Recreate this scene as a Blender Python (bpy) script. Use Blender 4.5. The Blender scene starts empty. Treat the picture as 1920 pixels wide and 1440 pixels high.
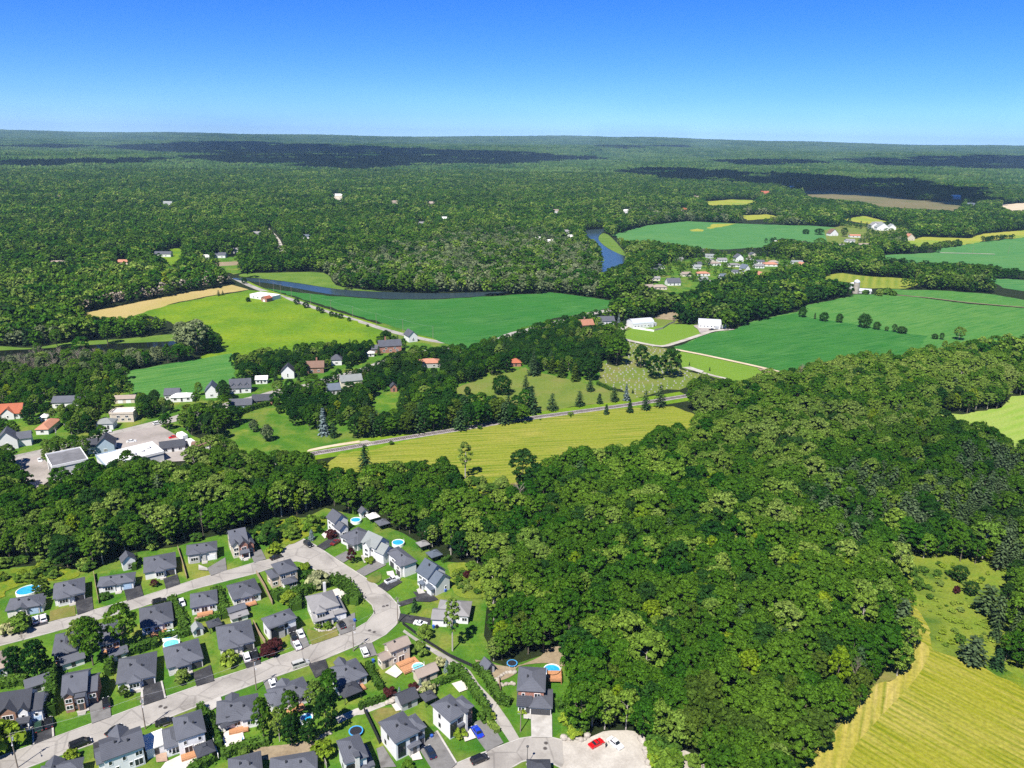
import bpy, bmesh, math, random, re
import numpy as np
from mathutils import Vector, Matrix
from mathutils.geometry import tessellate_polygon

# ------------------------------------------------------------------ camera, world, sun, exposure
SC = bpy.context.scene
COL = SC.collection
F_PX, CAM_H = 1440.0, 150.0            # focal length in pixels of the 1920 px wide picture, height above ground
ROLL = math.atan(31 / 1920)
PITCH = math.atan(460 / F_PX)
FW = np.array([0, math.cos(PITCH), -math.sin(PITCH)])
UP0 = np.array([0, math.sin(PITCH), math.cos(PITCH)])
RT = np.array([math.cos(ROLL), 0, 0]) + UP0 * math.sin(ROLL)
UP = np.array([-math.sin(ROLL), 0, 0]) + UP0 * math.cos(ROLL)
cam_d = bpy.data.cameras.new('camera'); cam = bpy.data.objects.new('camera', cam_d); COL.objects.link(cam)
cam_d.sensor_width = 36; cam_d.lens = 36 * F_PX / 1920; cam_d.clip_start = 1; cam_d.clip_end = 90000
cam.matrix_world = Matrix(((RT[0], UP[0], -FW[0], 0), (RT[1], UP[1], -FW[1], 0), (RT[2], UP[2], -FW[2], CAM_H), (0, 0, 0, 1)))
SC.camera = cam
SUN_AZ, SUN_EL = math.radians(26), math.radians(54)      # shadows fall 26 degrees right of straight ahead
to_sun = Vector((-math.sin(SUN_AZ) * math.cos(SUN_EL), -math.cos(SUN_AZ) * math.cos(SUN_EL), math.sin(SUN_EL)))
W = bpy.data.worlds.new('World'); SC.world = W; W.use_nodes = True
nt = W.node_tree; nt.nodes.clear()
sky = nt.nodes.new('ShaderNodeTexSky'); sky.sky_type = 'NISHITA'; sky.sun_disc = False
sky.sun_elevation = SUN_EL; sky.sun_rotation = math.atan2(to_sun.x, to_sun.y)
sky.altitude = 0; sky.air_density = 0.6; sky.dust_density = 0.0; sky.ozone_density = 6.0
bg = nt.nodes.new('ShaderNodeBackground'); bg.inputs[1].default_value = 0.067
wo = nt.nodes.new('ShaderNodeOutputWorld')
hs = nt.nodes.new('ShaderNodeHueSaturation'); hs.inputs['Saturation'].default_value = 1.25          # the picture is graded rich and blue
gr = nt.nodes.new('ShaderNodeMix'); gr.data_type = 'RGBA'; gr.blend_type = 'MULTIPLY'; gr.inputs[0].default_value = 1; gr.inputs[7].default_value = (.74, .94, 1.36, 1)
nt.links.new(sky.outputs[0], hs.inputs['Color']); nt.links.new(hs.outputs[0], gr.inputs[6]); nt.links.new(gr.outputs[2], bg.inputs[0]); nt.links.new(bg.outputs[0], wo.inputs[0])
sun_d = bpy.data.lights.new('sun', 'SUN'); sun_d.energy = 4.8; sun_d.angle = math.radians(0.5); sun_d.color = (1.0, 0.95, 0.86)
sun = bpy.data.objects.new('sun', sun_d); COL.objects.link(sun); sun.location = (-200, -400, 800)
sun.rotation_euler = to_sun.to_track_quat('Z', 'Y').to_euler()
SC.view_settings.view_transform = 'Standard'; SC.view_settings.look = 'None'
SC.view_settings.exposure = 0.92; SC.view_settings.gamma = 1.0; SC.view_settings.use_curve_mapping = False
SC.cycles.max_bounces = 5; SC.cycles.diffuse_bounces = 2; SC.cycles.glossy_bounces = 2
SC.cycles.transmission_bounces = 2; SC.cycles.transparent_max_bounces = 4; SC.cycles.volume_bounces = 0
SC.cycles.use_denoising = False
rng = random.Random(7); nr = np.random.default_rng(11)

# ------------------------------------------------------------------ photo pixels to ground
def ray(x, y): return FW * F_PX + RT * (x - 960) - UP * (y - 720)
def U(p, z=0.0):
    d = ray(p[0], p[1]); t = (z - CAM_H) / d[2]
    return Vector((d[0] * t, d[1] * t, z))
def proj_np(X, Y, Z=0.0):
    vx, vy, vz = X, Y, Z - CAM_H
    dz = vx * FW[0] + vy * FW[1] + vz * FW[2]; dz = np.where(dz < 1, 1, dz)
    return 960 + F_PX * (vx * RT[0] + vy * RT[1] + vz * RT[2]) / dz, 720 - F_PX * (vx * UP[0] + vy * UP[1] + vz * UP[2]) / dz
# crops of the photograph in which positions were read: origin and scale
CROP = {'P': (0, 0, 1), 'Z1': (0, 960, 4), 'Z2': (360, 940, 4), 'Z3': (0, 1140, 4.8), 'Z4': (360, 1140, 4.8), 'Z5': (680, 1140, 4.8),
        'Z6': (960, 1140, 4.8), 'Z7': (560, 930, 4.8), 'M1': (0, 640, 4), 'M2': (400, 560, 4), 'M3': (800, 560, 4), 'M4': (1100, 480, 4),
        'M5': (1440, 380, 4), 'M6': (1000, 380, 4), 'M7': (400, 380, 3), 'M8': (0, 380, 4), 'R1': (1440, 1020, 3.43), 'R2': (1300, 640, 3.097),
        'V1': (0, 700, 8), 'V2': (1200, 400, 6)}
def q(k, x, y): o = CROP[k]; return (o[0] + x / o[2], o[1] + y / o[2])
def g(k, x, y, z=0.0): return U(q(k, x, y), z)
def pts(s, z=0.0):
    """'Z1 0,935 240,870 Z2 460,465@6' -> world points (the number after @ is the height above ground at which it was seen)"""
    k, out = 'P', []
    for w in s.split():
        if w in CROP: k = w; continue
        h = z
        if '@' in w: w, hh = w.split('@'); h = float(hh)
        x, y = w.split(','); v = g(k, float(x), float(y), h); out.append((v.x, v.y))
    return out
def smooth(P, n=4, closed=True):
    m = len(P); out = []
    for i in range(m if closed else m - 1):
        p0, p1, p2, p3 = (P[(i + j) % m] if closed else P[min(max(i + j, 0), m - 1)] for j in (-1, 0, 1, 2))
        for a in range(n):
            t = a / n
            out.append(tuple(.5 * (2 * p1[c] + (p2[c] - p0[c]) * t + (2 * p0[c] - 5 * p1[c] + 4 * p2[c] - p3[c]) * t * t + (3 * p1[c] - p0[c] - 3 * p2[c] + p3[c]) * t ** 3) for c in (0, 1)))
    if not closed: out.append(tuple(P[-1][:2]))
    return out
def inside(X, Y, P):
    r = np.zeros(X.shape, bool); m = len(P)
    for i in range(m):
        x1, y1 = P[i][0], P[i][1]; x2, y2 = P[(i + 1) % m][0], P[(i + 1) % m][1]
        if y1 == y2: continue
        c = ((y1 > Y) != (y2 > Y)) & (X < (x2 - x1) * (Y - y1) / (y2 - y1) + x1); r ^= c
    return r
def seg_dist(X, Y, a, b):
    dx, dy = b[0] - a[0], b[1] - a[1]; t = np.clip(((X - a[0]) * dx + (Y - a[1]) * dy) / (dx * dx + dy * dy + 1e-9), 0, 1)
    return np.hypot(X - a[0] - t * dx, Y - a[1] - t * dy)

# ------------------------------------------------------------------ materials
MATS = {}
def nodes_mat(name):
    m = bpy.data.materials.new(name); m.use_nodes = True; n = m.node_tree; n.nodes.clear(); MATS[name] = m
    return m, n, n.nodes.new, n.links.new
def mix_col(n, fac, a, b, blend='MIX'):
    x = n.nodes.new('ShaderNodeMix'); x.data_type = 'RGBA'; x.blend_type = blend
    for sock, v in ((x.inputs[0], fac), (x.inputs[6], a), (x.inputs[7], b)):
        if isinstance(v, (int, float)): sock.default_value = v
        elif isinstance(v, tuple): sock.default_value = (*v, 1)
        else: n.links.new(v, sock)
    return x.outputs[2]
def noise(n, scale, detail=3, vec=None, rough=.55):
    t = n.nodes.new('ShaderNodeTexNoise'); t.inputs['Scale'].default_value = scale; t.inputs['Detail'].default_value = detail; t.inputs['Roughness'].default_value = rough
    if vec is not None: n.links.new(vec, t.inputs['Vector'])
    return t.outputs[0]
def ramp(n, fac, lo, hi):
    r = n.nodes.new('ShaderNodeMapRange'); r.inputs[1].default_value = lo; r.inputs[2].default_value = hi; n.links.new(fac, r.inputs[0]); return r.outputs[0]
def geo_pos(n): return n.nodes.new('ShaderNodeNewGeometry').outputs['Position']
def mapping(n, vec, rot=0, scale=(1, 1, 1)):
    m = n.nodes.new('ShaderNodeMapping'); m.inputs['Rotation'].default_value = (0, 0, rot); m.inputs['Scale'].default_value = scale; n.links.new(vec, m.inputs['Vector']); return m.outputs[0]
def finish(n, col, rough=.85, spec=.2, metal=0, bump=None, bstr=.3, bdist=.05):
    p = n.nodes.new('ShaderNodeBsdfPrincipled'); o = n.nodes.new('ShaderNodeOutputMaterial')
    if isinstance(col, tuple): p.inputs['Base Color'].default_value = (*col, 1)
    else: n.links.new(col, p.inputs['Base Color'])
    p.inputs['Roughness'].default_value = rough; p.inputs['Specular IOR Level'].default_value = spec; p.inputs['Metallic'].default_value = metal
    if bump is not None:
        b = n.nodes.new('ShaderNodeBump'); b.inputs['Strength'].default_value = bstr; b.inputs['Distance'].default_value = bdist
        n.links.new(bump, b.inputs['Height']); n.links.new(b.outputs[0], p.inputs['Normal'])
    n.links.new(p.outputs[0], o.inputs[0])
def patchy(name, a, b, c=None, s1=.05, s2=.8, s3=.012, rough=.95, spec=.1, w=.5, bstr=0):
    """natural ground colour: a<->b in patches, fine grain, c in large spots"""
    m, n, N, L = nodes_mat(name); P = geo_pos(n)
    f1 = ramp(n, noise(n, s1, 5, P), .32, .68); f2 = ramp(n, noise(n, s2, 4, P, .7), .25, .75)
    col = mix_col(n, f1, a, b)
    if c: col = mix_col(n, ramp(n, noise(n, s3, 5, P), .5, .68), col, c)
    dark = tuple(x * (1 - w) for x in (1, 1, 1)); col = mix_col(n, 1.0, col, mix_col(n, f2, dark, (1 + w * .5,) * 3), 'MULTIPLY')
    finish(n, col, rough, spec, bump=f2 if bstr else None, bstr=bstr); return m
def striped(name, a, b, c, ang, period, s1=.03, w=.4, amt=.8):
    """mown or drilled field: swaths of the given period (m) running at angle ang (radians from +X)"""
    m, n, N, L = nodes_mat(name); P = geo_pos(n)
    wv = N('ShaderNodeTexWave'); wv.inputs['Scale'].default_value = .314 / period; wv.inputs['Distortion'].default_value = .7
    wv.inputs['Detail'].default_value = 3; wv.inputs['Detail Scale'].default_value = 2.0; wv.bands_direction = 'Y'
    rotd = mapping(n, P, -ang); L(rotd, wv.inputs['Vector'])
    st = noise(n, 1.0, 3, mapping(n, rotd, 0, (.035, 1.6 / period, 1)))
    f1 = ramp(n, noise(n, s1, 5, P), .35, .65); f2 = ramp(n, noise(n, .9, 4, P, .7), .25, .75)
    mm = N('ShaderNodeMath'); mm.operation = 'MULTIPLY'; mm.inputs[1].default_value = amt; L(wv.outputs[1], mm.inputs[0])
    col = mix_col(n, mm.outputs[0], a, b); col = mix_col(n, ramp(n, st, .38, .75), col, c)
    k = N('ShaderNodeMath'); k.operation = 'MULTIPLY'; k.inputs[1].default_value = .7; L(f1, k.inputs[0]); col = mix_col(n, k.outputs[0], col, b)
    k2 = N('ShaderNodeMath'); k2.operation = 'MULTIPLY'; k2.inputs[1].default_value = .55; L(ramp(n, noise(n, s1 * .55, 6, P, .65), .52, .70), k2.inputs[0]); col = mix_col(n, k2.outputs[0], col, c)
    col = mix_col(n, 1.0, col, mix_col(n, f2, (1 - w,) * 3, (1 + w * .5,) * 3), 'MULTIPLY')
    finish(n, col, .95, .05); return m
def plain(name, col, rough=.6, spec=.3, metal=0, var=.12, scale=3.0):
    m, n, N, L = nodes_mat(name)
    tc = N('ShaderNodeTexCoord').outputs['Object']; f = ramp(n, noise(n, scale, 4, tc, .65), .3, .7)
    c = mix_col(n, f, tuple(x * (1 - var) for x in col), tuple(min(x * (1 + var), 1) for x in col))
    finish(n, c, rough, spec, metal); return m
def shingle(name, col):
    m, n, N, L = nodes_mat(name); tc = N('ShaderNodeTexCoord').outputs['Object']
    f = ramp(n, noise(n, 5.0, 3, tc, .8), .3, .7); f2 = ramp(n, noise(n, .35, 3, tc), .35, .65)
    wv = N('ShaderNodeTexWave'); wv.bands_direction = 'Z'; wv.inputs['Scale'].default_value = 1.8; wv.inputs['Distortion'].default_value = .6; L(tc, wv.inputs['Vector'])
    oi = N('ShaderNodeObjectInfo').outputs['Random']
    c = mix_col(n, f, tuple(x * .72 for x in col), tuple(x * 1.25 for x in col)); c = mix_col(n, f2, c, tuple(x * 1.12 for x in col))
    c = mix_col(n, 1.0, c, mix_col(n, wv.outputs[1], (.86,) * 3, (1.06,) * 3), 'MULTIPLY'); c = mix_col(n, 1.0, c, mix_col(n, oi, (.85, .85, .86), (1.12, 1.12, 1.12)), 'MULTIPLY')
    finish(n, c, .9, .15); return m
def siding(name, col):
    m, n, N, L = nodes_mat(name); tc = N('ShaderNodeTexCoord').outputs['Object']
    wv = N('ShaderNodeTexWave'); wv.bands_direction = 'Z'; wv.inputs['Scale'].default_value = 1.6; L(tc, wv.inputs['Vector'])
    f = ramp(n, noise(n, .8, 4, tc), .3, .7)
    c = mix_col(n, f, tuple(x * .93 for x in col), col); c = mix_col(n, 1.0, c, mix_col(n, wv.outputs[1], (.9,) * 3, (1,) * 3), 'MULTIPLY')
    finish(n, c, .6, .25); return m
def masonry(name, col, mortar, sx=2.2):
    m, n, N, L = nodes_mat(name); tc = N('ShaderNodeTexCoord').outputs['Object']
    sep = N('ShaderNodeSeparateXYZ'); L(tc, sep.inputs[0]); ad = N('ShaderNodeMath'); L(sep.outputs[0], ad.inputs[0]); L(sep.outputs[1], ad.inputs[1])
    cmb = N('ShaderNodeCombineXYZ'); L(ad.outputs[0], cmb.inputs[0]); L(sep.outputs[2], cmb.inputs[1])
    b = N('ShaderNodeTexBrick'); b.inputs['Scale'].default_value = sx; b.inputs['Mortar Size'].default_value = .018
    for i, cc in ((1, tuple(x * 1.15 for x in col)), (2, tuple(x * .8 for x in col)), (3, mortar)): b.inputs[i].default_value = (*cc, 1)
    L(cmb.outputs[0], b.inputs[0]); finish(n, b.outputs[0], .85, .15); return m
def foliage(name, a, b, c, trans=.2, loc_scale=.02):
    """leaf colour: differs from tree to tree (object random, stand noise) and from leaf clump to leaf clump"""
    m, n, N, L = nodes_mat(name); oi = N('ShaderNodeObjectInfo'); ge = N('ShaderNodeNewGeometry')
    col = mix_col(n, oi.outputs['Random'], a, b)
    col = mix_col(n, ramp(n, noise(n, loc_scale, 3, oi.outputs['Location']), .45, .75), col, c)
    col = mix_col(n, 1.0, col, mix_col(n, ge.outputs['Random Per Island'], (.42, .45, .42), (1.6, 1.52, 1.4)), 'MULTIPLY')
    col = mix_col(n, 1.0, col, mix_col(n, ramp(n, noise(n, .0045, 4, oi.outputs['Location']), .36, .64), (.68, .74, .74), (1.22, 1.2, 1.1)), 'MULTIPLY')
    d = N('ShaderNodeBsdfDiffuse'); t = N('ShaderNodeBsdfTranslucent'); mx = N('ShaderNodeMixShader'); mx.inputs[0].default_value = trans
    L(col, d.inputs[0]); L(mix_col(n, 1.0, col, (1.25, 1.35, .55), 'MULTIPLY'), t.inputs[0]); L(d.outputs[0], mx.inputs[1]); L(t.outputs[0], mx.inputs[2])
    o = N('ShaderNodeOutputMaterial'); L(mx.outputs[0], o.inputs[0]); return m
def water(name, col, rough, scale=.25, bstr=.25):
    m, n, N, L = nodes_mat(name); P = geo_pos(n)
    finish(n, col, rough, .5, bump=noise(n, scale, 4, mapping(n, P, .4, (1, 2.2, 1))), bstr=bstr, bdist=.3); return m

# ------------------------------------------------------------------ object helpers
def mesh(name, V, Fc, mats, idx=None, smooth_=False):
    me = bpy.data.meshes.new(name); me.from_pydata([tuple(v) for v in V], [], Fc)
    for m in (mats if isinstance(mats, (list, tuple)) else [mats]): me.materials.append(MATS[m] if isinstance(m, str) else m)
    if idx is not None: me.polygons.foreach_set('material_index', idx)
    if smooth_: me.polygons.foreach_set('use_smooth', [True] * len(me.polygons))
    me.update(); return me
def link(name, me, parent=None, loc=None, rz=None):
    o = bpy.data.objects.new(name, me); COL.objects.link(o)
    if parent is not None: o.parent = parent
    if loc is not None: o.location = loc
    if rz is not None: o.rotation_euler = (0, 0, rz)
    return o
def tag(o, label=None, cat=None, group=None, kind=None):
    for k, v in (('label', label), ('category', cat), ('group', group), ('kind', kind)):
        if v: o[k] = v
    return o
def thing(name, label, cat, loc=(0, 0, 0), rz=0, group=None):
    return tag(link(name, None, None, loc, rz), label, cat, group)
class MB:
    """collects shapes for one mesh"""
    def __init__(s): s.v, s.f, s.i = [], [], []
    def add(s, V, Fc, m=0):
        o = len(s.v); s.v += [tuple(v) for v in V]; s.f += [tuple(a + o for a in f) for f in Fc]; s.i += [m] * len(Fc); return s
    def box(s, x0, x1, y0, y1, z0, z1, m=0):
        return s.add([(x0, y0, z0), (x1, y0, z0), (x1, y1, z0), (x0, y1, z0), (x0, y0, z1), (x1, y0, z1), (x1, y1, z1), (x0, y1, z1)],
                     [(3, 2, 1, 0), (4, 5, 6, 7), (0, 1, 5, 4), (1, 2, 6, 5), (2, 3, 7, 6), (3, 0, 4, 7)], m)
    def prism(s, P, z0, z1, m=0):
        n = len(P); tri = tessellate_polygon([[Vector((p[0], p[1], 0)) for p in P]])
        V = [(p[0], p[1], z0) for p in P] + [(p[0], p[1], z1) for p in P]
        return s.add(V, [tuple(t) for t in tri] + [tuple(a + n for a in t) for t in tri] + [(i, (i + 1) % n, (i + 1) % n + n, i + n) for i in range(n)], m)
    def tube(s, a, b, r0, r1=None, n=6, m=0, cap=True):
        r1 = r0 if r1 is None else r1; a, b = Vector(a), Vector(b); d = (b - a).normalized(); k = d.orthogonal().normalized(); l = d.cross(k)
        V = [a + (k * math.cos(6.2832 * i / n) + l * math.sin(6.2832 * i / n)) * r0 for i in range(n)] + [b + (k * math.cos(6.2832 * i / n) + l * math.sin(6.2832 * i / n)) * r1 for i in range(n)]
        Fc = [(i, (i + 1) % n, (i + 1) % n + n, i + n) for i in range(n)]
        if cap: Fc += [tuple(range(n))[::-1], tuple(range(n, 2 * n))]
        return s.add(V, Fc, m)
    def lathe(s, prof, n=16, m=0, sx=1, sy=1):
        V = [(r * math.cos(6.2832 * i / n) * sx, r * math.sin(6.2832 * i / n) * sy, z) for r, z in prof for i in range(n)]
        Fc = [(j * n + i, j * n + (i + 1) % n, (j + 1) * n + (i + 1) % n, (j + 1) * n + i) for j in range(len(prof) - 1) for i in range(n)]
        return s.add(V, Fc, m)
    def cards(s, C, Nrm, size, m=0):
        for c, nn, sz in zip(C, Nrm, size):
            nn = Vector(nn).normalized(); k = nn.orthogonal().normalized(); k.rotate(Matrix.Rotation(rng.random() * 6.28, 3, nn)); l = nn.cross(k); c = Vector(c)
            a, b = k * sz * .5, l * sz * rng.uniform(.32, .55)
            s.add([c - a - b, c + a - b * .6, c + a * .8 + b, c - a * .7 + b * .9], [(0, 1, 2, 3)], m)
        return s
    def mesh(s, name, mats): return mesh(name, s.v, s.f, mats, s.i)
    def build(s, name, mats, parent=None, **k): return link(name, s.mesh(name, mats), parent, **k)
LAYER = [0]
def sheet(name, P, mat, z=None, kind='structure', sub=True):
    if z is None: LAYER[0] += 1; z = .03 + .004 * LAYER[0]
    tri = tessellate_polygon([[Vector((p[0], p[1], 0)) for p in P]])
    V = [(p[0], p[1], z) for p in P]; Fc = []
    for t in tri:
        a, b, c = (Vector(V[i]) for i in t); Fc.append(tuple(t) if (b - a).cross(c - a).z > 0 else (t[0], t[2], t[1]))
    return tag(link(name, mesh(name, V, Fc, mat)), kind=kind)
def strip(P, w0, w1):
    """polyline -> band polygon between signed offsets w0 and w1 (left positive)"""
    L, R = [], []
    for i, p in enumerate(P):
        a, b = P[max(i - 1, 0)], P[min(i + 1, len(P) - 1)]; dx, dy = b[0] - a[0], b[1] - a[1]; l = math.hypot(dx, dy) or 1; nx, ny = -dy / l, dx / l
        L.append((p[0] + nx * w1, p[1] + ny * w1)); R.append((p[0] + nx * w0, p[1] + ny * w0))
    return L + R[::-1]
def band(name, P, w0, w1, mat, z=None):
    if z is None: LAYER[0] += 1; z = .03 + .004 * LAYER[0]
    B = strip(P, w0, w1); n = len(P); V = [(p[0], p[1], z) for p in B]
    return tag(link(name, mesh(name, V, [(i, 2 * n - 1 - i, 2 * n - 2 - i, i + 1) for i in range(n - 1)], mat)), kind='structure')
# ------------------------------------------------------------------ ground materials
patchy('forest_floor', (.012, .022, .007), (.022, .03, .010), s1=.08, s2=.6)
patchy('lawn_grass', (.045, .135, .012), (.095, .185, .016), (.155, .19, .035), s1=.12, s2=.9, s3=.06, w=.35)
_n = MATS['lawn_grass'].node_tree; _v = _n.nodes.new('ShaderNodeTexVoronoi'); _v.inputs['Scale'].default_value = .05; _n.links.new(geo_pos(_n), _v.inputs['Vector'])
_p = [x for x in _n.nodes if x.type == 'BSDF_PRINCIPLED'][0]; _s = _p.inputs['Base Color'].links[0].from_socket; _b = _n.nodes.new('ShaderNodeSeparateColor'); _n.links.new(_v.outputs['Color'], _b.inputs[0])
_n.links.new(mix_col(_n, 1.0, _s, mix_col(_n, _b.outputs[0], (.72, .86, .8), (1.3, 1.1, 1.15)), 'MULTIPLY'), _p.inputs['Base Color'])          # every garden mown and watered differently
patchy('park_grass', (.10, .155, .022), (.15, .185, .035), (.17, .17, .05), s1=.06, s2=.5, s3=.04, w=.22)
patchy('dry_grass', (.13, .15, .03), (.20, .17, .055), (.07, .13, .02), s1=.12, s2=.9, s3=.08, w=.3)
patchy('meadow_grass', (.095, .195, .008), (.165, .245, .012), (.075, .165, .010), s1=.03, s2=.3, s3=.016, w=.35)
patchy('weeds', (.09, .17, .014), (.21, .22, .016), (.05, .12, .012), s1=.22, s2=1.3, s3=.1, w=.45)
patchy('scrub_grass', (.12, .19, .018), (.20, .22, .03), (.06, .12, .014), s1=.14, s2=1.1, s3=.07, w=.4)
striped('crop_dark', (.014, .100, .018), (.032, .150, .024), (.075, .20, .045), math.radians(28), 3.4, .03, .42, .6)
striped('crop_mid', (.030, .140, .026), (.065, .190, .036), (.12, .235, .055), math.radians(35), 5.0, .02, .38, .6)
striped('crop_far', (.040, .155, .045), (.070, .195, .055), (.10, .215, .06), math.radians(8), 14.0, .008, .25, .5)
patchy('yellow_far', (.24, .27, .03), (.30, .29, .05), (.16, .25, .03), s1=.012, s2=.12, s3=.01, w=.15)
patchy('brown_far', (.13, .12, .05), (.17, .14, .07), (.09, .11, .04), s1=.01, s2=.1, s3=.008, w=.15)
patchy('sand', (.45, .36, .25), (.55, .46, .33), s1=.05, s2=.6, w=.15)
patchy('gravel', (.34, .31, .27), (.47, .44, .39), (.28, .25, .20), s1=.18, s2=1.6, s3=.06, w=.22)
patchy('dirt', (.22, .17, .11), (.30, .24, .16), (.14, .13, .06), s1=.2, s2=1.5, w=.3)
patchy('road_asphalt', (.275, .26, .24), (.35, .33, .305), (.225, .21, .195), s1=.09, s2=2.0, s3=.10, w=.14)
_n = MATS['road_asphalt'].node_tree; _v = _n.nodes.new('ShaderNodeTexVoronoi'); _v.feature = 'DISTANCE_TO_EDGE'; _v.inputs['Scale'].default_value = .11; _w = mapping(_n, geo_pos(_n), .3, (1, 1, 1)); _n.links.new(_w, _v.inputs['Vector'])
_p = [x for x in _n.nodes if x.type == 'BSDF_PRINCIPLED'][0]; _s = _p.inputs['Base Color'].links[0].from_socket
_n.links.new(mix_col(_n, 1.0, _s, mix_col(_n, ramp(_n, _v.outputs['Distance'], .008, .03), (.80, .79, .78), (1.03, 1.02, 1.0)), 'MULTIPLY'), _p.inputs['Base Color'])          # tar seams
patchy('asphalt_black', (.028, .028, .032), (.05, .05, .054), (.08, .078, .078), s1=.25, s2=2.2, s3=.3, w=.22)
patchy('asphalt_grey', (.15, .145, .14), (.20, .195, .19), (.11, .105, .10), s1=.25, s2=2.0, s3=.25, w=.16)
patchy('concrete', (.36, .34, .31), (.45, .43, .40), (.30, .28, .25), s1=.3, s2=1.5, s3=.25, w=.14)
patchy('paving_pale', (.5, .46, .40), (.6, .56, .5), s1=.4, s2=3, w=.15)
patchy('paving_red', (.30, .20, .15), (.38, .27, .2), s1=.4, s2=3, w=.2)
patchy('asphalt_lot', (.27, .24, .22), (.36, .325, .30), (.21, .19, .17), s1=.05, s2=.7, s3=.06, w=.16)
patchy('ballast', (.22, .19, .19), (.36, .33, .32), s1=.4, s2=1.2, w=.35)
patchy('reeds', (.08, .16, .02), (.13, .20, .03), s1=.06, s2=.6, w=.35)
patchy('mulch', (.05, .03, .02), (.09, .05, .035), s1=.5, s2=3, w=.35)
patchy('stone_rock', (.30, .27, .23), (.42, .38, .33), s1=.5, s2=3, w=.3)
striped('hay_near', (.070, .125, .006), (.23, .235, .016), (.40, .33, .09), math.radians(-50), 2.0, amt=.95)
striped('hay_mid', (.085, .150, .010), (.20, .235, .024), (.31, .28, .06), math.radians(10), 3.0)
striped('hay_head', (.14, .17, .014), (.30, .27, .04), (.46, .36, .12), math.radians(62), 2.4, amt=.9)
striped('hay_right', (.17, .30, .03), (.25, .33, .07), (.27, .34, .08), math.radians(30), 7.0, amt=1.0)
striped('hay_tan', (.35, .27, .10), (.42, .32, .14), (.33, .29, .08), math.radians(35), 8.0, amt=.5)
striped('corn_rows', (.09, .17, .02), (.24, .26, .04), (.16, .22, .03), math.radians(65), 9.0, amt=1.0)
striped('mown_paddock', (.10, .21, .018), (.15, .25, .03), (.14, .23, .03), math.radians(24), 4.0, amt=.8)
water('river_water', (.030, .050, .062), .22)
water('pond_water', (.008, .010, .008), .10)

# ------------------------------------------------------------------ terrain: flat valley, low wooded ridges far off
def hfun(X, Y):
    X = np.asarray(X, float); Y = np.asarray(Y, float); r = np.hypot(X, Y)
    s = lambda a, b: np.clip((r - a) / (b - a), 0, 1) ** 2 * (3 - 2 * np.clip((r - a) / (b - a), 0, 1))
    roll = (np.sin(X / 900 + 1.3) * np.cos(Y / 1300 + .4) + .6 * np.sin(X / 470 - Y / 610) + .5 * np.cos(X / 1900 + Y / 700 + 2)) * .5
    h = s(2600, 5200) * (16 + 16 * roll) + s(6500, 8200) * (38 + 16 * np.sin(X / 2100 + .5) + 7 * roll)
    h = h + s(10500, 13800) * (92 + 16 * np.sin(X / 2900 + 1.0) + 8 * np.sin(X / 1100) + 5 * np.sin(X / 420 + Y / 900))
    return h
NA = 288; rad = np.concatenate([[25], np.geomspace(60, 19000, 110)])
V = [(0, 0, 0)]; Fc = []
for r in rad:
    a = np.linspace(0, 2 * np.pi, NA, endpoint=False); x, y = r * np.sin(a), r * np.cos(a); V += list(zip(x, y, hfun(x, y)))
Fc += [(0, 1 + (i + 1) % NA, 1 + i) for i in range(NA)]
for j in range(len(rad) - 1):
    b = 1 + j * NA; Fc += [(b + i, b + (i + 1) % NA, b + NA + (i + 1) % NA, b + NA + i) for i in range(NA)]
tag(link('ground', mesh('ground', V, Fc, 'forest_floor', smooth_=True)), kind='structure')

# ------------------------------------------------------------------ open land (no forest stands here)
OPEN, VISIBLE = [], []
def field(name, s, mat, sm=0, extra=None):
    P = pts(s)
    if sm: P = smooth(P, sm)
    D = math.hypot(*P[0]); st = max(3.0, D / 110); Q = []
    for a, b in zip(P, P[1:] + P[:1]):                # ragged margins
        m_ = max(1, int(math.hypot(b[0] - a[0], b[1] - a[1]) / st)); Q.append(a)
        for j in range(1, min(m_, 400)): t = j / m_; Q.append((a[0] + (b[0] - a[0]) * t + rng.uniform(-.22, .22) * st, a[1] + (b[1] - a[1]) * t + rng.uniform(-.22, .22) * st))
    P = Q
    OPEN.append(P); VISIBLE.append(pts(re.sub('@[0-9.]+', '', s))); sheet(name, P, mat); return P
SUBDIV = pts('P -260,1900 -60,1080 Z1 0,425 300,400 520,430 700,440 880,345 1040,300 1320,262 1500,205 1680,165 Z2 470,235 500,150 860,120 1000,50 '
             'Z7 470,165 600,140 720,195 810,285 940,335 1130,450 1300,590 1560,610 1760,780 1745,905 1690,1010 Z5 1090,250 1140,350 1150,480 1300,530 1560,445 1640,420 1720,350 1880,345 1860,500 '
             'Z6 540,640 572,830 470,1000 530,1180 660,1180 820,1112 1110,1105 1190,1230 1240,1300 1500,1290 1700,1380 1800,1480 P 1420,1900')
OPEN.append(SUBDIV); VISIBLE.append(SUBDIV); sheet('lawn', SUBDIV, 'lawn_grass')
field('hay_field', 'R1 120,1500 390,1250@3 570,1040@3 700,900@3 820,870@3 900,705@2 985,625@2 1060,685 1230,735 1400,800 1640,930 2100,1180 2100,1900 200,1900', 'hay_near')
field('mown_track', 'R1 900,712 980,630 955,520 890,395 872,345 930,345 985,450 1050,560 1066,700', 'hay_near')
field('meadow', 'R1 830,150 1000,125 1280,130 1540,200 1550,262 1265,285 1330,410 1450,545 1530,660 1420,790 1230,730 1058,680 1045,560 985,450 930,345 880,330', 'scrub_grass', 2)
field('verge', 'R1 1230,737 1400,802 1640,932 1646,880 1500,790 1420,760', 'weeds')
field('hay_field', 'R2 1380,415 1560,425 1790,385 1850,318 2100,300 2100,620 1920,575@12 1820,525@12 1640,475@12 1480,440@8', 'hay_right')
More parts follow.
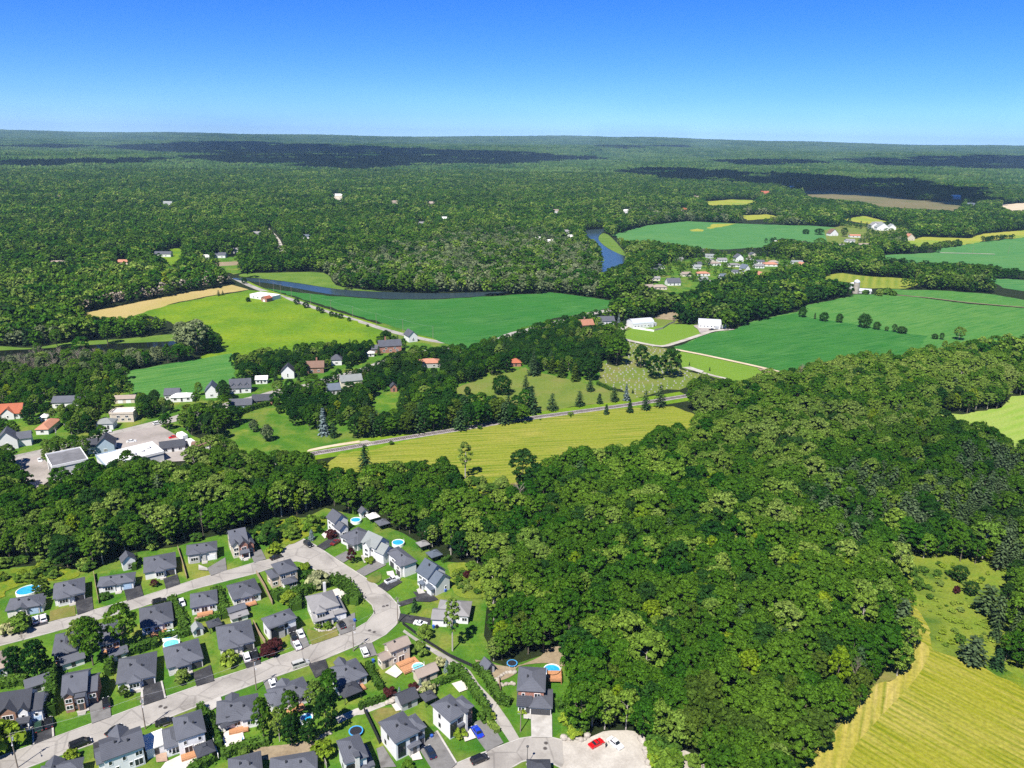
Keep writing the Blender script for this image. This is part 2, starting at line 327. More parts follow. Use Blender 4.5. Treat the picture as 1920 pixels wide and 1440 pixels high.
field('hay_field', 'P 585,862@8 640,850 700,843 740,833 860,806 960,788 1080,773 1180,765 1262,762 1312,781 1290,795@12 1230,803@12 1180,818@12 1130,842@13 1062,836@13 1007,858@13 1000,905 945,905 890,900 845,862@13 760,850@13 700,872@13 650,876@13', 'hay_mid')
sheet('field_margin', pts('R1 80,1500 300,1250 480,1040 610,900 730,850 810,690 870,600 850,470 800,345 890,345 960,520 985,625 900,705 820,870 700,900 570,1040 390,1250 150,1560'), 'dry_grass', .02)
sheet('field_margin', pts('P 640,885 700,880 760,858 845,870 880,905 1000,910 1010,862 1062,840 1130,848 1180,822 1230,808 1290,800 1330,785 1312,778 1290,790 1180,812 1062,830 1007,850 990,900 890,895 845,858 760,845 700,868'), 'dry_grass', .021)
sheet('field_headland', smooth(pts('R1 100,1530 390,1250 570,1040 700,900 820,868 900,705 985,628 1040,690 1000,790 930,890 830,1000 690,1150 560,1300 430,1530'), 3), 'hay_head')
sheet('field_margin', pts('R1 800,60 1300,60 1700,160 1700,330 1500,330 1560,560 1700,760 1700,960 1500,860 1420,790 1230,735 1058,690 880,330 800,200'), 'scrub_grass', .018)
field('scrub_clearing', 'P 862,898 950,893 960,925 880,925', 'weeds')
park = field('park_lawn', 'M3 180,690 410,590 560,565 640,545 740,515 780,560 900,565 1180,632 1290,650 1400,690 1560,715 1560,745 1480,768 1130,805 840,850 590,895 430,890 330,760', 'park_grass')
field('park_lawn', 'M2 1180,770 1240,700 1430,740 1425,800 1330,870 1190,870', 'lawn_grass')
field('park_lawn', 'M2 40,1010 240,930 470,850 600,945 720,1010 900,1040 950,950 1060,960 1060,1060 720,1130 560,1140@6 420,1140@9 100,1090@9', 'lawn_grass')
cem = field('cemetery_lawn', 'M4 95,800 230,830 330,690 290,640 420,665 600,695 640,760 700,850 860,890 800,920@4 700,960@4 600,1000 400,1060 340,1085 260,1000 90,970', 'park_grass')
field('grass_lot', 'M4 640,695 860,745 1030,780 1200,815 1440,880 1330,890@3 1160,930@3 960,915 860,885 715,840', 'mown_paddock')
field('mown_paddock', 'M4 250,615 300,560 340,540 560,510 830,515 870,590 700,650 570,685 450,665 330,640', 'mown_paddock')
field('grass_lot', 'M4 180,570 330,500 490,470 680,420 690,500 600,520 340,545', 'park_grass')
field('crop_field', 'M4 640,690 760,645 880,592 1000,565 1110,552 1215,500 1400,455 1580,420 M5 300,765 500,730 640,690 930,688 1200,720 1500,760 1920,792 P 2100,595 2100,640 1920,628@12 1815,636@12 1715,652@12 1627,660@12 1552,666@12 1507,688@10 1462,698 M4 1200,812 1030,775 860,740', 'crop_mid')
field('crop_field', 'M4 655,690 760,650 880,595 1000,570 1110,556 1215,505 1400,460 1570,430 M5 300,860 600,905 850,950 1060,985 1200,1000 P 1700,658@12 1627,660@12 1552,666@12 1507,688@10 1462,697 M4 1200,808 1030,770 860,735', 'crop_dark')
field('crop_field', 'M5 850,640 1040,655 1300,660 1700,690 1920,730 2300,780 2300,840 1920,786 1500,752 1200,712 930,682', 'crop_mid')
field('corn_field', 'M5 380,572 470,540 560,528 700,548 1000,568 1200,590 1030,645 650,640 620,600', 'corn_rows')
field('crop_field', 'M7 290,480 440,500 640,525 1000,547 1250,545 1440,535 1920,505 M6 0,672 200,680 420,710 600,738 570,790 480,812 150,868 M7 1900,655 1770,695 1660,735 1500,775@4 1400,790@6 1240,765 1000,692 760,620 560,560', 'crop_dark')
field('meadow', 'M8 950,850 1250,770 1600,700 1800,672 1860,655 M7 330,500 430,550 560,597 760,650 960,728 900,770@8 640,775@8 440,800@8 200,830@8 M8 1750,1110@10 1420,1200 1660,1090 1640,980 1450,880 1330,920 1130,850', 'meadow_grass')
field('crop_field', 'M8 945,1270 1150,1230 1450,1180 1740,1130 1760,1250@6 1840,1290@6 1700,1330@3 1500,1350@6 1250,1390@6 1020,1420@6 960,1330', 'crop_mid')
field('hay_strip', 'M8 560,845 900,775 1300,695 1740,617 1865,652 1600,695 1300,755 950,865 740,870', 'hay_tan')
pond = smooth(pts('M8 -200,1135 0,1112 270,1100 500,1082 800,1062 1150,1048 1310,1036 1290,1070 1050,1095 800,1112 560,1108 300,1125 0,1150 -200,1160'), 3)
OPEN.append(pond); VISIBLE.append(pond); sheet('pond', pond, 'pond_water')
rd = smooth(pts('M8 -200,1100 0,1078 240,1090 540,1045 900,1025 1330,985 1335,1032 1150,1046 800,1060 500,1080 270,1098 0,1110 -200,1132'), 3)
OPEN.append(rd); VISIBLE.append(rd); sheet('reed_bank', rd, 'reeds')
riv = smooth(pts('M7 110,425 260,428 480,455 700,488 950,503 1250,510 1460,506 1700,500 1500,527 1440,531 1250,541 1000,542 800,530 640,513 430,475 300,452 160,440'), 3)
OPEN.append(riv); VISIBLE.append(riv); sheet('river', riv, 'river_water')
bk = smooth(pts('M7 170,400 330,395 620,395 690,465 850,490 950,502 700,487 480,453 260,426 150,415'), 3)
OPEN.append(bk); VISIBLE.append(bk); sheet('river_bank', bk, 'reeds')
riv2 = smooth(pts('M6 370,215 460,200 545,200 500,240 490,280 560,345 690,402 700,440 600,485 530,520 490,535 500,470 512,400 480,320 440,280'), 3)
OPEN.append(riv2); VISIBLE.append(riv2); sheet('river', riv2, 'river_water')
bk2 = smooth(pts('M6 510,235 560,240 650,330 690,400 560,342 490,278'), 3)
OPEN.append(bk2); VISIBLE.append(bk2); sheet('river_bank', bk2, 'reeds')
field('crop_field', 'M6 590,245 750,195 900,165 1150,140 1500,156 1920,170 M5 300,172 680,198 740,215 640,290 300,300 100,265 M6 1720,335 1400,352 1100,318@4 900,285@6 700,285@6', 'crop_far')
field('yellow_patch', 'M6 1170,205 1230,196 1280,205 1270,216 1190,216', 'yellow_far')
field('yellow_patch', 'M6 1300,192 1350,160 1520,158 1450,175 1330,196', 'yellow_far')
field('crop_field', 'M5 820,395 1230,378 1300,340 1650,290 1920,262 2300,225 2300,560 1920,512 1700,480@5 1500,462@6 1250,455@6 1060,455@6 900,445@4', 'crop_far')
field('hay_field', 'M5 1020,290 1160,258 1500,268 1600,235 1760,220 1920,208 2300,180 2300,222 1920,260 1650,286 1480,315 1200,342 1120,330', 'yellow_far')
field('crop_field', 'M5 1640,570 1800,572 1920,582 2300,600 2300,700 1920,664 1760,640', 'crop_far')
field('hay_field', 'P 1318,379 1370,374 1428,376 1400,384 1330,386', 'yellow_far')
field('hay_field', 'P 1388,404 1440,402 1470,408 1400,413', 'yellow_far')
field('hay_field', 'P 1572,412 1620,405 1668,416 1630,420', 'yellow_far')
field('stubble_field', 'P 1505,360 1540,353 1640,362 1720,376 1810,378 1800,390 1700,388 1600,377 1520,370', 'brown_far')
field('stubble_field', 'P 1610,376 1700,380 1800,386 1790,396 1650,388', 'brown_far')
field('sand_pit', 'P 1868,384 1930,380 1960,392 1900,396', 'sand')
field('grass_lot', 'P 298,478 318,466 345,466 342,486 320,500', 'meadow_grass')
field('grass_lot', 'P 402,478 450,484 452,512 438,515 405,500', 'lawn_grass')
field('dirt_lot', 'P 404,492 448,490 449,497 404,500', 'dirt')
field('grass_lot', 'P 1215,540 1240,520 1290,525 1320,540 1270,552', 'lawn_grass')
field('dirt_lot', 'M4 500,455 680,415 672,485 520,470', 'dirt')
# village by the bend and hamlet beyond the round field: gardens under scattered trees
VILLAGE = pts('P 1210,520 1232,500 1270,490 1350,476 1400,478 1450,483 1500,490 1532,505 1515,512 1440,526 1380,532 1300,540 1250,545')
sheet('village_green', VILLAGE, 'lawn_grass')
HAMLET = pts('P 1545,432 1590,420 1700,424 1712,440 1690,448 1640,462 1600,475 1555,470')
sheet('village_green', HAMLET, 'park_grass')
NEIGH = pts('P 400,640 560,630 760,600 1130,600 1140,700 1130,745 850,745 700,835 560,810 400,810')
LEFTV = pts('P -100,900 -100,700 60,700 250,700 420,690 420,790 300,820 200,900')
sheet('village_green', LEFTV, 'lawn_grass', .012); sheet('village_green', NEIGH, 'lawn_grass', .016)
# weedy and bare corners of the subdivision
sheet('weedy_meadow', smooth(pts('P -120,1130 -40,1085 Z1 0,490 60,440 300,405 520,430 600,470 520,510 380,520 200,545 40,600 0,650'), 3), 'weeds')
sheet('weedy_meadow', smooth(pts('Z2 480,235 520,160 850,130 990,120 1000,200 860,270 720,330 600,280'), 3), 'weeds')
sheet('scrub_clearing', smooth(pts('Z7 1350,620 1560,615 1755,790 1740,900 1560,930 1400,880 1360,700'), 3), 'scrub_grass')
sheet('bare_soil', smooth(pts('Z5 1010,470 1330,535 1600,440 1660,370 1870,350 1860,480 1790,530 1640,500 1400,530 1370,600 1230,660 1150,600'), 3), 'dirt')
sheet('dry_lawn', pts('Z5 70,950 170,905 290,900 400,1010 250,1100 190,1180 150,1080'), 'dry_grass')
sheet('dry_lawn', pts('Z2 870,960 960,985 1090,965 1100,1010 900,1080 860,1000'), 'dry_grass')
sheet('dry_lawn', smooth(pts('Z7 610,755 690,690 740,700 740,760 690,790'), 3), 'dry_grass')
sheet('dry_lawn', pts('Z1 375,745 560,710 570,780 370,825'), 'dry_grass')
sheet('bare_soil', smooth(pts('Z4 540,1310 620,1260 900,1230 1090,1200 1130,1290 1060,1300 880,1360 640,1370'), 3), 'dirt')
sheet('gravel_lot', smooth(pts('Z6 455,1205 560,1190 680,1180 820,1118 960,1108 1100,1115 1160,1190 1200,1270 1240,1330 1250,1440 1260,1620 440,1620 470,1400'), 2), 'gravel')
sheet('gravel_mound', smooth(pts('Z6 1290,1330 1420,1300 1560,1290 1680,1370 1740,1470 1500,1600 1330,1500'), 3), 'gravel')

# ------------------------------------------------------------------ roads, kerbs, drives
ROAD_IN = pts('Z3 -500,1520 0,1345 290,1242 560,1145 830,1045 1000,985 1280,880 1490,808 Z4 0,725 200,650 480,560 690,475 900,400 1050,345 1320,245 1480,188 1580,130 1640,55 1640,0 Z2 1375,845 1355,780 1290,720 1160,640 1040,570 900,500 850,462 790,448 720,455 480,540 0,662 Z1 1060,712 580,850 330,918 0,1003 -500,1140')
ROAD_OUT = pts('Z1 -500,1075 0,935 240,870 700,740 1080,635 1500,500 1760,428 Z2 460,466 610,432 670,400 705,350 760,310 830,282 920,330 1130,470 1380,630 1480,710 1545,785 1558,850 1525,930 1450,1000 1340,1060 1210,1115 Z4 1600,288 1400,372 1080,505 760,615 640,655 270,792 95,868 0,902 Z3 1430,1022 1290,1068 770,1245 500,1340 290,1420 60,1510 -500,1720')
ROAD = ROAD_OUT + ROAD_IN
n_in = len(ROAD_IN)
sheet('street', ROAD, 'road_asphalt', .09)
CDS_UP = pts('Z5 560,1520 690,1475 800,1440 850,1405 980,1350 1110,1300 1330,1215 1420,1182 1520,1166 1620,1164 1700,1172 1790,1195 1840,1215')
CDS_LO = pts('Z5 1900,1540 1790,1440 1700,1392 1630,1368 1560,1360 1490,1366 1430,1382 1330,1440 1280,1480 1100,1600')
sheet('street', CDS_UP + pts('Z5 1850,1320 1880,1440') + CDS_LO, 'road_asphalt', .094)
def kerb(P, side=1):
    mb = MB(); B0 = strip(P, 0, .32 * side); n = len(P)
    for i in range(n - 1): mb.prism([B0[i], B0[i + 1], B0[2 * n - 2 - i], B0[2 * n - 1 - i]], .02, .21)
    tag(mb.build('kerb', 'concrete'), kind='structure')
kerb(ROAD_IN, 1); kerb(ROAD_OUT, 1); kerb(CDS_UP, 1); kerb(CDS_LO, 1)
sheet('footpath', pts('Z5 375,195 430,235 560,320 760,430 900,515 970,570 1045,685 1200,850 1320,1020 1415,1182 1330,1218 1210,1040 1110,905 960,725 870,585 700,450 500,315 360,215'), 'road_asphalt', .082)
sheet('footpath', pts('Z4 1290,985 1480,905 1740,845 1900,800 Z5 0,925 200,855 205,880 0,960 Z4 1480,965 1320,1040'), 'concrete', .078)
DRIVES = [('asphalt_black', 'Z1 205,815 330,760 362,840 245,872'), ('asphalt_black', 'Z1 562,668 692,640 702,738 582,777'), ('asphalt_black', 'Z1 930,585 1055,542 1078,633 952,671'),
 ('asphalt_black', 'Z1 1225,505 1330,470 1352,546 1246,582'), ('asphalt_grey', 'Z1 1555,425 1690,345 1702,440 1582,482'), ('asphalt_grey', 'Z2 432,388 520,364 556,436 467,466'),
 ('asphalt_black', 'Z7 160,458 225,492 395,395 300,372'), ('asphalt_grey', 'Z7 322,556 402,606 500,545 430,500'), ('asphalt_grey', 'Z7 515,682 592,727 790,625 690,585'),
 ('asphalt_black', 'Z7 708,816 792,866 935,778 850,728'), ('asphalt_black', 'Z7 888,965 915,1002 1060,955 1180,960 1258,938 1170,862 1028,868 1062,912'),
 ('asphalt_black', 'Z7 912,1062 898,1132 1180,1188 1190,1108'), ('asphalt_grey', 'Z2 1078,935 1112,1008 1228,968 1222,840 1120,880'), ('asphalt_grey', 'Z2 740,1075 782,1132 882,1086 830,950 735,1000'),
 ('asphalt_black', 'Z2 368,1160 410,1260 518,1222 485,1100'), ('asphalt_black', 'Z3 1735,590 1770,712 1930,662 1895,518'), ('asphalt_black', 'Z3 1268,712 1290,885 1482,820 1445,668'),
 ('asphalt_grey', 'Z3 800,868 828,1048 1002,985 985,810'), ('asphalt_black', 'Z3 298,1045 310,1235 472,1172 462,985'), ('asphalt_black', 'Z3 838,1225 848,1365 905,1360 990,1168'),
 ('concrete', 'Z4 95,875 175,930 275,865 258,800'), ('asphalt_grey', 'Z4 638,662 690,800 790,700 755,622'), ('asphalt_black', 'Z4 1048,512 1110,640 1235,570 1200,468'),
 ('asphalt_grey', 'Z5 -40,345 20,460 130,430 85,318'), ('asphalt_grey', 'Z5 510,1280 620,1460 800,1450 845,1412 660,1115 575,1190'), ('asphalt_grey', 'Z5 1010,1160 1115,1302 1268,1222 1120,985 1000,1040'),
 ('concrete', 'Z5 1512,905 1518,1172 1706,1174 1702,905'), ('asphalt_grey', 'Z3 1460,1020 1520,985 1560,1040 1470,1080'), ('asphalt_grey', 'Z4 1660,1275 1720,1250 1840,1440 1700,1450')]
for m, s in DRIVES: sheet('driveway', pts(s), m)
WALKS = [('concrete', 'Z1 1490,400 1555,425 1560,445 1490,440'), ('concrete', 'Z2 345,395 430,385 432,415 360,440'), ('paving_pale', 'Z7 205,355 260,310 300,340 235,390'), ('concrete', 'Z7 560,545 600,530 660,600 590,610'),
 ('paving_pale', 'Z7 790,690 850,680 870,735 800,720'), ('concrete', 'Z7 1060,850 1100,830 1140,880 1080,890'), ('concrete', 'Z3 1170,740 1250,690 1262,740 1190,770'), ('concrete', 'Z3 690,940 800,905 806,930 700,960'),
 ('concrete', 'Z3 1262,860 1275,720 1285,720 1296,880'), ('concrete', 'Z3 1446,668 1462,664 1496,815 1482,822'), ('concrete', 'Z3 285,1040 298,1045 312,1236 296,1240'), ('concrete', 'Z3 462,985 478,985 490,1165 472,1172'),
 ('paving_red', 'Z1 1460,800 1555,755 1570,795 1460,835'), ('paving_pale', 'Z5 260,880 340,850 390,920 300,940'), ('paving_pale', 'Z5 800,690 900,660 950,740 870,770'), ('paving_red', 'Z3 1400,1330 1500,1310 1510,1390 1410,1400'),
 ('paving_pale', 'Z3 1490,1400 1620,1340 1830,1290 1850,1370 1640,1520 1400,1520'), ('paving_pale', 'Z5 200,590 290,520 360,590 300,640'), ('paving_pale', 'Z5 430,1310 500,1280 540,1370 450,1385'), ('paving_pale', 'Z5 890,1100 960,1080 1020,1180 920,1215'),
 ('concrete', 'Z5 1445,890 1520,890 1515,1012 1448,1005'), ('concrete', 'Z5 660,1120 675,1112 850,1400 838,1412'), ('paving_pale', 'Z2 1000,690 1090,660 1170,700 1130,750 1040,740'), ('paving_pale', 'Z4 280,1120 430,1090 460,1130 440,1270 310,1290')]
for m, s in WALKS: sheet('patio' if 'paving' in m else 'walkway', pts(s), m)
# old road through the village on the left, its car parks, side lanes
MAIN = smooth(pts('M1 -500,1010 80,885 480,795 700,730 880,690 1280,590 1420,550 M2 200,775 380,728 M2 560,680 740,648 880,600 1100,545 1300,470 1500,400 M3 0,400 300,345 620,270 780,232 940,192 1160,125 1370,88 M4 200,395 330,330 480,280'), 3, False)
band('country_road', MAIN, -4.5, 4.5, 'road_asphalt', .064)
LANE = smooth(pts('M7 120,425 250,485 440,545 580,595 780,655 980,718 1150,760 1290,785 1450,790'), 3, False)
band('country_road', LANE, -3.2, 3.2, 'road_asphalt', .060)
band('verge', LANE, 3.2, 6.5, 'meadow_grass', .056)
LOT = pts('M1 790,715 900,690 1200,640 1290,690 1330,715 1400,790 1440,830 1380,860@3 1200,870@3 860,800')
OPEN.append(LOT); VISIBLE.append(LOT); sheet('parking_lot', LOT, 'asphalt_lot')
LOT2 = pts('M1 60,900 310,862 470,1050 380,1045 330,1045@2 250,1085@3 160,1000')
OPEN.append(LOT2); VISIBLE.append(LOT2); sheet('parking_lot', LOT2, 'asphalt_lot')
field('grass_lot', 'M1 1210,640 1310,620 1540,770 1470,790 1420,745', 'lawn_grass')
field('farm_yard', 'M4 800,525 860,515 960,550 940,575 870,590', 'asphalt_lot')
DR = smooth(pts('M4 205,585 290,535 325,510'), 3, False); band('farm_drive', DR, -2.6, 2.6, 'gravel')
DR = smooth(pts('M4 260,622 400,655 560,680 660,658 780,620 870,590 950,565 1100,552'), 3, False); band('farm_drive', DR, -2.2, 2.2, 'gravel')
DR = pts('M4 640,700 860,742 1030,778 1200,815 1310,840 1440,872'); band('farm_drive', DR, -1.8, 1.8, 'sand')
sheet('parking_lot', pts('M4 715,840 780,835 880,868 860,882'), 'concrete'); band('farm_drive', pts('M4 870,880 960,905 1050,925'), -1.6, 1.6, 'gravel')
sheet('barn_yard', pts('M4 1280,850 1380,850 1440,875 1330,880'), 'dirt')
band('country_road', pts('P 1325,545 1360,525 1400,520 1430,512'), -5, 5, 'road_asphalt', .07)
sheet('parking_lot', pts('M5 450,330 560,310 700,330 760,345 640,375 500,375'), 'asphalt_lot')
band('farm_drive', pts('M5 1290,378 1500,382 1700,388'), -2, 2, 'gravel'); band('farm_drive', pts('M5 900,690 1200,715 1500,752 1920,788 2200,820'), -1.2, 1.2, 'dirt')
band('country_road', pts('P 500,428 512,440 520,450 528,468 534,485'), -4, 4, 'gravel', .05); band('country_road', pts('P 630,366 634,374 640,386'), -6, 6, 'gravel', .05)
ROADS_CLEAR = [(MAIN, 9), (LANE, 7), (pts('P 500,428 512,440 520,450 528,468 534,485'), 8), (pts('P 630,366 634,374 640,386'), 12), (pts('P 1325,545 1360,525 1400,520 1430,512'), 9), (pts('M4 205,585 290,535 325,510'), 8)]
# railway along the hay field: verges, ballast, sleepers, rails
TRK = smooth(pts('P 480,878 520,866 575,853 640,842 695,832 780,818 880,802 960,789 1040,778 1100,770 1195,757 1290,742'), 4, False)
VISIBLE.append(strip(LANE, -5, 5)); ROADS_CLEAR.append((TRK[4:-4], 10)); OPEN.append(strip(TRK[8:], -9, 9)); VISIBLE.append(strip(TRK[10:], -7, 7))
band('verge', TRK, 2.6, 8.5, 'meadow_grass', .046); band('verge', TRK, -8.0, -2.6, 'meadow_grass', .047)
band('track_bed', TRK, -2.6, 2.6, 'ballast', .11)
sheet('level_crossing', pts('M2 1090,1075 1150,1062 1215,1085 1160,1105'), 'gravel', .118)
band('farm_drive', pts('M2 700,1140 880,1105 1100,1072'), -1.5, 1.5, 'sand', .066)
plain('rail_steel', (.16, .13, .12), .5, .4, .6); plain('sleeper_wood', (.07, .06, .055), .9, .1)
tr = tag(link('railway_track', None, None, (TRK[0][0], TRK[0][1], .11)), 'single railway track on grey ballast beside the mown field', 'railway track')
for o_ in (-.75, .75):
    mb = MB(); B0 = strip(TRK, o_ - .05, o_ + .05); n = len(TRK)
    for i in range(n - 1): mb.prism([(p[0] - TRK[0][0], p[1] - TRK[0][1]) for p in (B0[i], B0[i + 1], B0[2 * n - 2 - i], B0[2 * n - 1 - i])], .12, .28)
    mb.build('rail', 'rail_steel', tr)
mb = MB(); acc = 0
for i in range(len(TRK) - 1):
    a, b = Vector(TRK[i]), Vector(TRK[i + 1]); d = b - a; l = d.length; d.normalize(); nn = Vector((-d.y, d.x)); t = acc
    while t < l:
        c = a + d * t - Vector(TRK[0]); P = [c + d * .12 - nn * 1.3, c + d * .12 + nn * 1.3, c - d * .12 + nn * 1.3, c - d * .12 - nn * 1.3]; mb.prism([tuple(p) for p in P], .005, .12); t += 1.1
    acc = t - l
tag(mb.build('sleepers', 'sleeper_wood', tr), kind='stuff')
# ------------------------------------------------------------------ tree models (shared meshes)
foliage('leaf_maple', (.018, .072, .007), (.050, .116, .010), (.088, .158, .018))
foliage('leaf_light', (.070, .148, .015), (.130, .200, .032), (.17, .225, .065))
foliage('leaf_silver', (.105, .145, .070), (.17, .20, .115), (.08, .12, .05))
foliage('leaf_yellow', (.105, .175, .008), (.16, .21, .014), (.09, .16, .016))
foliage('leaf_dark', (.010, .044, .008), (.022, .066, .011), (.028, .06, .016))
foliage('leaf_olive', (.046, .082, .012), (.068, .105, .016), (.04, .08, .014))
foliage('needle_green', (.020, .050, .020), (.034, .068, .026), (.05, .08, .035), .08)
foliage('needle_pine', (.045, .075, .035), (.065, .095, .05), (.05, .085, .03), .08)
foliage('needle_blue', (.10, .14, .16), (.13, .17, .19), (.12, .16, .17), .05)
foliage('leaf_plum', (.040, .012, .014), (.060, .018, .020), (.05, .015, .018), .1)
foliage('leaf_lime', (.16, .24, .02), (.20, .27, .03), (.2, .27, .05))
foliage('leaf_cream', (.28, .30, .14), (.34, .34, .2), (.3, .3, .15))
foliage('hedge_leaf', (.035, .085, .014), (.055, .11, .018), (.06, .12, .02), .1)
foliage('dead_twig', (.20, .17, .15), (.27, .24, .22), (.24, .21, .19), .0)
plain('bark', (.14, .115, .09), .9, .1, var=.3); plain('bark_pale', (.36, .33, .29), .9, .1, var=.25)
def fib(n, jit=.35):
    for i in range(n):
        z = 1 - 2 * (i + .5) / n + rng.uniform(-jit, jit) / n; z = max(-1, min(1, z)); a = 2.39996 * i + rng.uniform(-jit, jit); r = math.sqrt(1 - z * z)
        yield Vector((r * math.cos(a), r * math.sin(a), z))
def crown_broad(h, r, base, ncl, ncard, leaf, prof=.75, flat=.5, seed=0, cs=1.0):
    rng.seed(seed); mb = MB(); C, Nn, S = [], [], []; H = h - base; cz = base + H * .45
    cl = []
    for d in fib(ncl):
        t = (d.z + 1) / 2; tz = t ** prof; rr = r * (math.sin(math.pi * min(max(tz, .02), .98)) ** flat) * rng.uniform(.62, 1.0)
        ang = math.atan2(d.y, d.x); c = Vector((math.cos(ang) * rr, math.sin(ang) * rr, base + H * tz * rng.uniform(.9, 1.0) * .93 + .4))
        cl.append((c, r * rng.uniform(.17, .32) * (30 / ncl) ** .25 * cs))
    for c, rc in cl:
        out = (c - Vector((0, 0, cz))); out = out.normalized() if out.length > .1 else Vector((0, 0, 1))
        k = int(ncard / ncl)
        for d in fib(k * 2, .9):
            if d.dot(out) < -.2 or d.z < -.4: continue
            C.append(c + Vector((d.x * 1.12, d.y * 1.12, d.z * .58)) * rc * rng.uniform(.35, 1.25)); Nn.append(d * .8 + Vector((rng.uniform(-.6, .6), rng.uniform(-.6, .6), rng.uniform(0, 1.0)))); S.append(leaf * rng.uniform(.55, 1.5))
    mb.cards(C, Nn, S); return mb
def crown_spruce(h, r, base, lev, nb, leaf, seed=0, droop=.35, gap=0.0, top=.05):
    rng.seed(seed); mb = MB(); C, Nn, S = [], [], []
    for i in range(lev):
        t = i / lev; z = base + (h - base) * (t ** .92); rr = r * ((1 - t) ** .85 * (1 - top) + top) * rng.uniform(.82, 1.1)
        a0 = rng.random() * 6.28
        for j in range(max(4, int(nb * (1 - .6 * t)))):
            a = a0 + 6.2832 * j / max(4, int(nb * (1 - .6 * t))) + rng.uniform(-.25, .25); L = rr * rng.uniform(.75, 1.12)
            m = max(2, int(L / (leaf * .55)))
            for s in range(m):
                u = (s + .6) / m; p = Vector((math.cos(a) * L * u, math.sin(a) * L * u, z + (.35 - droop * u * L * .5) + rng.uniform(-.15, .15)))
                C.append(p); Nn.append(Vector((math.cos(a) * .55 + rng.uniform(-.4, .4), math.sin(a) * .55 + rng.uniform(-.4, .4), 1))); S.append(leaf * rng.uniform(.8, 1.3))
    C.append(Vector((0, 0, h))); Nn.append(Vector((1, .3, .2))); S.append(leaf * .7)
    mb.cards(C, Nn, S); return mb
def trunk_mb(h, base, r0, limbs=5, spread=1.0, seed=0):
    rng.seed(seed + 99); mb = MB(); z1 = base + (h - base) * .55
    mb.tube((0, 0, -.3), (0, 0, base), r0, r0 * .8, 7); mb.tube((0, 0, base), (rng.uniform(-.3, .3), rng.uniform(-.3, .3), z1), r0 * .8, r0 * .35, 6)
    for i in range(limbs):
        a = 6.2832 * i / max(limbs, 1) + rng.uniform(-.4, .4); z = base + (z1 - base) * rng.uniform(.1, .8); L = spread * rng.uniform(.5, .8)
        mb.tube((0, 0, z), (math.cos(a) * L, math.sin(a) * L, z + L * .8), r0 * .38, r0 * .12, 5)
    return mb
def dead_mb(h, seed):
    rng.seed(seed); mb = MB(); mb.tube((0, 0, -.3), (.2, .1, h), .24, .05, 6)
    for i in range(34):
        z = h * rng.uniform(.35, .97); a = rng.random() * 6.28; L = (h - z) * .45 + rng.uniform(.8, 2.2); p = Vector((.2 * z / h, .1 * z / h, z)); e = p + Vector((math.cos(a) * L * .8, math.sin(a) * L * .8, L * .7)); mb.tube(p, e, .09, .03, 4)
        for k in range(3):
            f = p.lerp(e, rng.uniform(.4, .95)); b = a + rng.uniform(-1, 1); mb.tube(f, f + Vector((math.cos(b) * L * .4, math.sin(b) * L * .4, L * .35)), .05, .02, 3)
    return mb
MODEL = {}                                   # species -> list of (crown mesh, trunk mesh, joined near mesh, joined far mesh, height)
def model(sp, leaf, bark, crown_near, crown_far, trunk, h):
    cn, tn, cf = crown_near(), trunk, crown_far()
    j = MB(); j.add(cn.v, cn.f, 0); j.add(tn.v, tn.f, 1); f = MB(); f.add(cf.v, cf.f, 0)
    MODEL.setdefault(sp, []).append((cn.mesh('crown', leaf), tn.mesh('trunk', bark), j.mesh(sp, [leaf, bark]), f.mesh(sp, [leaf]), h))
def broad(sp, leaf, h, r, base, seed, prof=.75, flat=.5, bark='bark', ncl=52, ncard=2600, cs=1.0):
    model(sp, leaf, bark, lambda: crown_broad(h, r, base, ncl, ncard, .62, prof, flat, seed, cs), lambda: crown_broad(h, r, base, 16, 190, 1.7, prof, flat, seed, cs), trunk_mb(h, base, .02 * h, 6, r * .9, seed), h)
def conif(sp, leaf, h, r, base, seed, lev=16, nb=13, gap=0, droop=.35, top=.05):
    model(sp, leaf, 'bark', lambda: crown_spruce(h, r, base, lev, nb, .85, seed, droop, gap, top), lambda: crown_spruce(h, r, base, 8, 8, 1.8, seed, droop, gap, top), trunk_mb(h, base, .016 * h, 0, 0, seed), h)
for i in range(6): broad('maple', 'leaf_maple', 16, [4.9, 5.4, 4.2, 5.0, 3.6, 5.8][i], [4.2, 3.4, 5, 4.2, 4.6, 3.2][i], 10 + i, [.75, .6, .9, .7, .6, .95][i], [.5, .6, .45, .5, .7, .4][i], ncl=[52, 40, 60, 34, 44, 70][i])
for i in range(4): broad('light', 'leaf_light', 16, [4.6, 5.2, 3.8, 5.0][i], 4.2, 20 + i, [.75, .6, .8, .9][i], [.5, .65, .5, .45][i], bark='bark_pale', ncl=[52, 36, 60, 44][i])
for i in range(2): broad('silver', 'leaf_silver', 14, 4.8, 2.4, 30 + i)
broad('yellow', 'leaf_yellow', 13, 3.9, 3.0, 40); broad('yellow', 'leaf_yellow', 14, 3.6, 3.0, 41, .6)
for i in range(3): broad('dark', 'leaf_dark', 14, 5.0, 2.0, 50 + i, [.75, .7, .85][i])
broad('olive', 'leaf_olive', 13, 4.4, 2.6, 60); broad('olive', 'leaf_olive', 14, 4.1, 2.6, 61, .65)
broad('slim', 'leaf_light', 20, 3.3, 7.0, 65, .8, .4, 'bark_pale', 30, 1500)
broad('plum', 'leaf_plum', 5, 2.3, 1.0, 70, ncl=16, ncard=800)
broad('globe', 'leaf_dark', 9, 5.4, .4, 72, .8, .45, ncl=34, ncard=2600, cs=1.45)
broad('bush', 'hedge_leaf', 3, 1.9, .1, 74, .9, .4, ncl=14, ncard=700); broad('bush', 'leaf_light', 3, 1.8, .1, 75, .9, .4, ncl=14, ncard=700)
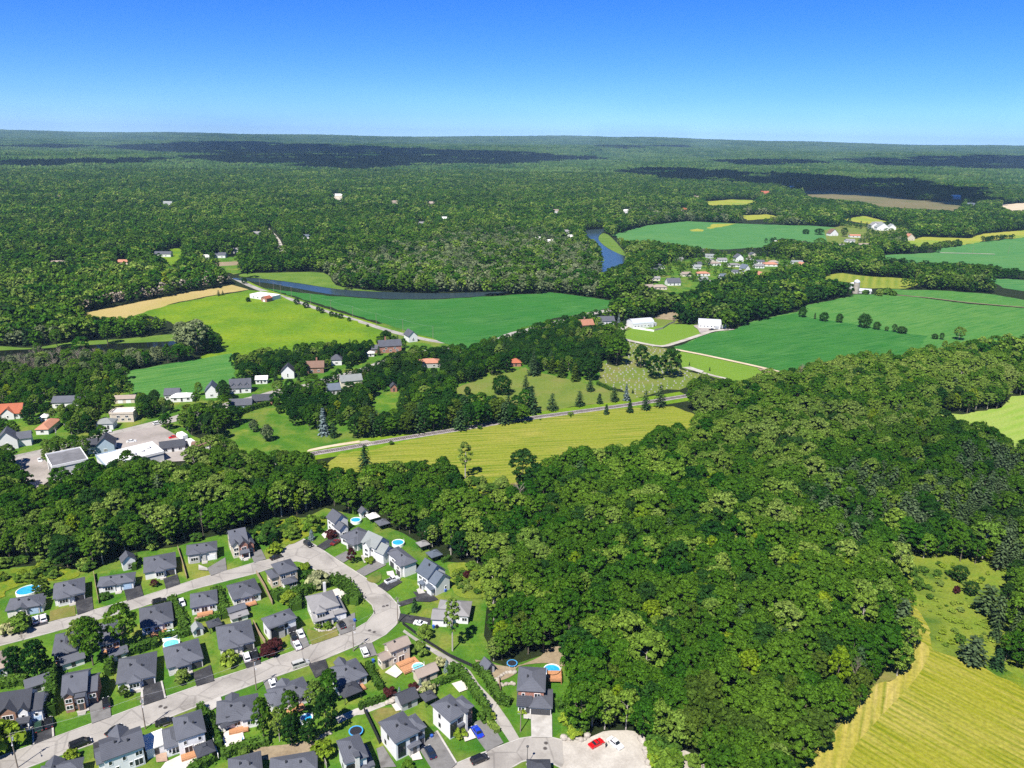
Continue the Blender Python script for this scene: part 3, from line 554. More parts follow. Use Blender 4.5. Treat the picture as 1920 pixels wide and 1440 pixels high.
broad('lime_bush', 'leaf_lime', 2.4, 1.5, .1, 76, .9, .4, ncl=12, ncard=500); broad('cream_bush', 'leaf_cream', 3, 2.0, .1, 77, .9, .4, ncl=14, ncard=700)
broad('plum_bush', 'leaf_plum', 2.2, 1.6, .1, 78, .9, .4, ncl=12, ncard=500)
broad('willow', 'leaf_silver', 6, 3.6, .4, 79, .8, .45, ncl=24, ncard=1500, cs=1.45)
conif('spruce', 'needle_green', 14, 3.4, .8, 80); conif('spruce', 'needle_green', 15, 3.0, 1.0, 81)
conif('pine', 'needle_pine', 16, 4.0, 2.6, 82, 11, 11, droop=.1, top=.28); conif('pine', 'needle_pine', 15, 4.3, 3.0, 83, 10, 11, droop=.05, top=.35)
conif('dark_pine', 'needle_green', 12, 3.6, 1.2, 84, 10, 12, droop=.1, top=.3); conif('dark_pine', 'needle_green', 12, 3.3, 1.0, 85, 11, 12, droop=.12, top=.25)
conif('blue_spruce', 'needle_blue', 9, 2.4, .5, 86, 13, 12)
conif('cedar', 'leaf_olive', 9, 1.9, .3, 87, 13, 11, droop=-.25, top=.12); conif('young_spruce', 'needle_green', 5, 1.6, .3, 88, 9, 9)
for i in range(2):
    d = dead_mb(12, 90 + i); dm = d.mesh('dead', 'dead_twig'); MODEL.setdefault('dead', []).append((dm, None, dm, crown_broad(11, 3, 3, 10, 60, 1.3, seed=91 + i).mesh('dead', 'dead_twig'), 12))
rng.seed(3)
CLEAR = []                                   # (x, y, radius) kept free of scattered trees
def place_tree(sp, x, y, h, name, label, cat='tree', group=None, wide=1.0, z=0.0, var=None):
    M = MODEL[sp][rng.randrange(len(MODEL[sp])) if var is None else var]; s = h / M[4]
    o = thing(name, label, cat, (x, y, z), rng.random() * 6.28, group); o.scale = (s * wide, s * wide, s)
    if M[1] is None: link('branches', M[0], o)
    else: link('crown', M[0], o); link('trunk', M[1], o)
    return o
def tree(k, x, y, top, sp, name, label, cat='tree', group=None, width=None):
    """base pixel (x, y) and pixel row of the top, both in crop k; optional width in crop pixels"""
    b = g(k, x, y); s = CROP[k][2]; bx, by = q(k, x, y); ty = q(k, x, top)[1]; hs = np.arange(1, 30, .1)
    h = float(hs[np.argmin(np.abs(proj_np(b.x, b.y, hs)[1] - ty))]); wide = 1.0
    M = MODEL[sp][0]; bb = [v.co for v in M[0].vertices]; r0 = max(max(abs(c.x), abs(c.y)) for c in bb) * h / M[4]
    if width: wide = (width / s) * math.hypot(b.y, CAM_H) / F_PX / 2 / r0
    o = place_tree(sp, b.x, b.y, h, name, label, cat, group, wide, var=0 if width else None)
    CLEAR.append((b.x, b.y, r0 * wide + 2)); return o
# ------------------------------------------------------------------ house kit
shingle('roof_slate', (.088, .093, .110)); shingle('roof_dark', (.052, .055, .066)); shingle('roof_blue', (.095, .115, .145)); shingle('roof_grey', (.20, .195, .195))
shingle('roof_pale', (.21, .225, .22)); shingle('roof_beige', (.27, .22, .185)); shingle('roof_red', (.34, .11, .06)); shingle('roof_brown', (.16, .10, .075)); shingle('roof_terra', (.36, .17, .11))
siding('white_siding', (.70, .70, .70)); siding('cream_siding', (.66, .60, .49)); siding('grey_siding', (.42, .43, .45)); siding('beige_siding', (.56, .49, .40)); siding('blue_siding', (.35, .43, .52)); siding('pale_siding', (.66, .68, .68))
masonry('white_stone', (.62, .60, .57), (.5, .49, .47), 1.6); masonry('grey_stone', (.38, .37, .36), (.45, .44, .42), 1.6); masonry('red_brick', (.30, .11, .07), (.4, .36, .32)); masonry('brown_brick', (.26, .13, .08), (.35, .3, .26)); masonry('tan_stone', (.46, .38, .28), (.5, .45, .38), 1.6)
plain('trim_white', (.78, .78, .77), .5, .3, var=.05); plain('trim_dark', (.035, .036, .04), .5, .3); plain('door_dark', (.05, .05, .055), .45, .4); plain('door_white', (.72, .72, .72), .45, .4, var=.05); plain('door_wood', (.22, .09, .04), .5, .3); plain('door_blue', (.35, .47, .62), .5, .3)
plain('wood_deck', (.40, .20, .10), .7, .2, var=.25); plain('wood_fence', (.33, .24, .16), .8, .15, var=.25); plain('wood_grey', (.32, .29, .25), .8, .15, var=.2); plain('metal_roof', (.70, .72, .74), .35, .5, .3, var=.08); plain('flat_white', (.66, .65, .62), .8, .2, var=.12, scale=.15); plain('flat_grey', (.15, .15, .16), .9, .1, var=.25, scale=.2)
m, n, N, L = nodes_mat('window_glass'); finish(n, (.016, .020, .027), .08, .6)
m, n, N, L = nodes_mat('pool_water'); tc = N('ShaderNodeTexCoord').outputs['Object']; finish(n, mix_col(n, ramp(n, noise(n, 1.5, 3, tc), .35, .65), (.02, .26, .52), (.04, .37, .64)), .12, .4)
m, n, N, L = nodes_mat('pool_teal'); tc = N('ShaderNodeTexCoord').outputs['Object']; finish(n, mix_col(n, ramp(n, noise(n, 1.5, 3, tc), .35, .65), (.10, .50, .58), (.22, .60, .66)), .12, .4)
def roof_mb(x0, x1, y0, y1, z, kind, pitch, ov=.45):
    x0, x1, y0, y1 = x0 - ov, x1 + ov, y0 - ov, y1 + ov; a, b = x1 - x0, y1 - y0; mb = MB(); t = .2
    if kind == 'flat':
        mb.box(x0 + ov * .6, x1 - ov * .6, y0 + ov * .6, y1 - ov * .6, z, z + .35); return mb, .35
    C = [(x0, y0, z), (x1, y0, z), (x1, y1, z), (x0, y1, z)]
    if kind == 'hip':
        s = min(a, b) / 2; r = s * pitch
        if a >= b: R = [(x0 + s, (y0 + y1) / 2, z + r), (x1 - s - .001, (y0 + y1) / 2, z + r)]; top = [(0, 1, 5, 4), (1, 2, 5), (2, 3, 4, 5), (3, 0, 4)]
        else: R = [((x0 + x1) / 2, y0 + s, z + r), ((x0 + x1) / 2, y1 - s - .001, z + r)]; top = [(0, 1, 4), (1, 2, 5, 4), (2, 3, 5), (3, 0, 4, 5)]
    elif kind == 'gu': r = b / 2 * pitch; R = [(x0, (y0 + y1) / 2, z + r), (x1, (y0 + y1) / 2, z + r)]; top = [(0, 1, 5, 4), (2, 3, 4, 5)]
    elif kind == 'gv': r = a / 2 * pitch; R = [((x0 + x1) / 2, y0, z + r), ((x0 + x1) / 2, y1, z + r)]; top = [(1, 2, 5, 4), (3, 0, 4, 5)]
    elif kind == 'shed':
        r = b * pitch; mb.add([(x0, y0, z), (x1, y0, z), (x1, y1, z + r), (x0, y1, z + r)] + [(x0, y0, z - t), (x1, y0, z - t), (x1, y1, z + r - t), (x0, y1, z + r - t)], [(0, 1, 2, 3), (7, 6, 5, 4), (0, 4, 5, 1), (1, 5, 6, 2), (2, 6, 7, 3), (3, 7, 4, 0)]); return mb, r
    V = C + R; mb.add(V, top)
    low = [(p[0], p[1], p[2] - t) for p in V]; mb.add(low, [f[::-1] for f in top])
    n6 = len(V); o = len(mb.v) - 2 * n6
    loop = {'hip': [0, 1, 2, 3], 'gu': [0, 1, 5, 2, 3, 4], 'gv': [0, 4, 1, 2, 5, 3]}[kind]
    for i in range(len(loop)):
        p, s2 = loop[i], loop[(i + 1) % len(loop)]; mb.f.append((o + p, o + s2, o + n6 + s2, o + n6 + p)); mb.i.append(0)
    return mb, r
def wall_mb(x0, x1, y0, y1, h, kind, pitch, ov=.45):
    mb = MB().box(x0, x1, y0, y1, -.3, h - .02)
    if kind == 'gu':
        ym, r = (y0 + y1) / 2, (y1 - y0 + 2 * ov) / 2 * pitch - .25
        for x in (x0, x1 - .2): mb.add([(x, y0, h - .02), (x, y1, h - .02), (x, ym, h + r), (x + .2, y0, h - .02), (x + .2, y1, h - .02), (x + .2, ym, h + r)], [(0, 1, 2), (5, 4, 3), (0, 2, 5, 3), (1, 4, 5, 2)])
    if kind == 'gv':
        xm, r = (x0 + x1) / 2, (x1 - x0 + 2 * ov) / 2 * pitch - .25
        for y in (y0, y1 - .2): mb.add([(x0, y, h - .02), (x1, y, h - .02), (xm, y, h + r), (x0, y + .2, h - .02), (x1, y + .2, h - .02), (xm, y + .2, h + r)], [(0, 1, 2), (5, 4, 3), (0, 2, 5, 3), (1, 4, 5, 2)])
    return mb
OPM = {}
def op_mesh(kind, w, h, mat):
    key = (kind, round(w, 2), round(h, 2), mat)
    if key in OPM: return OPM[key]
    mb = MB()
    if kind == 'frame':
        for a in ((-w / 2, w / 2, 0, .12), (-w / 2, w / 2, h - .1, h), (-w / 2, -w / 2 + .1, .12, h - .1), (w / 2 - .1, w / 2, .12, h - .1)): mb.box(a[0], a[1], -.09, .02, a[2], a[3])
        if w > 1.3:
            for i in range(1, max(2, round(w / .8))): x = -w / 2 + w * i / max(2, round(w / .8)); mb.box(x - .04, x + .04, -.085, .02, .12, h - .1)
    elif kind == 'pane': mb.box(-w / 2 + .1, w / 2 - .1, -.045, .02, .12, h - .1)
    elif kind == 'panel':
        mb.box(-w / 2, w / 2, -.05, .02, 0, h)
        for i in range(3): mb.box(-w / 2 + .1, w / 2 - .1, -.08, -.05, .12 + i * h / 3.1, .12 + i * h / 3.1 + h / 3.8)
    OPM[key] = mb.mesh(kind, mat); return OPM[key]
def opening(root, M, face, typ, fr, up):
    x0, x1, y0, y1, h = M[:5]; rz = {'f': 0, 'r': math.pi / 2, 'b': math.pi, 'l': -math.pi / 2}[face]
    if face == 'f': p = (x0 + (x1 - x0) * fr, y0)
    elif face == 'b': p = (x1 - (x1 - x0) * fr, y1)
    elif face == 'r': p = (x1, y0 + (y1 - y0) * fr)
    else: p = (x0, y1 - (y1 - y0) * fr)
    zb = h - 2.35 if (up and h > 4.2) else (1.0 if h < 3.9 or not up else 1.0)
    def put(nm, me, z, par=root, loc=True):
        return link(nm, me, par, (p[0], p[1], z) if loc else (0, 0, 0), rz if loc else 0)
    if typ in 'WNT':
        w, hh = {'W': (1.7, 1.35), 'N': (.9, 1.3), 'T': (2.6, 1.5)}[typ]; o = put('window', op_mesh('frame', w, hh, M[7]), zb); put('pane', op_mesh('pane', w, hh, 'window_glass'), 0, o, False)
    elif typ == 'L': o = put('window', op_mesh('frame', 2.2, min(h - 1.0, 4.2), 'trim_dark'), .6); put('pane', op_mesh('pane', 2.2, min(h - 1.0, 4.2), 'window_glass'), 0, o, False)
    elif typ == 'D': put('door', op_mesh('panel', 1.05, 2.1, M[8]), .35)
    elif typ == 'B': o = put('patio_door', op_mesh('frame', 2.0, 2.1, M[7]), .35); put('pane', op_mesh('pane', 2.0, 2.1, 'window_glass'), 0, o, False)
    elif typ == 'G': put('garage_door', op_mesh('panel', min(2.7, (x1 - x0) * .8), 2.2, M[9]), .02)
    elif typ == 'X': put('garage_door', op_mesh('panel', min(4.8, (x1 - x0) * .85), 2.2, M[9]), .02)
    elif typ == 'P':
        mb = MB().box(-1.7, 1.7, -1.9, -.06, 2.55, 2.8).add([(-1.7, -1.9, 2.8), (1.7, -1.9, 2.8), (1.7, -.06, 3.3), (-1.7, -.06, 3.3)], [(0, 1, 2, 3)]); put('porch_roof', mb.mesh('porch_roof', M[10]), 0)
        mb = MB().box(-1.7, 1.7, -1.9, -.06, -.2, .33); put('porch', mb.mesh('porch', 'concrete'), 0)
        for sx in (-1.45, 1.45): mb = MB().box(sx - .14, sx + .14, -1.8, -1.52, .33, 2.55); put('column', mb.mesh('column', 'trim_white'), 0)
        mb = MB().box(-.8, .8, -2.3, -1.92, -.2, .2).box(-.8, .8, -2.7, -2.3, -.2, .08); put('steps', mb.mesh('steps', 'concrete'), 0)
    elif typ == 'S': mb = MB().box(-1.0, 1.0, -1.2, -.06, -.2, .33).box(-.9, .9, -1.6, -1.2, -.2, .17); put('steps', mb.mesh('steps', 'concrete'), 0)
    elif typ == 'K':
        mb = MB().box(-2.4, 2.4, -2.6, -.06, .5, .62)
        for sx in (-2.3, 2.3): mb.box(sx - .06, sx + .06, -2.55, -2.43, -.2, 1.4)
        mb.box(-2.4, 2.4, -2.58, -2.52, 1.3, 1.4).box(-2.4, 2.4, -2.58, -2.52, .9, .97); put('deck', mb.mesh('deck', M[11]), 0)
def openings(root, M, spec):
    """'f W.2 D.5 G.8 W.2^ | r N.5' : face, opening letters with position along the face; ^ = upper floor"""
    for part in spec.split('|'):
        tok = part.split()
        if not tok: continue
        for t in tok[1:]:
            up = t.endswith('^'); t = t.rstrip('^'); opening(root, M, tok[0], t[0], float(t[1:]), up)
HOUSES = []
def add_mass(root, x0, x1, y0, y1, h, kind, pitch, roof, wall, spec, st, vents=0):
    wall_mb(x0, x1, y0, y1, h, kind, pitch).build('wall', wall, root)
    rm, rise = roof_mb(x0, x1, y0, y1, h, kind, pitch); ro = rm.build('roof', roof, root)
    if kind == 'flat' and st.get('par'):
        pm = MB()
        for a in ((x0 - .25, x1 + .25, y0 - .25, y0), (x0 - .25, x1 + .25, y1, y1 + .25), (x0 - .25, x0, y0 - .0, y1), (x1, x1 + .25, y0, y1)): pm.box(*a, h - .3, h + .9)
        pm.build('parapet', st['par'], root)
    for i in range(vents):
        f = (.34, .66, .5)[i]; xx = x0 + (x1 - x0) * f; yy = (y0 + y1) / 2 - (y1 - y0) * .09 * (1 + i % 2); zz = h + rise * (1 - (.18 + .1 * (i % 2)))
        MB().box(xx - .22, xx + .22, yy - .22, yy + .22, zz - .3, zz + .55).build('roof_vent', 'trim_dark', ro)
    openings(root, (x0, x1, y0, y1, h, kind, pitch, st.get('frame', 'trim_white'), st.get('door', 'door_dark'), st.get('garage', 'door_white'), roof, st.get('deck', 'wood_deck')), spec)
def house(label, k, FL, FR, BK, side, h, kind='hip', pitch=.42, roof='roof_slate', wall='white_siding', spec='', adds=(), vents=2, name='house', cat='house', group=None, chimney=None, clear=2, **st):
    A, B, C = g(k, *FL, h), g(k, *FR, h), g(k, *BK, h); ex = Vector((B.x - A.x, B.y - A.y)); w = ex.length; ex /= w; ey = Vector((-ex.y, ex.x))
    ref = A if side == 'L' else B; d = (Vector((C.x, C.y)) - Vector((ref.x, ref.y))).dot(ey); w -= .9; d = max(d - .9, 4)
    c = Vector((A.x, A.y)) + ex * (w / 2 + .45) + ey * (d / 2 + .45)
    root = thing(name, label, cat, (c.x, c.y, .02), math.atan2(ex.y, ex.x), group)
    add_mass(root, -w / 2, w / 2, -d / 2, d / 2, h, kind, pitch, roof, wall, spec, st, vents)
    for a in adds:          # (u0, u1, v0, v1 as fractions, height, roof kind, pitch, wall, openings[, roof])
        u0, u1, v0, v1, hh, kd, pt, wl, sp = a[:9]
        add_mass(root, -w / 2 + w * u0, -w / 2 + w * u1, -d / 2 + d * v0, -d / 2 + d * v1, hh, kd, pt, a[9] if len(a) > 9 else roof, wl or wall, sp, st)
    if chimney: u, v, zt = chimney; MB().box(-w / 2 + w * u - .4, -w / 2 + w * u + .4, -d / 2 + d * v - .35, -d / 2 + d * v + .35, h - .5, zt).build('chimney', st.get('chim', 'red_brick'), root)
    HOUSES.append((c.x, c.y, math.hypot(w, d) / 2)); CLEAR.append((c.x, c.y, math.hypot(w, d) / 2 + clear))
    return root
# ------------------------------------------------------------------ the subdivision's houses (front = the side towards the camera)
FG = (.06, .46, -.10, .5, 3.1, 'hip', .42, 'white_stone', 'f T.5')          # projecting front bay
def bung(label, k, FL, FR, BK, side, gar='R', h=3.1, bay=(.08, .46), front='street', **kw):
    wall = kw.pop('wall', 'white_siding'); bw = kw.pop('baywall', wall); bk = kw.pop('bayroof', 'hip'); sp2 = kw.pop('spec2', '')
    if front == 'street':
        a, b = bay; sp = ('f D.56 N.49 G.82 | l W.3 W.7 | r W.5' if gar == 'R' else 'f G.16 D.42 N.5 | l W.5 | r W.3 W.7') + sp2
        if gar == 'L': a, b = .54, .93
        adds = [(a, b, -.09, .5, h, bk, .5 if bk == 'gv' else .42, bw, 'f T.5'), ((.5, .63) if gar == 'R' else (.36, .5)) + (-.05, .3, h - .25, 'shed', .12, bw, 'f S.5')]
    else:
        sp = 'f W.18 B.5 W.82 K.5 | l W.5 | r W.5' + sp2; adds = [(.3, .66, -.04, .5, h, bk, .42, bw, 'f W.5')] if kw.pop('bayb', True) else []
    adds = list(adds) + list(kw.pop('adds', []))
    return house(label, k, FL, FR, BK, side, h, 'hip', kw.pop('pitch', .42), kw.pop('roof', 'roof_slate'), wall, sp, adds, **kw)
bung('slate-roofed bungalow with dark porch gable, leftmost on the upper street, two white cars', 'Z1', (35, 745), (300, 700), (300, 612), 'R', wall='white_stone', bayroof='gv', bay=(.3, .62), roof='roof_slate', garage='door_blue', adds=[(.8, 1.1, .05, .8, 2.8, 'hip', .42, None, 'f G.5')])
bung('hip-roofed bungalow with terracotta front step, second from the left on the upper street', 'Z1', (395, 655), (640, 600), (630, 487), 'R', wall='white_siding', bay=(.1, .5), garage='door_dark')
bung('low hip-roofed bungalow with a pale blue garage door on the upper street', 'Z1', (725, 562), (1005, 520), (985, 452), 'R', wall='white_siding', garage='door_blue', bay=(.12, .48))
bung('white-edged slate hip-roofed bungalow with black drive beside a small shed', 'Z1', (1075, 460), (1325, 412), (1290, 302), 'R', wall='white_siding', garage='door_dark', bay=(.36, .6))
bung('dark-fronted hip-roofed house with white columns and curved grey drive', 'Z1', (1395, 322), (1630, 285), (1605, 217), 'R', h=4.0, wall='white_stone', baywall='grey_stone', garage='door_white', roof='roof_slate', bay=(.05, .4))
house('two-storey house with a red brick front gable at the end of the upper street', 'Z2', (290, 330), (425, 300), (240, 247), 'L', 5.4, 'gu', .75, 'roof_slate', 'beige_siding', 'f W.2 D.75 | f W.2^ | l N.5 N.5^', [(.02, .42, -.12, .5, 5.2, 'gv', 1.0, 'cream_siding', 'f W.5 W.5^'), (.45, .95, -.22, .5, 5.4, 'gv', 1.0, 'red_brick', 'f D.5 W.5^ P.5'), (.98, 1.38, -.05, .8, 4.2, 'gv', .9, 'red_brick', 'f G.5 N.5^')], 1, garage='door_dark')
# backs of the row south of the upper street
house('beige-roofed white house cut off by the left picture edge', 'Z1', (-150, 1215), (55, 1160), (105, 1015), 'R', 3.4, 'hip', .5, 'roof_beige', 'white_siding', 'f W.3 N.6 N.8', [(.2, .6, -.1, .4, 3.4, 'gv', .9, 'white_siding', 'f W.5')])
bung('slate hip-roofed house behind the two dark maples on the left', 'Z1', (385, 1080), (575, 1038), (560, 887), 'R', front='back', baywall='white_siding')
bung('white-walled hip-roofed house mostly hidden between three tall garden trees', 'Z1', (735, 1000), (905, 955), (868, 805), 'R', front='back')
bung('slate hip-roofed house with an oval blue pool behind its back terrace', 'Z1', (1050, 872), (1305, 812), (1265, 672), 'R', front='back', wall='white_siding')
bung('small square hip-roofed house with a pinkish patio at its back corner', 'Z1', (1425, 722), (1635, 682), (1602, 582), 'R', front='back', wall='pale_siding', bayb=False)
bung('slate hip-roofed house with a row of white-framed back windows, nearest the street bend', 'Z2', (305, 742), (525, 682), (460, 577), 'R', front='back', wall='white_siding', spec2=' | f N.3 N.38 N.62 N.7')
house('two-storey tan stone house with a hexagonal sun room at its back', 'Z2', (650, 552), (800, 507), (725, 432), 'R', 5.4, 'hip', .5, 'roof_slate', 'tan_stone', 'f W.2^ W.75^ W.2', [(-.42, .05, .12, .85, 4.2, 'hip', .45, 'tan_stone', 'f W.4 | l W.5'), (.12, .75, -.42, .05, 2.8, 'hip', .4, 'white_siding', 'f T.3 T.7')], 1)
# north side of the lower street
house('large white two-storey house with a brown front gable at the left picture edge', 'Z3', (-60, 950), (270, 900), (240, 735), 'R', 5.4, 'gu', .8, 'roof_dark', 'white_siding', 'f W.2 W.5 W.2^', [(.12, .62, -.14, .5, 5.4, 'gv', .85, 'brown_brick', 'f T.5 T.5^'), (.68, .98, -.12, .5, 5.0, 'gv', 1.0, 'white_siding', 'f W.5 D.4 P.5 N.5^'), (1.02, 1.36, .02, .9, 4.3, 'gu', .8, 'white_siding', 'f G.5 N.5^')], 0, garage='door_blue', name='house')
house('two-storey house with wood-trimmed upper windows and white ground floor', 'Z3', (545, 790), (785, 742), (765, 552), 'R', 5.6, 'gu', .55, 'roof_slate', 'white_stone', 'f W.2 N.45 D.7 | f W.2^ N.5^ | l W.5^', [(.05, .42, -.10, .5, 5.4, 'gv', .8, 'brown_brick', 'f W.5 W.5^'), (.6, .92, -.16, .2, 5.0, 'shed', .1, 'brown_brick', 'f D.5 W.5^ S.5'), (1.03, 1.42, .06, .85, 4.6, 'gu', .5, 'red_brick', 'f G.5 N.3^ N.7^')], 1, garage='door_dark')
bung('wide slate hip-roofed bungalow with a black double drive edged in concrete', 'Z3', (1040, 688), (1405, 608), (1360, 397), 'R', wall='white_siding', garage='door_dark', bay=(.3, .6))
bung('slate hip-roofed bungalow with white front walls, a teal pool behind its roof', 'Z3', (1500, 548), (1835, 452), (1775, 272), 'R', wall='white_stone', garage='door_dark', bay=(.26, .58))
bung('slate hip-roofed bungalow with a white and a black car on its drive', 'Z2', (200, 1112), (475, 1047), (395, 892), 'R', wall='white_stone', garage='door_dark', bay=(.08, .5))
house('tall white-sided house with a dark entrance front above red shrubs', 'Z2', (570, 952), (790, 872), (750, 795), 'R', 5.2, 'hip', .48, 'roof_slate', 'white_siding', 'f T.25 T.25^ D.55 W.6^ G.85 | l N.4', [(.02, .55, -.08, .5, 5.0, 'hip', .42, 'grey_stone', 'f L.3 W.75^')], 2, garage='door_dark', frame='trim_dark')
house('large pale grey-roofed stone house with two white garage doors and a chimney', 'Z2', (900, 832), (1112, 778), (990, 678), 'R', 5.2, 'hip', .5, 'roof_grey', 'white_stone', 'f W.2 W.2^ W.62^ | l W.5', [(.10, .42, -.16, .4, 5.2, 'hip', .55, 'white_stone', 'f T.5 T.5^'), (.0, .7, -.24, .1, 2.8, 'shed', .35, 'white_stone', 'f T.3 D.8'), (.72, 1.22, -.12, .75, 2.9, 'hip', .45, 'white_stone', 'f G.27 G.73')], 0, chimney=(.72, .95, 9.2), chim='white_stone', garage='door_white')
# east side of the connecting street, gable ends towards us
def gabled(label, k, P0, P1, P2, h, roof, wall, adds=(), pitch=.85, spec='l W.3 W.7^ W.3^ | f N.5 N.5^', **kw):
    """P0 street-side far eave corner, P1 street-side near eave corner, P2 garden-side near eave corner; ridge runs along the street"""
    return house(label, k, P1, P2, P0, 'L', h, 'gv', pitch, roof, wall, spec, adds, **kw)
gabled('white gabled house at the head of the connecting street, beside a round pool', 'Z7', (243, 190), (322, 250), (455, 205), 5.4, 'roof_slate', 'white_siding', [(-.02, .62, -.62, .02, 4.0, 'gv', .85, 'white_siding', 'f W.5 | l G.6')], vents=0, garage='door_dark')
house('wide hip-roofed bungalow with an L-shaped slate roof, second on the connecting street', 'Z7', (530, 438), (700, 350), (398, 345), 'L', 3.1, 'hip', .5, 'roof_slate', 'white_siding', 'l G.75 D.45 W.2 | f W.3', [(-.16, .5, .05, .5, 3.1, 'hip', .5, 'white_stone', 'l G.5')], 1, garage='door_dark')
gabled('pale grey-green roofed gabled house in the middle of the connecting street', 'Z7', (583, 402), (690, 478), (830, 405), 5.5, 'roof_pale', 'white_siding', [(.02, .78, -.55, .02, 4.4, 'gv', .85, 'white_siding', 'f N.5^ | l G.5'), (-.12, .5, .35, .8, 5.2, 'gu', 1.0, 'white_siding', 'l W.5 W.5^')], garage='door_white', vents=0)
house('two-storey white house with hipped slate roof, fourth on the connecting street', 'Z7', (945, 632), (1072, 585), (790, 512), 'L', 5.0, 'hip', .5, 'roof_slate', 'white_siding', 'l G.2 D.5 W.7^ W.3^ W.8', [(-.22, .4, .06, .38, 4.8, 'hip', .5, 'white_stone', 'l W.5^ G.5'), (.3, 1.05, .5, 1.2, 4.6, 'hip', .45, None, '')], 1, garage='door_dark')
gabled('pale blue-grey gabled house with two stepped gables at the bottom of the connecting street', 'Z7', (1035, 682), (1160, 748), (1335, 668), 5.5, 'roof_blue', 'pale_siding', [(.06, .86, -.62, .02, 4.6, 'gv', .8, 'pale_siding', 'f N.7 | l G.6 W.4^'), (-.12, .3, -.5, -.1, 2.8, 'shed', .2, 'pale_siding', ''), (-.14, .3, .3, .6, 2.8, 'hip', .5, 'pale_siding', 'l D.5')], garage='door_dark', vents=1)
house('pale grey-roofed house with a white double garage behind the tall lone tree', 'Z7', (1350, 1075), (1535, 1085), (1535, 945), 'R', 3.2, 'hip', .5, 'roof_grey', 'white_siding', 'f W.8', [(-.95, .12, -.28, .42, 2.9, 'gu', .5, 'white_siding', 'f W.7 | l X.5'), (-.72, .1, .35, 1.0, 3.2, 'hip', .5, None, 'l D.5 W.2')], 1, garage='door_white')
# south side of the lower street, backs towards us
house('slate-roofed house with a front gable, cut by the bottom left picture edge', 'Z3', (330, 1560), (730, 1470), (700, 1375), 'R', 3.4, 'hip', .5, 'roof_slate', 'white_siding', '', [(.1, .5, .3, 1.2, 3.4, 'gv', .8, None, '')], 1)
house('long white two-storey house with slate roof and round back windows above the black car', 'Z3', (915, 1385), (1305, 1245), (1262, 1060), 'R', 5.6, 'gu', .42, 'roof_slate', 'white_siding', 'f N.15^ N.3 N.5^ N.65 W.88^ B.85', [(.25, .7, .4, 1.18, 5.4, 'gv', .85, None, ''), (-.14, .1, .1, .8, 4.6, 'gu', .42, None, '')], 2)
house('white two-storey hip-roofed house with a red deck and low garage wing', 'Z3', (1585, 1200), (1858, 1112), (1800, 912), 'R', 5.4, 'hip', .5, 'roof_slate', 'white_siding', 'f N.25^ N.8^ B.35 N.65 N.72 N.79 N.86 K.4', [(-.46, .02, .15, .95, 3.2, 'hip', .42, None, 'f N.3 B.7')], 2)
bung('slate-roofed bungalow with three roof ridges behind the square-cornered pool', 'Z4', (215, 1045), (605, 962), (565, 770), 'R', front='back', wall='white_siding', adds=[(.62, 1.0, -.12, .4, 3.1, 'hip', .42, 'white_siding', 'f W.5'), (.22, .5, .5, 1.15, 3.1, 'gv', .6, None, '')])
bung('slate-roofed bungalow half hidden by the clump of garden trees, white car on its drive', 'Z4', (745, 890), (1085, 760), (1035, 600), 'R', front='back', wall='white_siding', adds=[(.3, .62, .5, 1.15, 3.1, 'gv', .6, None, ''), (-.1, .3, .2, .8, 3.1, 'hip', .42, None, '')])
bung('slate hip-roofed bungalow with a black awning over its back terrace', 'Z4', (1345, 695), (1588, 600), (1500, 438), 'R', front='back', wall='white_siding', adds=[(.25, .6, .5, 1.2, 3.1, 'gv', .8, None, ''), (-.2, .4, -.1, .45, 3.0, 'hip', .42, None, 'f W.5')])
house('beige two-storey house with a tan roof and timber deck beside the footpath', 'Z5', (248, 402), (440, 322), (395, 250), 'R', 5.4, 'gu', .62, 'roof_beige', 'beige_siding', 'f N.2^ N.75^ N.2 B.55 K.6 | l N.5 N.5^', [(-.45, .02, .05, .8, 3.4, 'gu', .55, 'beige_siding', 'f D.5 | l W.5')], 1)
house('slate-roofed house at the bottom edge below the square pool', 'Z4', (330, 1560), (640, 1480), (530, 1305), 'R', 3.2, 'hip', .45, 'roof_slate', 'white_siding', '', (), 2)
house('slate hip-roofed house at the bottom edge beside the wooden fence', 'Z4', (690, 1530), (1130, 1455), (1050, 1292), 'R', 3.2, 'hip', .45, 'roof_slate', 'white_siding', '', (), 2)
house('white cubic two-storey house with hip roof and flat grey wing near a trampoline', 'Z4', (1375, 1408), (1592, 1335), (1490, 1132), 'R', 6.0, 'hip', .42, 'roof_slate', 'white_siding', 'f W.2^ L.2 | l N.5 N.6^', [(.42, .62, -.1, .1, 7.2, 'flat', .1, 'white_stone', ''), (.62, 1.0, -.14, .2, 3.2, 'hip', .35, 'grey_stone', 'f D.5'), (1.02, 1.32, -.1, .85, 3.0, 'flat', .1, 'grey_stone', 'f G.5')], 1, frame='trim_dark', garage='door_dark')
house('white two-storey hip-roofed house with dark glazed front and a dark blue car', 'Z5', (292, 1222), (520, 1110), (385, 912), 'R', 6.0, 'hip', .42, 'roof_slate', 'white_siding', 'f L.25 D.7 S.7 W.75^ | l N.3 N.5^', [(.88, 1.38, .1, .72, 5.6, 'hip', .42, 'grey_stone', 'f G.5 W.5^'), (.55, .98, -.1, .2, 3.0, 'hip', .3, 'grey_stone', 'f D.5')], 2, frame='trim_dark', garage='door_dark')
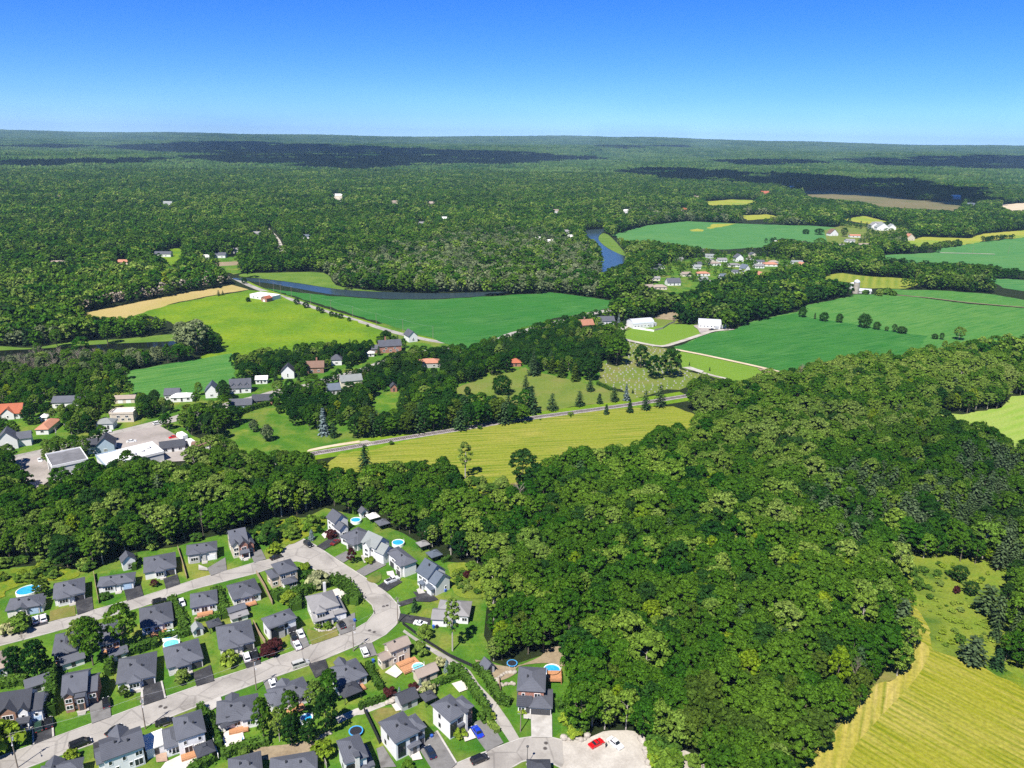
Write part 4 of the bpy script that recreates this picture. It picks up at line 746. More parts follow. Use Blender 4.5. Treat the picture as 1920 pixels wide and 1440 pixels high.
house('white two-storey hip-roofed house with a balcony, bright blue car on its drive', 'Z5', (782, 1028), (960, 925), (845, 740), 'R', 6.2, 'hip', .42, 'roof_slate', 'white_siding', 'f L.2 D.7 S.7 W.6^ | l N.4 N.4^', [(.9, 1.42, .1, .7, 6.0, 'hip', .42, 'brown_brick', 'f G.5 W.5^'), (.45, .75, -.1, .2, 3.0, 'flat', .3, 'trim_dark', 'f B.5'), (.78, .9, -.14, .2, 6.6, 'flat', .1, 'white_stone', '')], 2, frame='trim_dark', garage='door_dark')
house('square brick-and-slate house facing us across its own wide concrete drive', 'Z5', (1385, 742), (1645, 757), (1642, 537), 'R', 5.8, 'hip', .42, 'roof_slate', 'red_brick', 'f N.2^ W.75^ | r W.5^', [(.02, .5, -.30, .1, 3.0, 'shed', .3, 'white_stone', 'f W.3 D.8', 'roof_dark'), (.5, 1.3, -.32, .42, 3.0, 'hip', .42, 'white_stone', 'f G.27 G.73')], 1, frame='trim_white', garage='door_dark')
house('dark blue-roofed house poking into the bottom edge on the grass island', 'Z5', (1480, 1500), (1700, 1500), (1670, 1395), 'R', 3.2, 'hip', .5, 'roof_dark', 'white_siding', '', (), 0)
# ------------------------------------------------------------------ sheds, gazebos, pools, trampolines
_a, _b = g('Z3', 0, 1345), g('Z4', 1320, 245); ST_ANG = math.atan2(_b.y - _a.y, _b.x - _a.x)
def small(label, k, x, y, w, d, h, kind='gu', pitch=.7, roof='roof_slate', wall='white_siding', spec='f D.5', name='garden_shed', cat='shed', rz=None, group=None, **st):
    b = g(k, x, y); r = thing(name, label, cat, (b.x, b.y, .02), ST_ANG if rz is None else rz, group)
    add_mass(r, -w / 2, w / 2, 0, d, h, kind, pitch, roof, wall, spec, st); CLEAR.append((b.x, b.y, w)); return r
def gazebo(label, k, x, y, w, h, roof='roof_dark', rz=None):
    b = g(k, x, y); r = thing('gazebo', label, 'gazebo', (b.x, b.y, .02), ST_ANG if rz is None else rz); rm, _ = roof_mb(-w / 2, w / 2, -w / 2, w / 2, h, 'hip', .5, .3); ro = rm.build('roof', roof, r)
    MB().box(-.5, .5, -.5, .5, h + w * .22, h + w * .3).build('roof_cap', roof, ro)
    for sx in (-1, 1):
        for sy in (-1, 1): MB().box(sx * w * .47 - .07, sx * w * .47 + .07, sy * w * .47 - .07, sy * w * .47 + .07, -.1, h).build('post', 'trim_dark', r)
    CLEAR.append((b.x, b.y, w)); return r
small('tall white shed with slate roof behind the black-drive bungalow', 'Z1', 975, 432, 4.2, 3.6, 3.6, 'gv', .9, spec='f D.5 N.5^')
small('slate-roofed garden shed behind the brown-gabled white house', 'Z3', 355, 755, 5.4, 3.6, 2.6)
small('low slate-roofed shed at the foot of the tall garden maples', 'Z3', 668, 535, 5.6, 3.2, 2.3)
small('small slate-roofed shed beside the hedge of the wide bungalow', 'Z3', 1078, 470, 4.4, 3.0, 2.2)
small('slate-roofed lean shed against the back hedge in the middle of the block', 'Z1', 1785, 780, 5.0, 2.6, 2.3, 'gu', .5)
small('narrow grey shed next to the lean shed in the middle of the block', 'Z1', 1802, 822, 5.0, 2.4, 2.0, 'gu', .5, 'roof_grey')
small('little white garden shed with pale roof beside the grassed back lane', 'Z1', 1492, 932, 2.8, 2.6, 2.2, 'gv', .9, 'roof_pale')
gazebo('black canopy gazebo behind the bungalow with white and black cars', 'Z1', 1610, 880, 3.6, 2.4)
small('beige shed with tan roof in the garden of the beige house', 'Z5', 590, 660, 6.0, 3.4, 2.6, 'gu', .7, 'roof_beige', 'beige_siding')
small('slate-roofed garden shed with pale front behind the dark-glazed white house', 'Z5', 425, 905, 4.8, 4.2, 2.7, 'gu', .7, 'roof_dark', 'grey_siding')
gazebo('small black gazebo between the two white hip-roofed houses', 'Z5', 590, 850, 3.2, 2.3)
small('small grey barn-roofed shed at the edge of the wood', 'Z5', 1150, 595, 2.8, 3.0, 2.0, 'gv', 1.1, 'roof_slate', 'grey_siding')
small('tiny white shed behind the round pool at the head of the connecting street', 'Z7', 597, 195, 3.0, 2.6, 2.4, 'gv', .9, 'roof_slate')
gazebo('grey-roofed gazebo behind the second house of the connecting street', 'Z7', 755, 285, 4.2, 2.5, 'roof_slate'); gazebo('pale fabric gazebo near the wood behind the white gabled house', 'Z7', 668, 225, 4.0, 2.4, 'flat_white')
gazebo('grey gazebo under the trees behind the fourth house of the connecting street', 'Z7', 1120, 480, 3.6, 2.6, 'roof_grey'); gazebo('slate-blue gazebo at the wood edge beside the stepped-gable house', 'Z7', 1220, 570, 4.2, 2.5, 'roof_blue')
gazebo('black awning gazebo on the terrace of the bungalow by the beige house', 'Z4', 1420, 800, 5.0, 2.8, 'roof_dark'); gazebo('dark gazebo beside the square-cornered pool', 'Z4', 330, 1075, 4.0, 2.5, 'roof_dark'); gazebo('black gazebo on the terrace of the white house with red deck', 'Z3', 1850, 1335, 4.0, 2.4)
small('flat white-roofed carport shed between the two white back-facing houses', 'Z3', 1420, 1330, 4.6, 5.6, 2.6, 'flat', .1, 'flat_white', 'white_siding', 'f D.5')
def pool(label, k, x, y, r, h=1.25, sy=1.0, mat='pool_water', rz=None, square=0):
    b = g(k, x, y, h); o = thing('swimming_pool', label, 'pool', (b.x, b.y, 0), ST_ANG if rz is None else rz); n = 28
    def ring(rr): return [(rr * abs(math.cos(a)) ** (1 - square) * math.copysign(1, math.cos(a)), rr * sy * abs(math.sin(a)) ** (1 - square) * math.copysign(1, math.sin(a))) for a in (6.2832 * i / n for i in range(n))]
    w = MB(); R0, R1 = ring(r), ring(r - .25)
    w.add([(*p, 0) for p in R0] + [(*p, h) for p in R0], [(i, (i + 1) % n, (i + 1) % n + n, i + n) for i in range(n)]); w.build('wall', 'trim_white', o)
    w = MB().add([(*p, h) for p in R0] + [(*p, h) for p in R1] + [(*p, h - .35) for p in R1], [(i, (i + 1) % n, (i + 1) % n + n, i + n) for i in range(n)] + [(i + n, (i + 1) % n + n, (i + 1) % n + 2 * n, i + 2 * n) for i in range(n)]); w.build('rim', 'trim_white', o)
    MB().add([(*p, h - .2) for p in R1], [tuple(range(n))]).build('water', mat, o)
    lx = MB()
    for sx in (-.25, .25): lx.tube((r - .1, sx, .1), (r + .1, sx, h + .8), .04, n=5)
    lx.build('ladder', 'trim_white', o); CLEAR.append((b.x, b.y, r + 2)); return o
pool('round blue above-ground pool behind the leftmost bungalow', 'Z1', 210, 582, 3.7, sy=.85); pool('oval blue pool behind the hip-roofed house in mid-block', 'Z1', 1275, 915, 2.9, sy=.8)
pool('teal pool showing just above the roof of the white-fronted bungalow', 'Z1', 1285, 985, 2.4, mat='pool_teal'); pool('round blue pool beside the white gabled house at the street head', 'Z7', 515, 212, 2.2)
pool('round blue pool with pink floats behind the pale-roofed gabled house', 'Z7', 895, 415, 2.4); pool('square-cornered turquoise pool with white rim behind the three-ridge bungalow', 'Z4', 375, 1175, 2.4, .5, 1.05, 'pool_water', square=.45)
pool('round blue pool with timber platform beside the square brick house', 'Z5', 1705, 552, 2.6, rz=0); pool('small round pool beside the timber deck of the beige house', 'Z5', 500, 525, 1.9, mat='pool_teal')
pool('small blue pool glimpsed through the clump of garden trees', 'Z4', 1030, 985, 1.7); pool('kidney-shaped pale turquoise pool behind the pale grey-roofed stone house', 'Z2', 1080, 712, 2.7, .25, .7, 'pool_teal'); pool('turquoise in-ground pool at the bottom edge behind the red deck', 'Z3', 1690, 1425, 2.4, .25, .6, 'pool_teal', square=.4)
pool('black-covered round pool beside the flat-roofed cottage in the village', 'V1', 1710, 665, 2.2)
b = g('Z5', 1725, 690); o = thing('pool_platform', 'timber pool platform with railing beside the square brick house', 'deck', (b.x, b.y, 0))
mb = MB().box(-2.1, 2.1, 0, 4.6, 1.1, 1.25); mb.build('floor', 'wood_deck', o)
for i, (x0, x1, y0, y1) in enumerate(((-2.1, 2.1, 0, .08), (-2.1, -2.02, 0, 4.6), (2.02, 2.1, 0, 4.6))): MB().box(x0, x1, y0, y1, 1.7, 1.8).box(x0, x1, y0, y1, 2.05, 2.15).build('railing', 'wood_deck', o)
for sx in (-2, 2):
    for y in (.1, 2.3, 4.5): MB().box(sx - .07, sx + .07, y - .07, y + .07, -.1, 2.15).build('post', 'wood_deck', o)
b = g('Z5', 430, 530); o = thing('garden_deck', 'orange-brown timber deck with furniture behind the beige house', 'deck', (b.x, b.y, 0), ST_ANG)
MB().box(-3.2, 3.0, -2.6, 3.0, .45, .6).build('floor', 'wood_deck', o)
for x in (-3.1, -1, 1, 2.9): MB().box(x - .06, x + .06, -2.58, -2.46, -.1, 1.5).build('post', 'wood_deck', o)
MB().box(-3.2, 3.0, -2.6, -2.5, 1.35, 1.5).box(-3.2, 3.0, -2.6, -2.5, .9, .97).build('railing', 'wood_deck', o)
plain('mat_black', (.02, .02, .025), .7, .2); plain('pad_blue', (.06, .30, .62), .5, .3); plain('cloth_red', (.55, .03, .04), .6, .2); plain('cloth_blue', (.03, .10, .42), .6, .2)
def tramp(label, k, x, y, r):
    b = g(k, x, y, .9); o = thing('trampoline', label, 'trampoline', (b.x, b.y, 0)); MB().lathe([(r, .86), (r, .95), (r * .84, .95), (r * .84, .86)], 22).build('pad_ring', 'pad_blue', o)
    MB().lathe([(0.02, .9), (r * .84, .9)], 22).build('mat', 'mat_black', o)
    for i in range(6): a = 1.047 * i; MB().tube((r * .95 * math.cos(a), r * .95 * math.sin(a), -.05), (r * .95 * math.cos(a), r * .95 * math.sin(a), .9), .04).build('leg', 'trim_white', o)
tramp('round trampoline with blue edge pad on the lawn of the white cubic house', 'Z4', 1475, 1105, 1.9); tramp('dark trampoline under the wood edge above the square brick house', 'Z5', 1345, 495, 1.6)
# ------------------------------------------------------------------ hedges, shrubs, garden trees
def hedge(label, s, w, h, leaf='hedge_leaf', sm=0, name='hedge'):
    P = pts(s); P = smooth(P, sm, False) if sm else P; mb = MB(); C, Nn, S = [], [], []; o0 = Vector((P[0][0], P[0][1], 0))
    for i in range(len(P) - 1):
        a, b = Vector((*P[i], 0)) - o0, Vector((*P[i + 1], 0)) - o0; d = b - a; l = d.length
        if l < .05: continue
        d.normalize(); nn = Vector((-d.y, d.x, 0))
        mb.prism([tuple((a + nn * w * .38)[:2]), tuple((b + nn * w * .38)[:2]), tuple((b - nn * w * .38)[:2]), tuple((a - nn * w * .38)[:2])], -.1, h * .86)
        for _ in range(int(l * (2 * h + w) * 3.2)):
            t = rng.random(); f = rng.random() * (2 * h + w); bulge = 1 + .22 * math.sin((t * l + i * 3) * 2.1 + rng.random())
            if f < h: p = nn * w * .5 * bulge + Vector((0, 0, f)); nrm = nn
            elif f < h + w: p = nn * (w * .5 - (f - h)) + Vector((0, 0, h * (.93 + .1 * bulge * rng.random()))); nrm = Vector((0, 0, 1))
            else: p = -nn * w * .5 * bulge + Vector((0, 0, f - h - w)); nrm = -nn
            C.append(a + d * l * t + p); Nn.append(nrm + Vector((rng.uniform(-.7, .7), rng.uniform(-.7, .7), rng.uniform(-.2, .8)))); S.append(rng.uniform(.4, .75))
    mb.cards(C, Nn, S); return tag(mb.build(name, leaf, loc=(o0.x, o0.y, 0)), label, 'hedge')
hedge('tall cedar hedge beside the wood-trimmed two-storey house', 'Z3 470,985 470,820 470,640 440,560', 2.6, 4.2)
hedge('trimmed cedar hedge behind the wide slate bungalow', 'Z3 1120,430 1260,385 1420,335', 3.0, 2.8); hedge('hedge at the back corner of the wide slate bungalow', 'Z3 975,620 985,540 1005,470', 2.2, 2.6)
hedge('long double hedge between the pool house and the pink patio house', 'Z1 1290,665 1345,790 1390,900', 2.6, 2.4); hedge('hedge on the right of the pink patio house', 'Z1 1625,600 1665,720 1700,800', 3.0, 2.6)
hedge('dark hedge screening the oval pool from the house in front', 'Z1 1200,960 1420,920 1500,880', 2.2, 2.4); hedge('clipped low hedge along the lane behind the bungalow with two cars', 'Z2 30,910 180,870 290,860', 1.2, 1.2)
hedge('thick curved hedge around the garden of the pale grey-roofed stone house', 'Z2 790,820 770,730 830,690 930,655 1040,615 1120,620 1180,680 1230,740 1215,780', 4.0, 3.0, sm=3)
hedge('dark clipped hedge at the bend in front of the kidney-shaped pool', 'Z2 1150,740 1200,760 1240,745', 4.5, 2.6); hedge('high green hedge left of the stone house garden', 'Z2 620,740 690,710 770,720 780,800', 4.0, 2.8, sm=2)
hedge('cedar hedge along the right of the footpath beside the square brick house', 'Z5 1020,540 1110,640 1180,760 1230,840 1330,880', 2.4, 2.4, sm=2); hedge('long hedge between footpath and the balcony house', 'Z5 880,590 960,710 1060,850 1120,940', 2.0, 2.6, sm=2)
hedge('clipped hedge on the rock wall behind the balcony house', 'Z5 620,720 740,670 870,615', 1.8, 1.8); hedge('round-topped shrubs lining the drive of the balcony house', 'Z5 1090,990 1160,1060 1220,1130', 1.6, 1.6, 'leaf_light')
hedge('hedge at the bottom behind the square-cornered pool', 'Z4 270,1350 400,1290 560,1250 690,1215', 2.6, 2.2); hedge('narrow hedge left of the square-cornered pool', 'Z4 180,1050 210,1150 250,1260', 1.6, 2.2)
hedge('hedge under the window of the bungalow by the beige house', 'Z4 1580,520 1640,640 1700,740', 2.0, 2.0); hedge('long dark hedge at the foot of the lawn beside the concrete path', 'Z4 1500,905 1640,855 1740,815', 1.6, 1.6)
hedge('dark hedge right of the white house with red deck', 'Z3 1800,920 1850,1000 1890,1100', 2.0, 2.6); hedge('thick hedge at the bottom edge below the pale terrace', 'Z3 1720,1500 1800,1430 1920,1370', 3.0, 2.2); hedge('lime-green hedge beside the black gazebo', 'Z3 1860,1240 1900,1270 1910,1330', 1.6, 1.8, 'leaf_lime')
hedge('long low hedge at the far left behind the beige-roofed house', 'Z3 0,700 100,690 250,670', 3.4, 2.4); hedge('clipped box hedge in front of the cemetery', 'M3 1280,645 1330,665 1385,690', 2.4, 2.2)
hedge('ragged hedge behind the tall white shed', 'Z1 1010,440 1020,400 1010,360', 1.8, 2.6); hedge('cedar hedge at the wood edge behind the tiny white shed', 'Z7 490,165 560,140 640,150', 2.0, 2.8)
hedge('garden hedge right of the pale-roofed house garage', 'Z7 1290,600 1340,580 1360,560', 1.6, 1.6); hedge('clipped hedge along the left village road', 'M1 820,560 900,545 1000,560', 2.0, 2.0)
hedge('dense hedge behind the square brick house drive', 'Z5 1740,900 1790,890 1850,870', 3.0, 2.2); hedge('hedge in front of the village house with blue pool cover', 'M2 170,880 300,830 420,800', 3.2, 3.0)
SH = 'shrubs in the gardens'
for k, x, y, top, sp, lab in [('Z1', 60, 915, 850, 'cream_bush', 'pale cream flowering bush at the far left kerb'), ('Z1', 160, 890, 790, 'bush', 'dark bush beside the two parked white cars'), ('Z1', 320, 640, 500, 'olive', 'brownish garden tree between the first two upper-street bungalows'),
 ('Z1', 785, 655, 610, 'bush', 'bush at the front of the pale blue garage bungalow'), ('Z1', 1160, 560, 510, 'plum', 'small dark tree on the lawn beside the black drive'), ('Z1', 935, 1395, 1300, 'olive', 'small round garden tree in front of the wide slate bungalow'), ('Z1', 1365, 1275, 1205, 'bush', 'round bush on the lawn of the white-fronted bungalow'),
 ('Z1', 1725, 1140, 1065, 'lime_bush', 'yellow-green bush before the bungalow with two cars'), ('Z2', 625, 385, 325, 'lime_bush', 'rounded green shrub on the corner lawn'), ('Z2', 850, 515, 470, 'lime_bush', 'lime-yellow shrub at the inner street corner'), ('Z2', 870, 590, 530, 'bush', 'green shrub behind the tan stone house'),
 ('Z2', 945, 640, 545, 'cream_bush', 'large pale cream-green shrub at the inner street corner'), ('Z2', 730, 760, 690, 'lime_bush', 'light green bush left of the stone house hedge'), ('Z2', 620, 1115, 1055, 'plum_bush', 'dark red shrub in front of the tall white-sided house'), ('Z2', 575, 1155, 1090, 'plum_bush', 'reddish shrub at the kerb before the tall white-sided house'),
 ('Z2', 945, 950, 915, 'bush', 'clipped shrub inside the curved stone planter, left one'), ('Z2', 1020, 955, 915, 'bush', 'clipped shrub inside the curved stone planter, right one'), ('Z3', 110, 1170, 1080, 'bush', 'bush before the brown-gabled white house'), ('Z3', 20, 1260, 1080, 'lime_bush', 'orange-yellow bush at the lower left edge'),
 ('Z3', 640, 1370, 1300, 'lime_bush', 'lime bush near the black car on the lower street'), ('Z5', 515, 420, 330, 'bush', 'rounded tree beside the beige house deck'), ('Z5', 700, 520, 460, 'cream_bush', 'cream bush along the footpath'), ('Z5', 870, 1160, 1095, 'lime_bush', 'bright green ball shrub before the balcony house'), ('Z5', 590, 770, 690, 'cream_bush', 'pale leafy tree on the rock wall'),
 ('Z5', 820, 600, 520, 'bush', 'dark green shrub beside the blue spruce by the path'), ('Z5', 470, 790, 750, 'bush', 'low shrub on the rock wall behind the shed'), ('Z5', 1100, 1010, 930, 'bush', 'dark round shrub at the end of the path hedge'), ('Z5', 1150, 1000, 950, 'lime_bush', 'yellow-green bush beside the path at the balcony house'), ('Z5', 1440, 950, 910, 'lime_bush', 'yellow flowering bush by the brick house step'),
 ('Z5', 410, 1450, 1390, 'bush', 'shrub at the front of the dark-glazed white house'), ('Z5', 455, 735, 690, 'plum_bush', 'dark red shrub by the rock wall'), ('Z5', 240, 790, 735, 'plum_bush', 'purple shrub at the corner of the beige garden'), ('Z7', 190, 335, 270, 'dark', 'dark bushy tree behind the blue spruce'), ('Z7', 290, 375, 320, 'plum_bush', 'brown shrub before the white gabled house'),
 ('Z7', 640, 605, 555, 'lime_bush', 'light shrub at the door of the pale-roofed gabled house'), ('Z7', 1610, 880, 840, 'bush', 'low dark shrub in the scrub clearing'), ('Z7', 1520, 735, 690, 'plum_bush', 'red-brown shrub in the scrub clearing'), ('Z7', 1140, 1270, 1180, 'bush', 'round bush on the lawn below the double garage'), ('Z4', 480, 1340, 1280, 'bush', 'bush at the end of the bottom hedge'), ('Z4', 1170, 1350, 1240, 'lime_bush', 'orange-tinged bush beside the wooden fence'),
 ('Z2', 545, 300, 190, 'bush', 'leafy shrub at the dead end beside the brick-gabled house'), ('Z2', 610, 330, 240, 'dark', 'dark spreading shrub at the dead end'), ('Z2', 760, 250, 190, 'bush', 'leafy shrub in the weedy corner at the street head'), ('Z2', 900, 200, 120, 'bush', 'tall shrub left of the white gabled house')]:
    tree(k, x, y, top, sp, 'garden_shrub' if 'tree' not in lab else 'garden_tree', lab, 'shrub' if 'tree' not in lab else 'tree')
for k, x, y, top, sp, lab, w in [('Z1', 700, 1150, 780, 'maple', 'tall leafy maple in front of the hidden white-walled house, left one', 230), ('Z1', 610, 1080, 800, 'light', 'lighter green tree beside the tall maple on the upper street', 170), ('Z1', 935, 1030, 680, 'maple', 'tall dark maple right of the hidden white-walled house', 250), ('Z1', 125, 1235, 1005, 'dark', 'round dark maple, left one of the pair beside the beige-roofed house', 170), ('Z1', 290, 1250, 960, 'dark', 'large dark maple, right one of the pair beside the beige-roofed house', 200),
 ('Z4', 650, 1215, 800, 'maple', 'leftmost tree of the garden clump above the bottom edge', 190), ('Z4', 790, 1200, 890, 'light', 'pale green tree inside the garden clump', 150), ('Z4', 900, 1060, 740, 'maple', 'tree at the back of the garden clump beside the half-hidden bungalow', 190), ('Z4', 1240, 860, 550, 'maple', 'topmost tree of the garden clump', 190), ('Z4', 1110, 930, 660, 'light', 'sunlit tree in the middle of the garden clump', 190), ('Z4', 1210, 1130, 760, 'dark', 'dark tree on the right side of the garden clump', 230), ('Z4', 900, 1250, 960, 'dark', 'dark low tree at the front of the garden clump', 190), ('Z4', 1060, 1230, 1000, 'dark', 'small dark tree at the front right of the garden clump', 170),
 ('Z7', 1385, 1395, 910, 'slim', 'tall slender lone tree with bare trunk on the lawn beside the double garage', 180), ('Z7', 480, 610, 475, 'plum', 'dark purple-leaved tree on the lawn of the pale-roofed gabled house', 100), ('Z7', 118, 395, 300, 'blue_spruce', 'blue spruce on the corner lawn at the street head', 72), ('Z7', 1045, 1040, 925, 'young_spruce', 'single dark spruce between the two black drives', 85),
 ('Z5', 755, 570, 470, 'blue_spruce', 'blue spruce beside the footpath', 66), ('Z5', 520, 705, 630, 'blue_spruce', 'small blue spruce below the beige shed', 56), ('Z5', 330, 785, 710, 'blue_spruce', 'small blue spruce left of the beige garden rock wall', 50), ('Z5', 820, 590, 520, 'young_spruce', 'dark conifer next to the footpath hedge', 76), ('Z1', 178, 1000, 915, 'dead', 'small grey leafless tree at the left kerb', 70)]:
    tree(k, x, y, top, sp, 'garden_tree', lab, 'tree', width=w)
# ------------------------------------------------------------------ fences
def fence(label, s, h, mat, post='wood_fence'):
    P = pts(s); o = thing('fence', label, 'fence', (P[0][0], P[0][1], 0)); acc = []
    for i in range(len(P) - 1):
        a, b = Vector((*P[i], 0)), Vector((*P[i + 1], 0)); l = (b - a).length; m = max(1, round(l / 2.6))
        for j in range(m): acc.append((a.lerp(b, j / m), a.lerp(b, (j + 1) / m)))
    o0 = Vector((P[0][0], P[0][1], 0))
    for a, b in acc:
        d = b - a; l = d.length; rz = math.atan2(d.y, d.x); c = (a + b) / 2 - o0
        MB().box(-l / 2 + .06, l / 2 - .06, -.04, .04, .05, h - .1).box(-l / 2 + .06, l / 2 - .06, -.06, .06, h - .1, h).build('panel', mat, o, loc=c, rz=rz)
        MB().box(-.06, .06, -.06, .06, -.1, h + .08).build('post', post, o, loc=a - o0, rz=rz)
fence('pale wooden fence left of the pale blue garage bungalow', 'Z1 705,470 722,580 742,690', 1.5, 'wood_fence'); fence('pale wooden fence beside the dark-fronted house', 'Z1 1335,280 1370,390 1402,505', 1.5, 'wood_fence'); fence('tan wooden fence behind the tan stone house', 'Z2 485,548 545,650 605,780', 1.8, 'wood_fence')
fence('brown wooden fence between the two-car bungalow and the tall white-sided house', 'Z2 462,925 500,1000 552,1078', 1.8, 'wood_fence'); fence('grey weathered fence at the bottom beside the white cubic house', 'Z4 1118,1205 1165,1320 1215,1450', 1.8, 'wood_grey', 'wood_grey'); fence('dark fence between the trampoline lawn and the dark-glazed house', 'Z4 1550,935 1620,1080 1690,1230', 1.8, 'mat_black', 'trim_dark')
fence('black chain fence along the footpath below the double garage', 'Z5 360,150 560,300 780,440 1010,545', 1.2, 'mat_black', 'trim_dark'); fence('white fence behind the square-cornered pool', 'Z4 190,1195 240,1360', 1.4, 'trim_white', 'trim_white'); fence('timber fence beside the brick house terrace', 'Z5 1225,650 1240,780', 1.6, 'wood_fence')
fence('white board fence around the paddock by the left barn', 'M4 345,545 420,555 505,568', 1.6, 'trim_white', 'trim_white'); fence('grey rail fence curving beside the left barn paddock', 'M4 510,562 570,548 620,515 660,500', 1.6, 'wood_grey', 'wood_grey')
# rock walls: each boulder its own piece
def rocks(label, s, n, r0, r1, name='rock_wall'):
    P = pts(s); o = thing(name, label, 'rocks', (P[0][0], P[0][1], 0)); o0 = Vector((P[0][0], P[0][1], 0))
    for i in range(n):
        t = (i + .5) / n * (len(P) - 1); j = min(int(t), len(P) - 2); p = Vector((*P[j], 0)).lerp(Vector((*P[j + 1], 0)), t - j) - o0; r = rng.uniform(r0, r1)
        mb = MB(); prof = [(0.02, -.1)] + [(r * math.sin(a) * rng.uniform(.85, 1.1), r * .75 * (1 - math.cos(a)) - .1) for a in (.7, 1.4, 2.1, 2.7)] + [(.02, r * 1.4)]; mb.lathe(prof, 7, sx=rng.uniform(.8, 1.3)); mb.build('boulder', 'stone_rock', o, loc=p + Vector((rng.uniform(-.3, .3), rng.uniform(-.3, .3), 0)), rz=rng.random() * 6)
rocks('dry rock wall behind the slate-roofed garden shed', 'Z5 210,870 330,810 470,760 600,700 700,690', 26, .5, .9); rocks('curved stone edging in the garden of the brick house', 'Z5 1220,700 1215,640 1290,590 1370,585', 16, .45, .75); rocks('stone edging below the curved garden bed of the brick house', 'Z5 1235,700 1310,690 1375,690', 9, .4, .7)
rocks('curved stone planter in front of the stone house', 'Z2 920,950 960,975 1020,975 1080,950', 14, .35, .5); rocks('loose boulders at the edge of the gravel lot', 'Z6 440,1190 520,1190 560,1180 640,1195 680,1165', 8, .5, 1.1); rocks('pale boulders along the scrub side of the gravel lot', 'Z6 1150,1180 1200,1240 1215,1330 1230,1420', 12, .5, 1.2); rocks('pile of pale stones at the wood edge beside the drive', 'Z6 500,930 520,900 540,850', 6, .5, .9)
rocks('rocks along the bottom garden edge under the tree clump', 'Z4 1130,1200 1200,1150 1250,1130', 7, .4, .7)
# ------------------------------------------------------------------ utility poles, street lamp, wires
plain('pole_wood', (.22, .18, .15), .8, .15); plain('wire_metal', (.45, .45, .47), .4, .4)
TOPS = []
def upole(label, k, x, y, h, arm=True):
    b = g(k, x, y); o = thing('utility_pole', label, 'utility pole', (b.x, b.y, 0), ST_ANG); MB().tube((0, 0, -.5), (0, 0, h), .17, .11, 8).build('shaft', 'pole_wood', o)
    if arm: MB().box(-.9, .9, -.06, .06, h - .75, h - .6).build('crossarm', 'pole_wood', o); MB().tube((.28, 0, h - 2.2), (.28, 0, h - 1.2), .2, n=8).build('transformer', 'grey_siding', o); MB().tube((0, 0, h - 2.6), (0, -1.6, h - 2.2), .05).box(-.14, .14, -2.0, -1.5, h - 2.27, h - 2.15).build('lamp_arm', 'wire_metal', o)
    CLEAR.append((b.x, b.y, 3)); return Vector((b.x, b.y, h))
PL = [upole('utility pole at the lower left corner of the picture', 'Z3', 160, 1440, 10.5), upole('utility pole beside the lawn of the white two-storey house with red deck', 'Z3', 1310, 1090, 10.5), upole('utility pole in front of the three-ridge bungalow', 'Z4', 580, 740, 10.5), upole('utility pole at the drive of the beige house', 'Z4', 1455, 390, 10.0), upole('utility pole on the outside of the street bend', 'Z7', 893, 1150, 10.0)]
def wire(a, b, label, sag=.8, n=10, r=.02):
    mb = MB(); pr = None; o0 = a
    for i in range(n + 1):
        t = i / n; p = a.lerp(b, t) - Vector((0, 0, sag * 4 * t * (1 - t))) - o0
        if pr is not None: mb.tube(pr, p, r, n=4, cap=False)
        pr = p
    tag(mb.build('overhead_wire', 'wire_metal', loc=o0), label, 'wire')
for i in range(len(PL) - 1): wire(PL[i], PL[i + 1], 'overhead wire along the lower street, ' + ('leftmost span', 'second span from the left', 'third span from the left', 'span up to the street bend')[i])
p6 = upole('slim pale pole on the lawn left of the brick house drive', 'Z5', 1420, 1115, 7.5, False)
b = g('Z5', 1480, 1412); o = thing('street_lamp', 'street lamp on the grass island at the bottom', 'street lamp', (b.x, b.y, 0)); MB().tube((0, 0, -.3), (0, 0, 5.6), .09, .06, 8).build('shaft', 'trim_dark', o); MB().lathe([(.05, 5.5), (.3, 5.6), (.34, 5.85), (.05, 6.1)], 10).build('lamp_head', 'trim_dark', o); MB().lathe([(.3, -.1), (.3, .35), (.1, .4)], 10).build('footing', 'concrete', o)
LP = [upole('power pole along the field lane, %s from the bridge' % nm, 'M7', x, y, 10, False) for x, y, nm in ((262, 470, 'first'), (340, 500, 'second'), (380, 515, 'third'), (440, 528, 'fourth'), (548, 572, 'fifth'), (662, 610, 'sixth'), (785, 648, 'seventh'), (917, 688, 'eighth'), (1067, 725, 'ninth'), (1236, 765, 'tenth'))]
for i in range(9): wire(LP[i], LP[i + 1], 'overhead wire along the field lane, span %s from the bridge' % ('one', 'two', 'three', 'four', 'five', 'six', 'seven', 'eight', 'nine')[i], 1.0, 6)
upole('tall utility pole by the road above the grey-roofed store', 'V1', 885, 1180, 13)
for i, (x, y) in enumerate(((1285, 372), (1535, 378), (1800, 385))): upole('power pole in the far right field, %s of three' % ('leftmost', 'middle', 'rightmost')[i], 'M5', x, y, 11, False)
